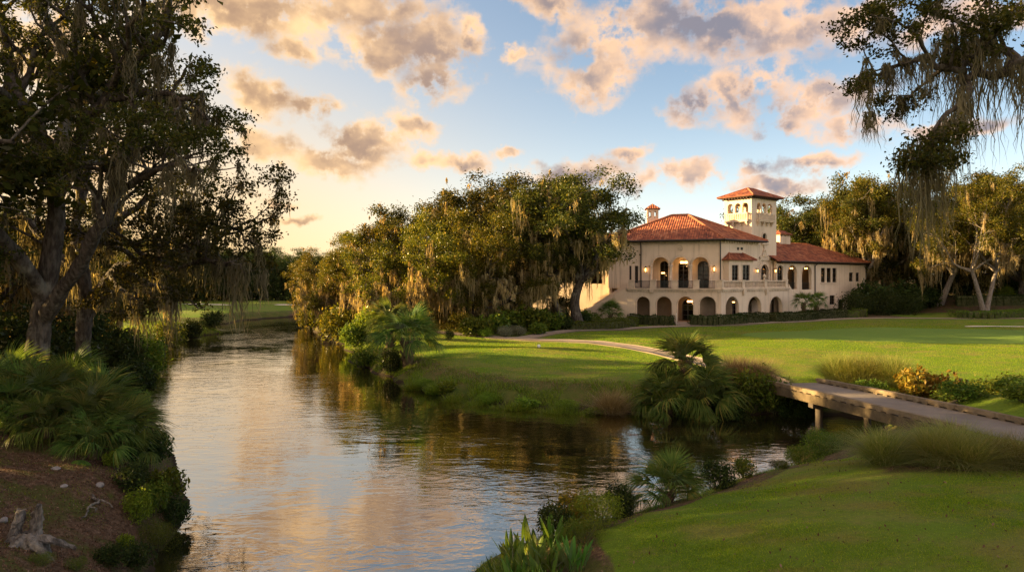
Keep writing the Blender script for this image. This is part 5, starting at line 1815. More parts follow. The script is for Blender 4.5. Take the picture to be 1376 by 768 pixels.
RIGHT = 'mossy oaks behind the lawn on the right'
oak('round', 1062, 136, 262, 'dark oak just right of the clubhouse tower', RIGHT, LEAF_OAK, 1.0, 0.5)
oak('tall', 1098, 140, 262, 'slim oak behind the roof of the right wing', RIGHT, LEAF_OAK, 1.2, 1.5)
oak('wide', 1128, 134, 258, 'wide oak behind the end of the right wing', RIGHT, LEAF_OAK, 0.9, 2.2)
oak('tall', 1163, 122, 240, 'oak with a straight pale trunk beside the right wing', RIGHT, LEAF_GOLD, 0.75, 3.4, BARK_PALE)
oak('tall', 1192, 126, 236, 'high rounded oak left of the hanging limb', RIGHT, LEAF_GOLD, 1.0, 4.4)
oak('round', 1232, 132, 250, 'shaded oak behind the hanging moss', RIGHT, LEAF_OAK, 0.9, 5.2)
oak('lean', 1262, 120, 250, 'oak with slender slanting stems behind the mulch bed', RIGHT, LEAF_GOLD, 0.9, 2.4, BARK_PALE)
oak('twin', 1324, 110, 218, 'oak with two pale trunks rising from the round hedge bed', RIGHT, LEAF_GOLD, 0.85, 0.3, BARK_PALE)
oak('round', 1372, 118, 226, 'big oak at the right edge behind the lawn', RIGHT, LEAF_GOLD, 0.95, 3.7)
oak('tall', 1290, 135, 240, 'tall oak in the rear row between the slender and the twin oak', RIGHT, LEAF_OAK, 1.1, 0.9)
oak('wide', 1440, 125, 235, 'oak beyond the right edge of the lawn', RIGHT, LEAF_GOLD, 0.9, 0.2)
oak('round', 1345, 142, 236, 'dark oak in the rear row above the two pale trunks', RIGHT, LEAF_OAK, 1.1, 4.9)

REAR = 'dark trees closing the view behind the right lawn'
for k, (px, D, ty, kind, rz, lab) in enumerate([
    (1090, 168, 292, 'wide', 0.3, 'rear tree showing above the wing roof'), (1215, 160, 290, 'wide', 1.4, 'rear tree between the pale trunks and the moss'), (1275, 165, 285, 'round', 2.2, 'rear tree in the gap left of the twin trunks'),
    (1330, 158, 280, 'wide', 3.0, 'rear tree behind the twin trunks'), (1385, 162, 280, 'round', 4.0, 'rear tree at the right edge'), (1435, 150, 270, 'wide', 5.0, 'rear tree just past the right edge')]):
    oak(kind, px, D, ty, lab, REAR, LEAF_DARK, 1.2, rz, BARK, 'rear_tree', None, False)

LEFTB = 'oaks standing back on the left bank'
oak('wide', -60, 46, 240, 'dark oak at the left edge behind the leaning giant', LEFTB, LEAF_OAK, 1.0, 0.6)
oak('round', 30, 52, 270, 'dark oak filling the left background beneath the giant\'s limbs', LEFTB, LEAF_OAK, 1.0, 1.9)
oak('round', 100, 62, 350, 'low oak behind the spreading limb, half hidden by moss', LEFTB, LEAF_OAK, 1.6, 3.1)
oak('round', 190, 92, 318, 'small oak at the edge of the far river lawn', LEFTB, LEAF_OAK, 0.7, 5.5)
oak('wide', -562, 22, -330, 'wide oak beyond the left edge, near the water', LEFTB, LEAF_OAK, 0.95, 2.5, moss=False)
oak('round', -330, 31, -60, 'round oak beyond the left edge behind the palmettos', LEFTB, LEAF_OAK, 1.0, 1.5, moss=False)
oak('wide', -900, 17, -420, 'wide oak far outside the left edge', LEFTB, LEAF_OAK, 0.95, 0.5, moss=False)

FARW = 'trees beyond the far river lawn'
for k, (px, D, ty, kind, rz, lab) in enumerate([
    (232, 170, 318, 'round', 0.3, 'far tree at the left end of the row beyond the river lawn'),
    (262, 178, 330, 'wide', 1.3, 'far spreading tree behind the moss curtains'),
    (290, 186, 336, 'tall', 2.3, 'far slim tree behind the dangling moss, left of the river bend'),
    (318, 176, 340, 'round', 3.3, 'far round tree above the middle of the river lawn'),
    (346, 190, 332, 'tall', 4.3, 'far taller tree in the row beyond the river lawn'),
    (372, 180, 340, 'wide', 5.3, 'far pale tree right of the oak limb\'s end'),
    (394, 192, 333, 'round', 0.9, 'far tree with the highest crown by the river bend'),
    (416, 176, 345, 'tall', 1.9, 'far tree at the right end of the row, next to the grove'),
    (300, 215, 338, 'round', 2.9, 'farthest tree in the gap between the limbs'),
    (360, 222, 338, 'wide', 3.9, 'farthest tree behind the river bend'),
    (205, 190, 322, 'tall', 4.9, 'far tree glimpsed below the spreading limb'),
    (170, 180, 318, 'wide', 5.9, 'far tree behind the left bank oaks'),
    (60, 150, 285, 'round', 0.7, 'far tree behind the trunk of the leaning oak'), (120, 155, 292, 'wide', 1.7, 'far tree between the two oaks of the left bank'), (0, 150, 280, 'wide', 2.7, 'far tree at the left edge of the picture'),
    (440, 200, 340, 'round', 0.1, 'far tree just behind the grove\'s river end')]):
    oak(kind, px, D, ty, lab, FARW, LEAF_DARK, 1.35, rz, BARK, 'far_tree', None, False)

# ------------------------------------------------------------------ shrubs, palms, grasses
def shrub_mesh(name, seed, r=1.0, h=1.2, leaf=0.13, n=2600, lobes=9, aspect=0.5, fill=0.55):
    rg = np.random.default_rng(seed)
    C = []
    for k in range(lobes):
        a = rg.random() * 2 * math.pi; q = math.sqrt(rg.random()) * r * 0.62
        C.append((q * math.cos(a), q * math.sin(a), h * (0.35 + 0.4 * rg.random()), 0.34 + 0.26 * rg.random()))
    pts = []
    for (x, y, z, s) in C:
        m = n // lobes
        d = unitv(rg.normal(0, 1, (m, 3)))
        rad = (fill + (1 - fill) * rg.random(m) ** 0.5)[:, None]
        q = d * rad * np.array([s * r, s * r, s * h]) * (1 + 0.12 * rg.normal(0, 1, (m, 1)))
        pts.append(np.array([x, y, z]) + q)
    P = np.concatenate(pts)
    P[:, 2] = np.abs(P[:, 2])
    v, f = leaf_quads(P, leaf, rg, 0.6, aspect)
    tw, tf, nv = [], [], 0
    for (x, y, z, s) in C:
        p = np.array([[x * .15, y * .15, -0.1], [x * .6, y * .6, z * .5], [x, y, z]])
        a, b, c = tube_np(p, np.array([0.03, 0.022, 0.01]) * max(r, .6), 5)
        tw.append(a); tf.append(b + nv); nv += len(a)
    return mesh_np(name + '_foliage', v, f), mesh_np(name + '_stems', np.concatenate(tw), np.concatenate(tf), True)

def shrub(name, kind, x, y, label, mat, group=None, s=1.0, sz=None, rz=0.0, cat='shrub', dz=0.0):
    o = empty(name, (x, y, hz(x, y) + dz), rz)
    o.scale = (s, s, sz or s)
    tag(o, label, cat, group)
    for part, me, m in (('foliage', kind[0], mat), ('stems', kind[1], STEM)):
        p = bpy.data.objects.new(part, me); COL.objects.link(p); p.parent = o
        if not me.materials: me.materials.append(m)
        p.material_slots[0].link = 'OBJECT'; p.material_slots[0].material = m
    return o

S_FINE = shrub_mesh('fine_shrub', 1, 1.0, 1.2, 0.075, 5200, 11)
S_ROUND = shrub_mesh('round_shrub', 2, 1.0, 1.1, 0.15, 2600, 9)
S_LOOSE = shrub_mesh('loose_shrub', 3, 1.0, 1.5, 0.17, 1900, 12, 0.42)
S_TINY = shrub_mesh('herb', 4, 1.0, 0.9, 0.05, 6500, 14, 0.3)
S_BROAD = shrub_mesh('broad_shrub', 5, 1.0, 1.2, 0.22, 1300, 10, 0.5)

def fan_leaf(rg, L=0.8, n=26, petiole=0.7, droop=0.35, width=0.035, arc=2.6):
    """one palmetto fan: stalk plus folded, drooping leaflets; points up +X, blade in the XY plane"""
    v, f = [], []
    def strip(P, w, sidev, fold):
        o = len(v); k = len(P)
        for i in range(k):
            ww = w * (1 - (i / (k - 1)) ** 1.7) + 0.002
            v.append(P[i] + sidev * ww + np.array([0, 0, fold * ww])); v.append(P[i]); v.append(P[i] - sidev * ww + np.array([0, 0, fold * ww]))
        for i in range(k - 1):
            a = o + 3 * i
            f.append((a, a + 1, a + 4, a + 3)); f.append((a + 1, a + 2, a + 5, a + 4))
    for i in range(n):
        a = (i / (n - 1) - 0.5) * arc + rg.normal(0, 0.02)
        d = np.array([math.cos(a), math.sin(a), 0.0]); sd = np.array([-math.sin(a), math.cos(a), 0])
        l = L * (0.72 + 0.28 * math.cos(a * 0.7)) * (0.9 + 0.2 * rg.random())
        P = []
        dr = droop * (0.7 + 0.6 * rg.random())
        for t in np.linspace(0, 1, 5):
            P.append(np.array([petiole, 0, 0]) + d * l * (t - 0.08 * t * t) + np.array([0, 0, 0.10 * math.cos(a) * l * t - dr * l * max(0, t - 0.35) ** 1.6 * 1.8]))
        strip(P, width, sd, 0.5)
    P = [np.array([petiole * t, 0, 0.0]) for t in (0, 0.34, 0.67, 1.02)]
    o = len(v)
    for p in P:
        v.append(p + np.array([0, 0.014, 0])); v.append(p + np.array([0, 0, 0.014])); v.append(p - np.array([0, 0.014, 0]))
    for i in range(3):
        a = o + 3 * i
        f.append((a, a + 1, a + 4, a + 3)); f.append((a + 1, a + 2, a + 5, a + 4))
    return np.array(v), np.array(f)

def palm_mesh(name, seed, fronds=20, L=0.8, petiole=0.7, base_z=0.1, low=-20, high=80, n=26, width=0.03, base_r=0.12):
    rg = np.random.default_rng(seed)
    V, Fc, nv = [], [], 0
    for k in range(fronds):
        q = (k + 0.5) / fronds
        el = math.radians(low + (high - low) * q ** 0.9 + rg.normal(0, 6))
        az = k * 2.39996 + rg.normal(0, 0.25)
        sc = 0.8 + 0.35 * rg.random()
        v, f = fan_leaf(rg, L * sc, n, petiole * (0.75 + 0.5 * rg.random()), 0.35 + 0.5 * (1 - q), width)
        roll = rg.normal(0, 0.35)
        ca, sa = math.cos(roll), math.sin(roll)
        v = np.stack([v[:, 0], v[:, 1] * ca - v[:, 2] * sa, v[:, 1] * sa + v[:, 2] * ca], 1)
        # stalk sags: pitch up by el
        ce, se = math.cos(el), math.sin(el)
        v = np.stack([v[:, 0] * ce - v[:, 2] * se, v[:, 1], v[:, 0] * se + v[:, 2] * ce], 1)
        cz, sz_ = math.cos(az), math.sin(az)
        v = np.stack([v[:, 0] * cz - v[:, 1] * sz_, v[:, 0] * sz_ + v[:, 1] * cz, v[:, 2]], 1)
        v += np.array([base_r * cz, base_r * sz_, base_z])
        V.append(v); Fc.append(f + nv); nv += len(v)
    return mesh_np(name, np.concatenate(V), np.concatenate(Fc))

def palm_trunk(name, h, r, seed):
    rg = np.random.default_rng(seed)
    tb_v, tb_f, nv = [], [], 0
    P = np.array([[0, 0, -0.3], [0.02, 0.0, h * .5], [0.0, 0.03, h]])
    a, b, c = tube_np(cr(P, 5), np.linspace(r * 1.15, r * 0.9, 11), 10)
    tb_v.append(a); tb_f.append(b); nv += len(a)
    for k in range(int(40 * h)):
        z = rg.random() * h; an = rg.random() * 6.28
        p0 = np.array([r * .8 * math.cos(an), r * .8 * math.sin(an), z]); p1 = p0 + np.array([math.cos(an) * .16, math.sin(an) * .16, 0.22])
        a, b, c = tube_np(np.array([p0, p1]), np.array([0.05, 0.02]), 4)
        tb_v.append(a); tb_f.append(b + nv); nv += len(a)
    return mesh_np(name, np.concatenate(tb_v), np.concatenate(tb_f), True)

P_SAW = palm_mesh('saw_palmetto', 1, 30, 0.80, 0.75, 0.1, -12, 78, 26, 0.024)
P_SAW2 = palm_mesh('saw_palmetto', 2, 26, 0.78, 0.8, 0.1, -20, 82, 24, 0.026)
P_CAB = palm_mesh('cabbage_palm', 3, 44, 1.05, 0.85, 0.0, -70, 84, 22, 0.044)
T_SHORT = palm_trunk('short_trunk', 0.35, 0.16, 1)
T_MID = palm_trunk('mid_trunk', 2.1, 0.24, 2)
T_LOW = palm_trunk('low_trunk', 1.0, 0.2, 3)

def palm(name, crown, trunk, th, x, y, label, group=None, s=1.0, rz=0.0, cat='palm', mat=LEAF_PALM, dz=0.0):
    o = empty(name, (x, y, hz(x, y) + dz), rz)
    o.scale = (s, s, s)
    tag(o, label, cat, group)
    for part, me, m, z in (('fronds', crown, mat, th), ('trunk', trunk, HUSK, 0.0)):
        p = bpy.data.objects.new(part, me); COL.objects.link(p); p.parent = o; p.location.z = z
        if not me.materials: me.materials.append(m)
        p.material_slots[0].link = 'OBJECT'; p.material_slots[0].material = m
    return o

def blades(C, L, w, rg, lean=0.5, droop=0.6, nseg=3):
    """grass blades from base points C: arched tapering strips"""
    N = len(C)
    a = rg.random(N) * 2 * np.pi
    ln = lean * (0.2 + 1.0 * rg.random(N))
    dirx, diry = np.cos(a), np.sin(a)
    t = np.linspace(0, 1, nseg + 1)
    Lr = L[:, None]
    out = Lr * (ln[:, None] * t + droop * ln[:, None] * t ** 2.4)
    z = Lr * (t * np.cos(ln)[:, None] - droop * 0.5 * ln[:, None] * t ** 2.6)
    x = C[:, 0:1] + dirx[:, None] * out; y = C[:, 1:2] + diry[:, None] * out; z = C[:, 2:3] + z
    ww = w[:, None] * (1 - t ** 1.5)[None] + 0.0006
    b = a + rg.normal(0, 0.7, N)
    px_ = -np.sin(b)[:, None] * ww; py_ = np.cos(b)[:, None] * ww
    l = np.stack([x - px_, y - py_, z], -1); r = np.stack([x + px_, y + py_, z], -1)
    v = np.stack([l, r], 2).reshape(-1, 3)
    K = 2 * (nseg + 1)
    i = (np.arange(N)[:, None] * K + np.arange(nseg)[None] * 2).ravel()
    return v, np.stack([i, i + 1, i + 3, i + 2], -1)

def tussock_mesh(name, seed, n=1500, L=1.0, r=0.25, w=0.006, lean=0.75, droop=0.75):
    rg = np.random.default_rng(seed)
    q = np.sqrt(rg.random(n)) * r; a = rg.random(n) * 6.283
    C = np.stack([q * np.cos(a), q * np.sin(a), np.full(n, -0.03)], 1)
    v, f = blades(C, L * (0.55 + 0.5 * rg.random(n)), np.full(n, w), rg, lean, droop, 6)
    return mesh_np(name, v, f)
T_CORD = tussock_mesh('cordgrass', 1, 2600, 1.35, 0.30, 0.0055)
T_CORD2 = tussock_mesh('cordgrass', 2, 2400, 1.25, 0.34, 0.0055, 0.85)
T_TUFT = tussock_mesh('grass_tuft', 7, 900, 0.75, 0.55, 0.012, 0.7, 0.6)
T_UP = tussock_mesh('reed_clump', 3, 420, 1.3, 0.28, 0.013, 0.35, 0.4)

def tussock(name, me, x, y, label, mat, group=None, s=1.0, sz=None, rz=0.0, cat='grass clump'):
    o = bpy.data.objects.new(name, me)
    COL.objects.link(o)
    if not me.materials: me.materials.append(mat)
    o.material_slots[0].link = 'OBJECT'; o.material_slots[0].material = mat
    o.location = (x, y, hz(x, y)); o.scale = (s, s, sz or s); o.rotation_euler.z = rz
    return tag(o, label, cat, group)

def lily_mesh(name, seed, n=18, L=1.0, w=0.055, lean=0.35):
    rg = np.random.default_rng(seed)
    V, Fc, nv = [], [], 0
    for k in range(n):
        az = rg.random() * 6.283; l = L * (0.6 + 0.5 * rg.random()); ln = lean * (0.3 + rg.random())
        d = np.array([math.cos(az), math.sin(az), 0]); sd = np.array([-math.sin(az), math.cos(az), 0]); 
        tw = rg.normal(0, 0.6); sd2 = sd * math.cos(tw) + d * math.sin(tw)
        b = np.array([rg.normal(0, 0.13), rg.normal(0, 0.13), -0.05])
        prof = [0.14, 0.16, 0.2, 0.65, 1.0, 0.95, 0.6, 0.03]
        v = []
        for i, pw in enumerate(prof):
            t = i / 7
            c = b + d * l * (ln * t + 0.45 * ln * t * t) + np.array([0, 0, l * (t - 0.22 * ln * t * t)])
            ww = w * pw * (0.8 + 0.4 * rg.random() if False else 1)
            up = d * 0.35 * ww
            v += [c + sd2 * ww - up * -1, c, c - sd2 * ww - up * -1]
        f = []
        for i in range(7):
            a = 3 * i
            f += [(a, a + 1, a + 4, a + 3), (a + 1, a + 2, a + 5, a + 4)]
        V.append(np.array(v)); Fc.append(np.array(f) + nv); nv += len(v)
    return mesh_np(name, np.concatenate(V), np.concatenate(Fc), True)
L_A = lily_mesh('arrowhead_plant', 1)
L_B = lily_mesh('arrowhead_plant', 2, 16, 0.95, 0.062, 0.42)

def G_(px, py, z):
    return S(px, py, z)

# --- left bank palmettos
LP = 'saw palmettos at the foot of the leaning oak'
for k, (px, D, s, lab) in enumerate([
    (60, 23.0, 1.25, 'tall palmetto at the trunk of the leaning oak'), (22, 22.6, 1.15, 'palmetto at the left edge of the picture'),
    (112, 22.2, 1.15, 'palmetto in the middle of the dark left bank thicket'), (158, 22.5, 1.2, 'palmetto leaning over the water at the thicket\'s right end'),
    (132, 24.5, 1.3, 'palmetto at the back of the thicket beside the river'), (85, 25.5, 1.4, 'palmetto rising behind the thicket'), (60, 21.6, 0.85, 'low palmetto in front of the thicket'),
    (125, 21.2, 0.85, 'low palmetto with yellowing fans at the front of the thicket'), (-25, 23, 1.3, 'palmetto outside the left edge'), (10, 24.5, 1.4, 'palmetto behind the leaning trunk')]):
    x = (px - CX) / F * D
    palm('saw_palmetto', P_SAW if k % 2 else P_SAW2, T_SHORT, 0.3, x, D, lab, LP, s, k * 1.3, 'palmetto')

# --- left bank shrubs and small plants
LS = 'shrubs along the left bank'
def bank_plant(px, D, kind, mat, s, label, group, name='shrub', sz=None, rz=0.0):
    x = (px - CX) / F * D
    return shrub(name, kind, x, D, label, mat, group, s, sz, rz)
for k, (px, py, kind, mat, s, sz, name, label) in enumerate([
    (212, 738, S_TINY, LEAF_SHRUB, 0.68, 0.8, 'fern', 'feathery green herb at the water edge by the dead branch'),
    (185, 700, S_LOOSE, LEAF_BRIGHT, 0.40, 0.5, 'shrub', 'small yellow-green plant above the feathery herb'),
    (168, 738, S_BROAD, LEAF_BRIGHT, 0.22, 0.3, 'shrub', 'tiny bright sprig on the soil near the dead branch'),
    (222, 668, S_BROAD, LEAF_SHRUB, 0.62, 0.7, 'shrub', 'leafy dark plant leaning over the water below the palmettos'),
    (150, 628, S_BROAD, LEAF_BRIGHT, 0.26, 0.4, 'fern', 'bright little fern under the yellow palmetto'),
    (190, 622, S_ROUND, LEAF_DARK, 0.9, 0.8, 'shrub', 'dark bush at the water right of the palmettos'),
    (178, 660, S_LOOSE, LEAF_DARK, 0.55, 0.5, 'shrub', 'dark loose bush half way down the left bank'),
    (235, 705, S_LOOSE, LEAF_DARK, 0.5, 0.5, 'shrub', 'dark twiggy bush dipping into the river'),
    (102, 766, S_TINY, LEAF_SHRUB, 0.24, 0.3, 'fern', 'small green tuft at the bottom edge near the stump'),
    (150, 760, S_LOOSE, LEAF_DARK, 0.42, 0.3, 'shrub', 'dark bush at the bottom edge right of the stump'),
    (185, 764, S_LOOSE, LEAF_DARK, 0.4, 0.4, 'shrub', 'dark twiggy growth at the lowest corner of the bank'),
    (55, 758, S_TINY, LEAF_SHRUB, 0.3, 0.22, 'shrub', 'mossy green cushion at the foot of the stump'),
    (205, 690, S_LOOSE, LEAF_SHRUB, 0.5, 0.55, 'shrub', 'thin-leaved shrub on the bank crest above the herb')]):
    x, y = gp(px, py)
    shrub(name, kind, x, y, label, mat, LS, s, sz, k * 0.9)
LM = 'bushes along the middle stretch of the left bank'
for k, (px, D, s, m, lab) in enumerate([
    (178, 40, 1.6, LEAF_DARK, 'dark bush at the waterline behind the palmettos'), (192, 52, 1.8, LEAF_SHRUB, 'green bush below the spreading limb'),
    (200, 62, 1.9, LEAF_SHRUB, 'bush on the grassy bank by the bend'), (225, 75, 1.8, LEAF_SHRUB, 'low bush on the bank where the river widens'),
    (255, 84, 1.7, LEAF_DARK, 'dark bush on the bank below the dangling moss'), (285, 91, 1.6, LEAF_DARK, 'last dark bush on the left bank before the bend'),
    (150, 46, 2.0, LEAF_DARK, 'dark bush under the spreading limb'), (110, 50, 2.4, LEAF_DARK, 'wide dark bush in the shade behind the oaks'),
    (60, 44, 2.2, LEAF_DARK, 'dark bush left of the spreading oak'), (15, 38, 2.2, LEAF_DARK, 'dark bush at the left edge behind the palmettos'),
    (160, 60, 2.2, LEAF_DARK, 'dark thicket beside the river lawn'), (90, 70, 3.0, LEAF_DARK, 'wide thicket in the left background')]):
    bank_plant(px, D, (S_ROUND, S_LOOSE)[k % 2], m, s, lab, LM, 'bush', None, k * 0.8)
for k, (px, D, s, lab) in enumerate([(405, 150, 2.6, 'dark round bush at the far end of the river lawn'), (424, 140, 2.4, 'dark bush beside the grove at the river bend'), (398, 165, 2.6, 'farther bush at the end of the river lawn')]):
    bank_plant(px, D, S_ROUND, LEAF_DARK, s, lab, 'bushes at the river bend', 'bush', None, k)

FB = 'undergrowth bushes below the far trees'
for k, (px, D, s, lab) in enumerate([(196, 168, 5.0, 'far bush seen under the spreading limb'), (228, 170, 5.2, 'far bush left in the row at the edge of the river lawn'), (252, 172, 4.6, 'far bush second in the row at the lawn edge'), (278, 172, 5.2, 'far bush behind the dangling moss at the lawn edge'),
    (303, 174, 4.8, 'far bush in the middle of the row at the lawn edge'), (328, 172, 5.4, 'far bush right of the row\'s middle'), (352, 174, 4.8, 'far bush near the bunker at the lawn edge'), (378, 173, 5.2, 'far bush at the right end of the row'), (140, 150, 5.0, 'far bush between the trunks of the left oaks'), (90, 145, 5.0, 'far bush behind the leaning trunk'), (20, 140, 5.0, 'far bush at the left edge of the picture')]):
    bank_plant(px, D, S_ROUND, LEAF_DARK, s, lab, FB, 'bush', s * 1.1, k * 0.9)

# --- bank under the grove: shrubs in the low sun
GB = 'shrubs on the river bank below the grove'
for k, (px, py, s, kind, m, lab) in enumerate([
    (432, 440, 2.6, S_LOOSE, LEAF_GOLD, 'tangled bush at the river end of the grove'), (452, 452, 2.2, S_LOOSE, LEAF_GOLD, 'overhanging bush second along the grove bank'),
    (478, 462, 1.8, S_ROUND, LEAF_SHRUB, 'green bush third along the grove bank'), (500, 462, 2.0, S_LOOSE, LEAF_BRIGHT, 'tall sunlit bush left of the bank palmetto'),
    (490, 482, 1.2, S_LOOSE, LEAF_SHRUB, 'low bush at the waterline left of the bank palmetto'), (525, 492, 1.0, S_LOOSE, LEAF_DARK, 'dark bush at the waterline under the bank palmetto'),
    (420, 434, 2.6, S_ROUND, LEAF_GOLD, 'bush at the farthest tip of the grove bank'), (465, 448, 2.4, S_ROUND, LEAF_GOLD, 'bush behind the grove bank under the olive oak')]):
    x, y = S(px, py, 0.7)
    shrub('bush', kind, x, y, lab, m, GB, s, None, k * 1.1, 'bush')
BP = 'palmettos on the bank below the grove'
for k, (px, py, s, lab) in enumerate([(548, 488, 1.9, 'big palmetto on the bank where the cart path begins'), (524, 470, 1.8, 'sunlit palmetto behind the big bank palmetto'), (560, 470, 1.5, 'palmetto between the big one and the cart path')]):
    x, y = S(px, py, 1.0)
    palm('palmetto', P_SAW, T_LOW, 0.9 if k < 2 else 0.5, x, y, lab, BP, s, k * 2.0, 'palmetto')

# --- shrub bed between the path and the trees
SBED = 'shrubs in the bed between the cart path and the oaks'
for k, (px, D, s, kind, m, lab) in enumerate([
    (604, 81, 1.9, S_FINE, LEAF_GOLD, 'clipped golden mound at the left end of the shrub bed'), (622, 77, 2.0, S_FINE, LEAF_GOLD, 'second clipped mound from the bed\'s left end'),
    (640, 72.5, 1.9, S_ROUND, LEAF_SHRUB, 'wide green shrub at the front of the bed, left'), (662, 74.5, 2.0, S_BROAD, LEAF_SHRUB, 'leafy shrub with yellow leaves in the middle of the bed'),
    (652, 71.3, 0.9, S_FINE, LEAF_BRIGHT, 'small bright shrub beside the path kerb'), (678, 71.8, 1.0, S_FINE, LEAF_SILVER, 'silvery low shrub beside the path'),
    (696, 72.5, 1.0, S_FINE, LEAF_SILVER, 'second silvery shrub beside the path'), (690, 77, 2.2, S_BROAD, LEAF_SHRUB, 'high leafy shrub behind the silvery ones'),
    (715, 77.5, 2.3, S_BROAD, LEAF_SHRUB, 'broad-leaved shrub under the leaning oak'), (735, 78.5, 2.2, S_ROUND, LEAF_SHRUB, 'round shrub in front of the leaning trunk'),
    (722, 74, 1.2, S_ROUND, LEAF_SHRUB, 'low shrub at the bed\'s front edge under the leaning oak'), (752, 79, 1.5, S_ROUND, LEAF_DARK, 'dark low shrub beside the pale oak trunk'),
    (778, 84.5, 1.6, S_ROUND, LEAF_DARK, 'dark shrub behind the two front trunks'), (668, 83, 2.4, S_ROUND, LEAF_DARK, 'dark shrub deep under the grove'), (705, 84, 2.5, S_ROUND, LEAF_DARK, 'dark shrub behind the leafy ones, near the wing'),
    (610, 90, 2.6, S_ROUND, LEAF_DARK, 'dark undergrowth shrub behind the golden mounds'), (560, 92, 2.6, S_ROUND, LEAF_DARK, 'dark undergrowth shrub deep in the grove, left'), (745, 88, 2.4, S_ROUND, LEAF_DARK, 'dark shrub against the wall of the left wing'),
    (640, 98, 3.2, S_ROUND, LEAF_DARK, 'wide shrub in the deep shade of the grove'), (590, 104, 3.4, S_ROUND, LEAF_DARK, 'shrub at the rear edge of the grove'), (530, 100, 3.2, S_ROUND, LEAF_DARK, 'shrub in the shade at the grove\'s river end'),
    (790, 88.5, 1.8, S_ROUND, LEAF_SHRUB, 'green shrub at the foot of the stairs'), (690, 96, 3.0, S_ROUND, LEAF_DARK, 'shrub behind the grove beside the left wing')]):
    x = (px - CX) / F * D
    shrub('shrub', kind, x, D, lab, m, SBED, s, s * 0.85, k * 0.9)
x = (570 - CX) / F * 67; shrub('shrub', S_FINE, (604 - CX) / F * 67.5, 67.5, 'small upright green shrub standing alone beside the cart path', LEAF_DARK, None, 0.55, 0.8)

def hedge(name, path, w, h, label, mat, group='clipped hedges round the clubhouse', leaf=0.14, dens=150):
    """clipped hedge: leaves over a rounded box along a line, on the ground"""
    rg = np.random.default_rng(abs(hash(label)) % 1000 if False else len(label) * 7 + int(path[0][0] * 10) % 97)
    L = smooth_line(path, 6, jit=0) if len(path) > 2 else np.array(path, float)
    seg = np.linalg.norm(np.diff(L, axis=0), axis=1); cum = np.concatenate([[0], np.cumsum(seg)])
    tot = cum[-1]
    n = int(tot * (w + 2 * h) * dens)
    d = rg.random(n) * tot
    C = np.stack([np.interp(d, cum, L[:, k]) for k in (0, 1)], 1)
    T = np.stack([np.interp(d, (cum[:-1] + cum[1:]) / 2, np.diff(L[:, k]) / seg) for k in (0, 1)], 1)
    N = np.stack([-T[:, 1], T[:, 0]], 1)
    u = rg.random(n) * (w + 2 * h) 
    a = np.where(u < h, -w / 2, np.where(u < h + w, u - h - w / 2, w / 2))
    z = np.where(u < h, u, np.where(u < h + w, h, u - h - w))
    # ends
    e = rg.random(n) < (w / (tot + w)) * 0.8
    d2 = np.where(rg.random(n) < 0.5, 0.02, tot - 0.02)
    C[e] = np.stack([np.interp(d2[e], cum, L[:, k]) for k in (0, 1)], 1)
    a[e] = (rg.random(e.sum()) - 0.5) * w; z[e] = rg.random(e.sum()) * h
    wob = 0.06 * np.sin(d * 2.1) + 0.05 * np.sin(d * 5.3 + 1)
    P = C + N * (a * (1 + wob * 0.5))[:, None]
    base = np.interp(d, np.linspace(0, tot, 20), height(np.interp(np.linspace(0, tot, 20), cum, L[:, 0]), np.interp(np.linspace(0, tot, 20), cum, L[:, 1])))
    z = z * (1 + wob) - 0.12 * h * (np.abs(a) / (w / 2)) ** 4 * (z > 0.8 * h)
    P = np.concatenate([P, (base + z)[:, None]], 1) + rg.normal(0, 0.045, (n, 3))
    c0 = np.array([L[:, 0].mean(), L[:, 1].mean(), hz(L[:, 0].mean(), L[:, 1].mean())])
    v, f = leaf_quads(P - c0, leaf, rg, 0.3, 0.55)
    o = empty(name, tuple(c0))
    tag(o, label, 'hedge', group)
    link('foliage', mesh_np(name, v, f), mat, o)
    # woody inside, keeps the hedge from being see-through
    mb = MB()
    for i in range(len(L) - 1):
        p = L[i]; q = L[i + 1]; l = np.linalg.norm(q - p); t = (q - p) / l
        mb.frame_box(p - c0[:2], t, (-t[1], t[0]), 0.06, l - 0.06 if i == len(L) - 2 else l, -w / 2 + 0.12, w / 2 - 0.12, -0.3 , h - 0.13)
    k = mb.build('branches', STEM, o)
    for p in k.data.vertices: p.co.z += float(np.interp(0, [0, 1], [0, 0]))
    return o

def HP(px, D): return ((px - CX) / F * D, D)
hedge('hedge', [HP(848, 92), HP(866, 90.2), HP(905, 88.6)], 1.5, 1.2, 'dark clipped hedge left of the front walk', LEAF_DARK)
hedge('hedge', [HP(928, 88.3), HP(962, 88.0), HP(998, 89.8)], 1.5, 1.25, 'dark clipped hedge right of the front walk below the arches', LEAF_DARK)
hedge('hedge', [HP(995, 89.9), HP(1029, 92.6)], 1.4, 1.3, 'short clipped hedge before the corner arches', LEAF_DARK)
hedge('hedge', [HP(1037, 93.6), HP(1082, 97.5), HP(1092, 99)], 1.5, 1.2, 'low clipped hedge under the right end of the terrace', LEAF_DARK)
hedge('hedge', [HP(1082, 99.0), HP(1134, 103.5)], 1.4, 1.3, 'clipped hedge along the foot of the right wing', LEAF_DARK)
hedge('hedge', [HP(795, 84), HP(830, 86), HP(853, 87.2)], 1.6, 1.1, 'green hedge curving toward the stairs', LEAF_SHRUB)
hedge('hedge', [HP(742, 78.8), HP(775, 80.3), HP(815, 82.0), HP(838, 84.2)], 1.7, 0.9, 'long low hedge along the path under the front oaks', LEAF_SHRUB)
hedge('hedge', [HP(1285, 103), HP(1320, 101.5), HP(1360, 102.5), HP(1400, 105)], 3.2, 1.0, 'broad hedge ring round the two-trunked oak', LEAF_SHRUB)
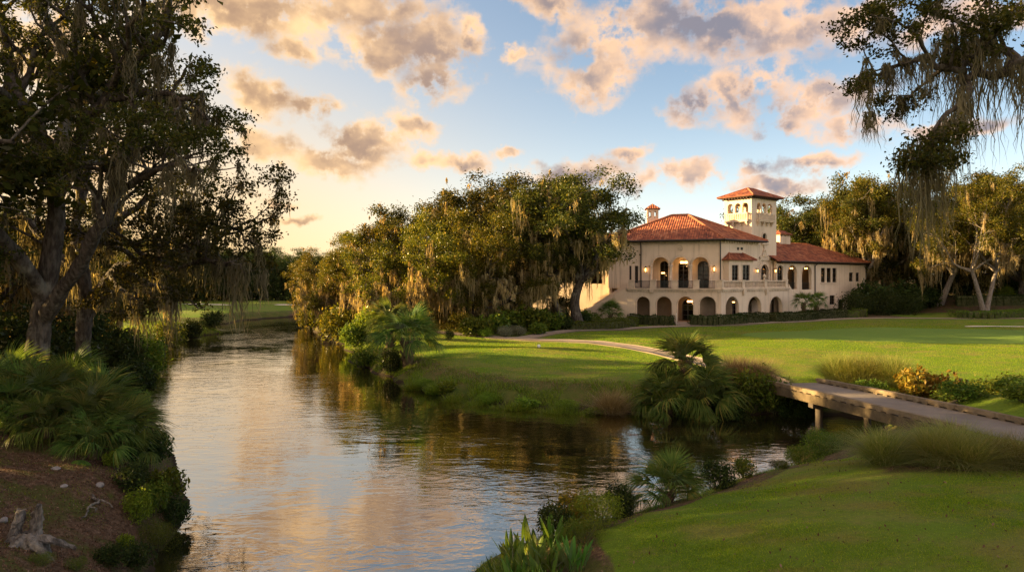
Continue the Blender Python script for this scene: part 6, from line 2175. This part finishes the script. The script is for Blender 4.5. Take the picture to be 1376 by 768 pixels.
hedge('hedge', [HP(1285, 117), HP(1335, 115), HP(1385, 115)], 1.8, 1.6, 'dark hedge behind the two-trunked oak', LEAF_DARK)
hedge('hedge', [HP(1145, 107), HP(1165, 106)], 1.6, 1.2, 'green hedge block at the corner of the right wing', LEAF_SHRUB)
hedge('hedge', [HP(1130, 104), HP(1152, 104)], 1.3, 1.0, 'short green hedge before the wing\'s lower door', LEAF_SHRUB)
CB = 'dark bushes at the end of the right wing'
for k, (px, D, s, lab) in enumerate([(1152, 109, 3.2, 'round dark bush against the end of the right wing'), (1185, 112, 3.4, 'wide dark bush right of the wing'), (1215, 113, 3.0, 'dark bush left of the mulch slope'), (1170, 116, 4.6, 'high dark bush behind the wing corner'), (1205, 119, 4.6, 'high dark bush under the right oaks'),
    (1235, 121, 3.2, 'dark bush below the slender oak'), (1345, 121, 2.0, 'pale green bush behind the dark hedge'), (1255, 128, 3.6, 'shaded bush in the rear of the mulch bed'), (1300, 130, 4.0, 'shaded bush behind the two-trunked oak'), (1370, 130, 4.0, 'shaded bush at the right edge')]):
    x = (px - CX) / F * D
    shrub('bush', S_FINE if k < 3 else S_ROUND, x, D, lab, LEAF_DARK if k != 6 else LEAF_BRIGHT, CB, s, s * 0.9, k * 0.7, 'bush')
HPALM = 'small palms by the right wing'
for k, (px, D, lab) in enumerate([(1080, 98.2, 'small palm left of the wing stairs'), (1097, 100.4, 'small palm right of the wing stairs')]):
    x = (px - CX) / F * D
    palm('small_palm', P_SAW2, T_MID, 2.0, x, D, lab, HPALM, 1.15, k, 'palm')
x, y = HP(820, 93); palm('small_palm', P_SAW, T_LOW, 0.9, x, y, 'fan palm beside the left stairs', None, 1.3, 0.5, 'palm')

# --- the cabbage palm clump on the far bank and its neighbours
CP = 'cabbage palms in the clump on the peninsula bank'
for k, (px, py, s, th, cr_, tr_, lab) in enumerate([
    (922, 542, 1.22, 1.75, P_CAB, T_MID, 'tallest cabbage palm, crown in the middle of the clump'),
    (896, 545, 1.1, 1.0, P_CAB, T_LOW, 'low cabbage palm at the clump\'s left side'),
    (948, 545, 1.15, 1.0, P_CAB, T_LOW, 'low cabbage palm at the clump\'s right side, over the water')]):
    x, y = S(px, py, 0.5)
    palm('cabbage_palm', cr_, tr_, th, x, y, lab, CP, s, k * 1.1, 'palm')
PB = 'plants on the peninsula bank by the bridge'
for k, (px, py, s, kind, m, lab) in enumerate([
    (978, 548, 1.0, S_BROAD, LEAF_DARK, 'dark broad-leaved bush right of the palm clump'), (1012, 543, 1.25, S_LOOSE, LEAF_SHRUB, 'green bush between palm clump and bridge'),
    (1040, 543, 1.15, S_LOOSE, LEAF_SHRUB, 'green leafy bush touching the bridge end'), (1065, 546, 0.9, S_ROUND, LEAF_DARK, 'dark bush under the bridge end'), (1000, 550, 0.7, S_BROAD, LEAF_DARK, 'low dark bush at the waterline by the bridge')]):
    x, y = S(px, py, 0.5)
    shrub('bush', kind, x, y, lab, m, PB, s, None, k * 1.2, 'bush')
TG = 'tan grasses by the palm clump'
for k, (px, py, s, lab) in enumerate([(985, 520, 1.5, 'tall tan grass behind the palm clump'), (1003, 523, 1.6, 'tan feathery grass right of the palm clump'), (1022, 520, 1.35, 'tan grass near the bridge end'), (822, 540, 1.35, 'dry upright grass tuft alone on the bank left of the palms')]):
    x, y = S(px, py, 1.1 if k < 3 else 0.6)
    tussock('feather_grass', T_CORD, x, y, lab, BLADE_DRY, TG, s, s * 1.1, k)

# --- beyond the bridge: lit grasses and crotons
RB = 'tall grasses beyond the bridge'
for k, (px, py, s, lab) in enumerate([(1124, 512, 1.3, 'orange-lit grass clump at the left end beyond the bridge'), (1140, 514, 1.35, 'lit grass clump second beyond the bridge'), (1160, 515, 1.3, 'lit grass clump third beyond the bridge'), (1182, 516, 1.35, 'grass clump fourth beyond the bridge'), (1203, 518, 1.4, 'tall grass clump before the crotons')]):
    x, y = S(px, py, 1.2)
    tussock('feather_grass', (T_CORD, T_CORD2)[k % 2], x, y, lab, BLADE_TAN, RB, s * 1.1, s * 1.25, k)
RC = 'shrubs beyond the bridge'
for k, (px, py, s, kind, m, lab) in enumerate([
    (1170, 530, 1.0, S_LOOSE, LEAF_SHRUB, 'green bush right behind the bridge rail'), (1205, 536, 1.2, S_LOOSE, LEAF_SHRUB, 'green bush beyond the rail below the crotons'), (1245, 542, 1.2, S_LOOSE, LEAF_SHRUB, 'leafy bush beyond the rail, middle'),
    (1290, 548, 1.25, S_LOOSE, LEAF_SHRUB, 'leafy bush beyond the rail, right'), (1335, 552, 1.2, S_LOOSE, LEAF_SHRUB, 'leafy bush at the right edge beyond the rail'), (1375, 555, 1.2, S_LOOSE, LEAF_SHRUB, 'bush at the picture edge beyond the rail'),
    (1228, 531, 1.15, S_BROAD, LEAF_CROTON, 'orange croton left in the row'), (1256, 533, 1.2, S_BROAD, LEAF_CROTON, 'orange croton second in the row'), (1286, 535, 1.2, S_BROAD, LEAF_CROTON, 'orange croton third in the row'),
    (1316, 538, 1.2, S_BROAD, LEAF_CROTON, 'orange croton fourth in the row'), (1350, 528, 1.0, S_ROUND, LEAF_GOLD, 'yellowish bush right of the crotons'), (1378, 526, 1.0, S_ROUND, LEAF_GOLD, 'yellowish bush at the right edge')]):
    x, y = S(px, py, 1.0)
    shrub('croton' if m is LEAF_CROTON else 'bush', kind, x, y, lab, m, RC, s, s * 1.15 if m is LEAF_CROTON else s * 0.55, k * 1.3, 'bush')

RS = 'bushes right of the cart path beyond the bridge rail'
for k, (x, y, s, lab) in enumerate([(20.6, 31.2, 1.3, 'bush right behind the far rail near the bridge\'s near end'), (22.4, 30.0, 1.4, 'bush beyond the rail filling the right edge'), (21.2, 28.2, 1.1, 'low bush between rail and picture edge'), (24.4, 31.5, 1.5, 'bush at the picture edge behind the others'), (23.6, 27.6, 1.3, 'bush just outside the right edge')]):
    shrub('bush', (S_LOOSE, S_ROUND)[k % 2], x, y, lab, LEAF_SHRUB, RS, s * 0.8, s * 0.42, k * 1.3, 'bush')

# --- cordgrass on the near bank
CG = 'cordgrass clumps by the bridge on the near lawn'
for k, (px, D, s, lab) in enumerate([(1188, 19.2, 0.95, 'rounded cordgrass clump left of the bridge end'), (1212, 20.4, 0.85, 'smaller cordgrass clump behind the left one'), (1258, 18.6, 1.0, 'cordgrass clump in the middle of the row'), (1300, 18.0, 1.0, 'large cordgrass clump right of the middle'), (1336, 18.4, 0.8, 'darker cordgrass clump before the bridge rail'), (1372, 17.8, 0.85, 'cordgrass clump at the right edge'), (1280, 19.4, 1.0, 'tall cordgrass clump at the back of the row')]):
    x = (px - CX) / F * D
    tussock('cordgrass', (T_CORD, T_CORD2)[k % 2], x, D, lab, BLADE_TAN, CG, s * 1.1, s * 0.98, k * 1.4)
NB = 'shrubs on the near bank'
for k, (px, D, s, kind, m, lab) in enumerate([
    (1105, 25.0, 0.75, S_FINE, LEAF_SHRUB, 'fresh green bush on the near bank left of the cordgrass'), (1075, 24.4, 0.6, S_FINE, LEAF_SHRUB, 'lower green bush beside the fresh one'), (1130, 25.6, 0.55, S_FINE, LEAF_SHRUB, 'small green bush nearest the bridge'),
    (1045, 23.4, 0.35, S_TINY, LEAF_DARK, 'brownish herb on the bank edge'), (1052, 21.8, 0.22, S_FINE, LEAF_SHRUB, 'tiny green tuft on the bank below the bushes'), (965, 20.6, 0.55, S_LOOSE, LEAF_DARK, 'dark weedy bush right of the bank palmetto'), (1000, 21.6, 0.4, S_LOOSE, LEAF_SHRUB, 'thin weed on the bank edge'),
    (802, 16.2, 0.72, S_TINY, LEAF_BRIGHT, 'bright feathery bush among the water plants'), (785, 15.2, 0.6, S_TINY, LEAF_SHRUB, 'feathery bush at the foot of the bright one'), (830, 17.6, 0.5, S_LOOSE, LEAF_DARK, 'dark leafy bush behind the bright one'),
    (775, 17.2, 0.6, S_LOOSE, LEAF_CROTON, 'reddish-leaved bush at the water\'s edge'), (745, 16.2, 0.5, S_LOOSE, LEAF_DARK, 'dark bush among the arrowheads')]):
    x = (px - CX) / F * D
    shrub('bush', kind, x, D, lab, m, NB, s, s * (1.25 if k == 7 else 1), k * 1.3, 'bush')
x, y = HP(897, 19.3)
palm('saw_palmetto', P_SAW, T_SHORT, 0.2, x, y, 'palmetto standing alone on the near bank of the lawn', None, 0.85, 0.4, 'palmetto')
x, y = HP(838, 18.4)
tussock('reed_clump', T_UP, x, y, 'dark upright reeds between the palmetto and the bright bush', LEAF_DARK, None, 0.75, None, 0, 'reeds')
AR = 'arrowhead plants at the water in the foreground'
rg = np.random.default_rng(8)
k = 0
for (px, D, s) in [(628, 14.8, 0.8), (652, 14.6, 0.9), (676, 14.9, 0.95), (700, 15.0, 1.0), (724, 14.6, 1.05), (748, 14.4, 1.0), (690, 15.8, 0.95), (716, 16.0, 1.0), (742, 15.6, 1.0), (664, 14.2, 0.9), (700, 14.2, 1.0), (735, 13.8, 1.0), (770, 14.2, 0.9), (640, 15.4, 0.8), (715, 13.6, 0.9), (768, 16.6, 0.8)]:
    x = (px - CX) / F * D
    o = bpy.data.objects.new('arrowhead_plant', (L_A, L_B)[k % 2]); COL.objects.link(o)
    if not o.data.materials: o.data.materials.append(LEAF_LILY)
    o.location = (x, D, max(hz(x, D), -0.15)); o.rotation_euler.z = k * 1.7; o.scale = (s * 0.95, s * 0.95, s * 0.85)
    tag(o, 'broad-leaved green arrowhead plant standing in the shallows at the bottom edge', 'water plant', AR)
    k += 1

# ------------------------------------------------------------------ grass as stuff
def scatter(n, x0, x1, y0, y1, rg, test):
    x = x0 + (x1 - x0) * rg.random(n); y = y0 + (y1 - y0) * rg.random(n)
    k = test(x, y)
    return x[k], y[k]

def near_lawn():
    rg = np.random.default_rng(3)
    def ok(x, y):
        d = river_dist(x, y); l, nr = side_masks(x, y)
        vis = (x / y < 0.78) & (y < 26)
        p = sst(2.5, 3.4, d + 0.5 * np.sin(x * 1.9) * np.sin(y * 1.3))
        path = dist_line(x, y, [(17.4, 27), (18.3, 20), (20, 14), (24, 8)]) > 1.7
        worn = np.exp(-(((x - 12.6) / 3.6) ** 2 + ((y - 18.3) / 1.0) ** 2))
        return (nr > 0) & vis & path & (rg.random(len(x)) < p * (1 - worn))
    x, y = scatter(620000, 0.5, 18, 8.5, 25, rg, ok)
    keep = rg.random(len(x)) < np.clip(1.2 - (y - 9) / 16, 0.3, 0.85) * np.clip(0.75 + 0.6 * np.sin(x * 2.1 + np.sin(y * 1.7)) * np.sin(y * 2.6 + 1.2 * np.sin(x * 1.3)), 0.25, 1)
    x, y = x[keep], y[keep]
    C = np.stack([x, y, height(x, y) - 0.005], 1)
    patch = 0.65 + 0.35 * np.sin(x * 1.1 + 0.7 * np.sin(y * 0.9)) * np.sin(y * 0.8 + 0.5 * np.sin(x * 1.7))
    v, f = blades(C, (0.03 + 0.055 * rg.random(len(x)) ** 1.6) * patch, 0.0042 * np.ones(len(x)), rg, 0.9, 0.5, 2)
    tag(link('lawn_grass', mesh_np('lawn_grass', v, f), BLADE_LAWN), kind='stuff')

def far_lawn():
    rg = np.random.default_rng(4)
    def ok(x, y):
        d = river_dist(x, y); l, nr = side_masks(x, y)
        main = (l == 0) & (nr == 0)
        green = np.clip(1.6 - ((x - 43) / 19) ** 2 - ((y - 71) / 8.5) ** 2, 0, 1) > 0.6
        pp = np.minimum(dist_line(x, y, PATH1), dist_line(x, y, PATH2))
        vis = (np.abs(x / y) < 0.8)
        bed = (y + 0.16 * x > 79) & (x < 15)
        return main & (d > 2.4) & (pp > 1.5) & vis & ~green & ~bed & (rg.random(len(x)) < np.clip(70 / y - 0.5, 0.12, 1))
    x, y = scatter(650000, -12, 66, 38, 96, rg, ok)
    C = np.stack([x, y, height(x, y) - 0.01], 1)
    n = len(x)
    v, f = blades(C, (0.05 + 0.05 * rg.random(n)) * (y / 60) ** 0.4, 0.011 * (y / 45), rg, 0.7, 0.3, 1)
    tag(link('lawn_grass', mesh_np('lawn_grass', v, f), BLADE_LAWN), kind='stuff')

def bank_grass():
    rg = np.random.default_rng(6)
    def ok(x, y):
        d = river_dist(x, y); l, nr = side_masks(x, y)
        clump = np.sin(x * 1.7 + 2 * np.sin(y * 0.9)) * np.sin(y * 1.3 + 1.1 * np.sin(x * 0.8)) > -0.25
        return (d > 0.05) & (d < 2.9) & (l == 0) & (nr == 0) & clump & (rg.random(len(x)) < np.clip(1.15 - d / 3.2, 0, 1))
    x, y = scatter(330000, -20, 15.5, 37, 75, rg, ok)
    d = river_dist(x, y)
    C = np.stack([x, y, height(x, y) - 0.02], 1); n = len(x)
    hgt = (0.22 + 0.3 * rg.random(n)) * (0.6 + 0.4 * np.sin(x * 0.9 + y)) * np.clip(1.3 - d / 3.5, 0.35, 1) + 0.08
    v, f = blades(C, hgt, 0.016 * np.ones(n), rg, 0.55, 0.6, 3)
    tag(link('bank_grass', mesh_np('bank_grass', v, f), BLADE_BANK), kind='stuff')
    # dry brown band above it
    def ok2(x, y):
        d = river_dist(x, y); l, nr = side_masks(x, y)
        return (d > 1.2) & (d < 2.8) & (l == 0) & (nr == 0) & (rg.random(len(x)) < 0.5)
    x, y = scatter(150000, -16, 15.5, 38, 60, rg, ok2)
    C = np.stack([x, y, height(x, y) - 0.02], 1); n = len(x)
    v, f = blades(C, 0.12 + 0.22 * rg.random(n), 0.009 * np.ones(n), rg, 0.9, 0.6, 3)
    tag(link('dry_grass', mesh_np('dry_grass', v, f), BLADE_DRY), kind='stuff')
    # near bank: a fringe of longer grass along the water
    def ok3(x, y):
        d = river_dist(x, y); l, nr = side_masks(x, y)
        cl = np.sin(x * 2.3 + y) * np.sin(y * 1.9 - x * 0.7) > -0.4
        return (d > -0.05) & (d < 1.9) & (nr > 0) & (y < 31) & cl
    x, y = scatter(260000, -2, 18, 13, 31, rg, ok3)
    C = np.stack([x, y, height(x, y) - 0.01], 1); n = len(x)
    v, f = blades(C, 0.05 + 0.16 * rg.random(n) ** 2, 0.005 * np.ones(n), rg, 0.8, 0.6, 3)
    tag(link('bank_grass', mesh_np('bank_grass', v, f), BLADE_BANK), kind='stuff')
    # left bank: sparse weeds on the soil, denser toward the bend
    def ok4(x, y):
        d = river_dist(x, y); l, nr = side_masks(x, y)
        cl = np.sin(x * 1.9 + 1.5 * np.sin(y * 1.1)) * np.sin(y * 1.6 + x * 0.5) > 0.25
        return (l > 0) & (d > 0.1) & (d < 9) & cl & (rg.random(len(x)) < 0.75)
    x, y = scatter(110000, -22, -7, 10, 30, rg, ok4)
    C = np.stack([x, y, height(x, y) - 0.01], 1); n = len(x)
    v, f = blades(C, 0.03 + 0.09 * rg.random(n) ** 2, 0.005 * np.ones(n), rg, 0.9, 0.6, 3)
    tag(link('bank_weeds', mesh_np('bank_weeds', v, f), BLADE_BANK), kind='stuff')
    def ok5(x, y):
        d = river_dist(x, y); l, nr = side_masks(x, y)
        return (l > 0) & (d > 0.0) & (d < 7) & (rg.random(len(x)) < 0.8)
    x, y = scatter(260000, -60, -16, 34, 100, rg, ok5)
    C = np.stack([x, y, height(x, y) - 0.02], 1); n = len(x)
    v, f = blades(C, 0.15 + 0.4 * rg.random(n) ** 1.5, 0.02 * np.ones(n), rg, 0.6, 0.6, 3)
    tag(link('bank_grass', mesh_np('bank_grass', v, f), BLADE_BANK), kind='stuff')
    # fallen leaves and straw on the soil near the stump
    x, y = scatter(40000, -16, -7.5, 10.5, 24, rg, lambda x, y: (river_dist(x, y) > 0.3) & (side_masks(x, y)[0] > 0))
    C = np.stack([x, y, height(x, y) + 0.012], 1)
    v, f = leaf_quads(C, 0.055, rg, 3.0, 0.4)
    m = leaf_mat('fallen_leaf', (0.06, 0.036, 0.02), (0.14, 0.09, 0.055), (0.26, 0.19, 0.13), 0.1)
    tag(link('leaf_litter', mesh_np('leaf_litter', v, f), m), kind='stuff')

near_lawn()
far_lawn()
bank_grass()

def lawn_leaves():
    rg = np.random.default_rng(21)
    x, y = scatter(1500, 0.5, 18, 8.5, 25, rg, lambda x, y: (side_masks(x, y)[1] > 0) & (river_dist(x, y) > 1.0))
    C = np.stack([x, y, height(x, y) + 0.035], 1)
    v, f = leaf_quads(C, 0.07, rg, 3.0, 0.45)
    tag(link('fallen_leaves', mesh_np('fallen_leaves', v, f), MATS['fallen_leaf']), kind='stuff')
lawn_leaves()

WP = 'low leafy plants along the peninsula waterline'
for k, (px, py, s, lab) in enumerate([(570, 520, 0.75, 'nearest the bank palmetto'), (600, 528, 0.9, 'at the bend of the bank'), (655, 538, 0.85, 'right of the bend of the bank'), (708, 544, 0.8, 'below the middle of the lawn'), (762, 548, 0.85, 'left of the dry upright grass'), (800, 551, 0.7, 'beside the dry upright grass'), (868, 553, 0.8, 'just left of the palms')]):
    x, y = S(px, py, 0.15)
    shrub('waterside_plant', (S_FINE, S_BROAD)[k % 2], x, y, 'low bright green leafy plant ' + lab, LEAF_BRIGHT, WP, s, s * 0.6, k * 1.9, 'plant')
TU = 'bright grass tufts along the peninsula waterline'
for k, (px, py, s, lab) in enumerate([
    (556, 516, 1.0, 'tuft nearest the bank palmetto'), (585, 522, 1.1, 'second tuft from the bank palmetto'), (612, 530, 1.25, 'large light green tuft at the bend of the bank'), (640, 535, 1.2, 'tuft just right of the bend of the bank'),
    (668, 539, 0.9, 'small tuft between two larger ones'), (694, 541, 1.15, 'tuft below the middle of the lawn'), (722, 543, 1.0, 'tuft low at the waterline below the lawn'), (748, 545, 1.1, 'tuft left of the gap before the dry grass'),
    (776, 547, 1.0, 'tuft close left of the dry upright grass'), (850, 551, 0.9, 'tuft between the dry grass and the palms')]):
    x, y = S(px, py, 0.35)
    tussock('grass_tuft', T_TUFT, x, y, 'bright green grass ' + lab, BLADE_BANK, TU, s, s, k * 1.7)


# ------------------------------------------------------------------ cart bridge
def bridge():
    A = np.array([15.75, 38.6]); B = np.array([17.75, 24.6])
    L = np.linalg.norm(B - A); u = (B - A) / L; n = np.array([-u[1], u[0]])
    n = n if n[0] < 0 else -n           # toward the river side seen from the camera
    zA = 1.5; zB = 1.97
    o = empty('cart_bridge', (A[0], A[1], 0.0))
    tag(o, 'low timber and concrete cart bridge across the creek at the right', 'bridge')
    rel = lambda q: np.array(q) - A
    O = np.zeros(2)
    mb = MB(); 
    K = 14
    # deck, slightly arched
    hw = 1.65
    arch = lambda t: zA + (zB - zA) * t ** 0.8
    v, f = [], []
    for i in range(K + 1):
        t = i / K; p = u * L * t; z = arch(t)
        for (d, zz) in ((hw, z), (-hw, z), (-hw, z - 0.22), (hw, z - 0.22)):
            v.append((p[0] + n[0] * d, p[1] + n[1] * d, zz))
    for i in range(K):
        a = 4 * i
        for j in range(4):
            f.append((a + j, a + (j + 1) % 4, a + 4 + (j + 1) % 4, a + 4 + j))
    f += [(0, 3, 2, 1), (4 * K, 4 * K + 1, 4 * K + 2, 4 * K + 3)]
    mb.add(v, f); mb.build('deck', DECK, o)
    for s in (1, -1):
        # fascia girder
        mb = MB(); v, f = [], []
        for i in range(K + 1):
            t = i / K; p = u * L * t; z = arch(t)
            for (d, zz) in ((hw + 0.003, z + 0.02), (hw + 0.18, z + 0.02), (hw + 0.18, z - 0.38), (hw + 0.003, z - 0.38)):
                v.append((p[0] + n[0] * d * s, p[1] + n[1] * d * s, zz))
        for i in range(K):
            a = 4 * i
            for j in range(4):
                f.append((a + j, a + (j + 1) % 4, a + 4 + (j + 1) % 4, a + 4 + j))
        f += [(0, 3, 2, 1), (4 * K, 4 * K + 1, 4 * K + 2, 4 * K + 3)]
        mb.add(v, f); mb.build('girder', GIRDER, o)
        # kerb timbers, raised on blocks
        nb = 7
        for i in range(nb):
            t0_, t1_ = (i + 0.004) / nb, (i + 0.996) / nb
            p0 = u * L * t0_; p1 = u * L * t1_
            z0, z1 = arch(t0_), arch(t1_)
            rgk = random.Random(i * 3 + s)
            q = MB()
            v = []
            for (p, z) in ((p0, z0), (p1, z1)):
                for (d, zz) in ((hw + 0.13, 0.07), (hw - 0.12, 0.07), (hw - 0.12, 0.25), (hw + 0.13, 0.25)):
                    j = rgk.uniform(-.012, .012)
                    v.append((p[0] + n[0] * (d + j) * s, p[1] + n[1] * (d + j) * s, z + zz + j))
            q.add(v, [(0, 1, 2, 3), (7, 6, 5, 4), (0, 4, 5, 1), (1, 5, 6, 2), (2, 6, 7, 3), (3, 7, 4, 0)])
            kt = q.build('kerb_timber', TIMBER_GREY, o)
            for tt in (t0_ + 0.02, (t0_ + t1_) / 2, t1_ - 0.02):
                q = MB()
                p = u * L * tt
                q.frame_box(p + n * s * hw, u, n * s, -0.14, 0.14, -0.11, 0.12, arch(tt) + 0.002, arch(tt) + 0.069)
                q.build('block', TIMBER_GREY, kt)
    # piles and cap beams
    for t in (0.34,):
        p = u * L * t
        q = MB(); q.frame_box(p, n, u, -hw - 0.1, hw + 0.1, -0.2, 0.2, arch(t) - 0.62, arch(t) - 0.23); cb = q.build('cap_beam', CONCRETE, o)
        for d in (-1.3, 1.3):
            c = p + n * d
            q = MB(); q.lathe((c[0], c[1], -2.0), [(0.17, 0), (0.17, arch(t) + 1.37)], 12); q.build('pile', CONCRETE, o, True)
    # abutments
    for t, nm in ((0.02, 'abutment'), (0.97, 'abutment')):
        p = u * L * t
        q = MB(); q.frame_box(p, n, u, -hw - 0.15, hw + 0.15, -0.4, 0.4, -0.6, arch(t) - 0.56); q.build(nm, CONCRETE, o)
bridge()
ribbon('cart_path', [(17.7, 24.9), (18.3, 21.5), (19.4, 17), (21.5, 12), (25, 6), (30, 0)], 3.0, 0.06, DECK)

# ------------------------------------------------------------------ small things
def stump():
    x, D = gp(38, 735)
    o = empty('tree_stump', (x, D, hz(x, D)))
    tag(o, 'weathered grey broken stump with jagged prongs on the left bank', 'stump')
    rg = np.random.default_rng(2)
    def prong(p, r, name='prong', n=9):
        P = cr(p, 5)
        rad = np.interp(np.linspace(0, 1, len(P)), np.linspace(0, 1, len(r)), r)
        v, f, caps = tube_np(P, rad, n)
        v += rg.normal(0, 0.012, v.shape)
        mb = MB(); mb.add(v.tolist(), f.tolist() + caps)
        link(name, mb.build(name, DEADWOOD, o).data) if False else mb.build(name, DEADWOOD, o)
        return
    prong([(-0.32, 0, -0.1), (-0.30, 0, 0.25), (-0.22, 0.02, 0.55), (-0.17, 0.02, 0.82)], [0.17, 0.13, 0.10, 0.085])
    prong([(0.18, 0.05, -0.1), (0.15, 0.05, 0.3), (0.2, 0.05, 0.6), (0.19, 0.06, 0.9)], [0.16, 0.10, 0.075, 0.05])
    prong([(0.02, 0.15, -0.1), (0.03, 0.15, 0.35), (0.06, 0.15, 0.72)], [0.15, 0.10, 0.06])
    prong([(0, 0, -0.25), (0, 0, 0.10), (0.02, 0, 0.28)], [0.46, 0.36, 0.18], 'root_crown', 14)
    for k, (a, l) in enumerate([(-0.7, 1.0), (0.1, 0.9), (-1.6, 0.9), (-2.6, 0.8), (1.6, 0.7)]):
        prong([(0.1 * math.cos(a), 0.1 * math.sin(a), 0.22), (l * .5 * math.cos(a), l * .5 * math.sin(a), 0.14), (l * math.cos(a + .2), l * math.sin(a + .2), -0.12)], [0.12, 0.08, 0.03], 'root', 8)
stump()

def dead_branch():
    x, D = gp(127, 678)
    z = hz(x, D)
    o = MB()
    rg = np.random.default_rng(9)
    def tw(P, r):
        Q = cr(P, 5) + 0
        Q[1:-1] += rg.normal(0, 0.012, Q[1:-1].shape)
        v, f, c = tube_np(Q, np.linspace(r, r * 0.4, len(Q)), 7)
        o.add(v.tolist(), f.tolist() + c)
    tw([(-0.28, 0.35, 0.16), (-0.08, 0.1, 0.12), (0.12, 0.0, 0.10), (0.08, -0.35, 0.07), (0.24, -0.7, 0.02), (0.22, -0.98, -0.05)], 0.045)
    tw([(0.02, 0.06, 0.12), (0.3, -0.02, 0.09), (0.62, -0.22, 0.0)], 0.035)
    tw([(0.12, -0.4, 0.07), (0.32, -0.46, 0.06), (0.42, -0.62, 0.02)], 0.022)
    m = o.build('dead_branch', DEADWOOD, None, True)
    m.location = (x, D, z)
    tag(m, 'bleached forked dead branch lying on the soil of the left bank', 'branch')
dead_branch()

def rock(x, y, s, label, seed):
    rg = np.random.default_rng(seed)
    bm = bmesh.new(); bmesh.ops.create_icosphere(bm, subdivisions=3, radius=1)
    d = rg.normal(0, 1, (6, 3))
    for v in bm.verts:
        p = np.array(v.co); k = 1 + 0.13 * np.sin(d @ p * 2.2).sum() / 2
        v.co = Vector((p[0] * k * s, p[1] * k * s * 0.8, p[2] * k * s * 0.55))
    me = bpy.data.meshes.new('rock'); bm.to_mesh(me); bm.free()
    o = link('rock', me, ROCK); o.location = (x, y, hz(x, y) + s * 0.1); o.rotation_euler.z = seed
    tag(o, label, 'rock', 'rocks on the left bank')
ROCK = simple_mat('grey_rock', (0.22, 0.21, 0.2), 0.9, 0.2, 0.4, 6, 0.6, 18)
for k, (px, py, s, lab) in enumerate([(86, 654, 0.10, 'small pale rock on the soil behind the stump'), (134, 652, 0.14, 'grey rock between dead branch and palmettos'), (180, 640, 0.2, 'larger rock at the crest of the left bank'), (75, 630, 0.12, 'flat rock on the soil before the palmettos'), (4, 700, 0.12, 'pale rock at the left edge beside the stump')]):
    x, y = gp(px, py)
    rock(x, y, s, lab, k + 1)

# sand bunker at the right of the green
def patch(name, cx_, cy_, rx, ry, lift, mat, seed=0):
    rg = np.random.default_rng(seed)
    n, m = 40, 6
    v = []
    for j in range(m + 1):
        for i in range(n):
            a = 2 * math.pi * i / n
            q = (j / m) * (1 + 0.12 * math.sin(2 * a + seed) + 0.07 * math.sin(3 * a + 1))
            v.append((cx_ + rx * q * math.cos(a), cy_ + ry * q * math.sin(a)))
    v = np.array(v)
    z = height(v[:, 0], v[:, 1]) + lift
    f = [(j * n + i, j * n + (i + 1) % n, (j + 1) * n + (i + 1) % n, (j + 1) * n + i) for j in range(m) for i in range(n)]
    me = mesh_np(name, np.stack([v[:, 0], v[:, 1], z], 1), np.array(f), True)
    return tag(link(name, me, mat), kind='structure')
patch('sand_bunker', 61.5, 84.5, 5.2, 1.5, 0.05, SAND, 1)
patch('sand_bunker', -68, 150, 6, 2.0, 0.06, SAND, 2)
patch('sand_bunker', -46, 146, 5, 1.6, 0.06, SAND, 3)

# white stake by the front walk, and the tee marker on the near lawn of the peninsula
mb = MB(); mb.lathe((0, 0, 0), [(0.05, -0.3), (0.05, 1.5), (0.07, 1.52), (0.07, 1.58), (0.0, 1.62)], 10)
o = mb.build('marker_post', WHITE, None, True); p = HP(909, 87.3); o.location = (*p, hz(*p)); tag(o, 'thin white post beside the front walk', 'post')
mb = MB(); mb.lathe((0, 0, 0), [(0.03, -0.1), (0.05, 0.0), (0.12, 0.05), (0.15, 0.14), (0.12, 0.24), (0.04, 0.28)], 12)
o = mb.build('tee_marker', WHITE, None, True); p = S(724, 466, 1.45); o.location = (*p, hz(*p) + 0.02); tag(o, 'small pale tee marker on the sunlit lawn', 'tee marker')
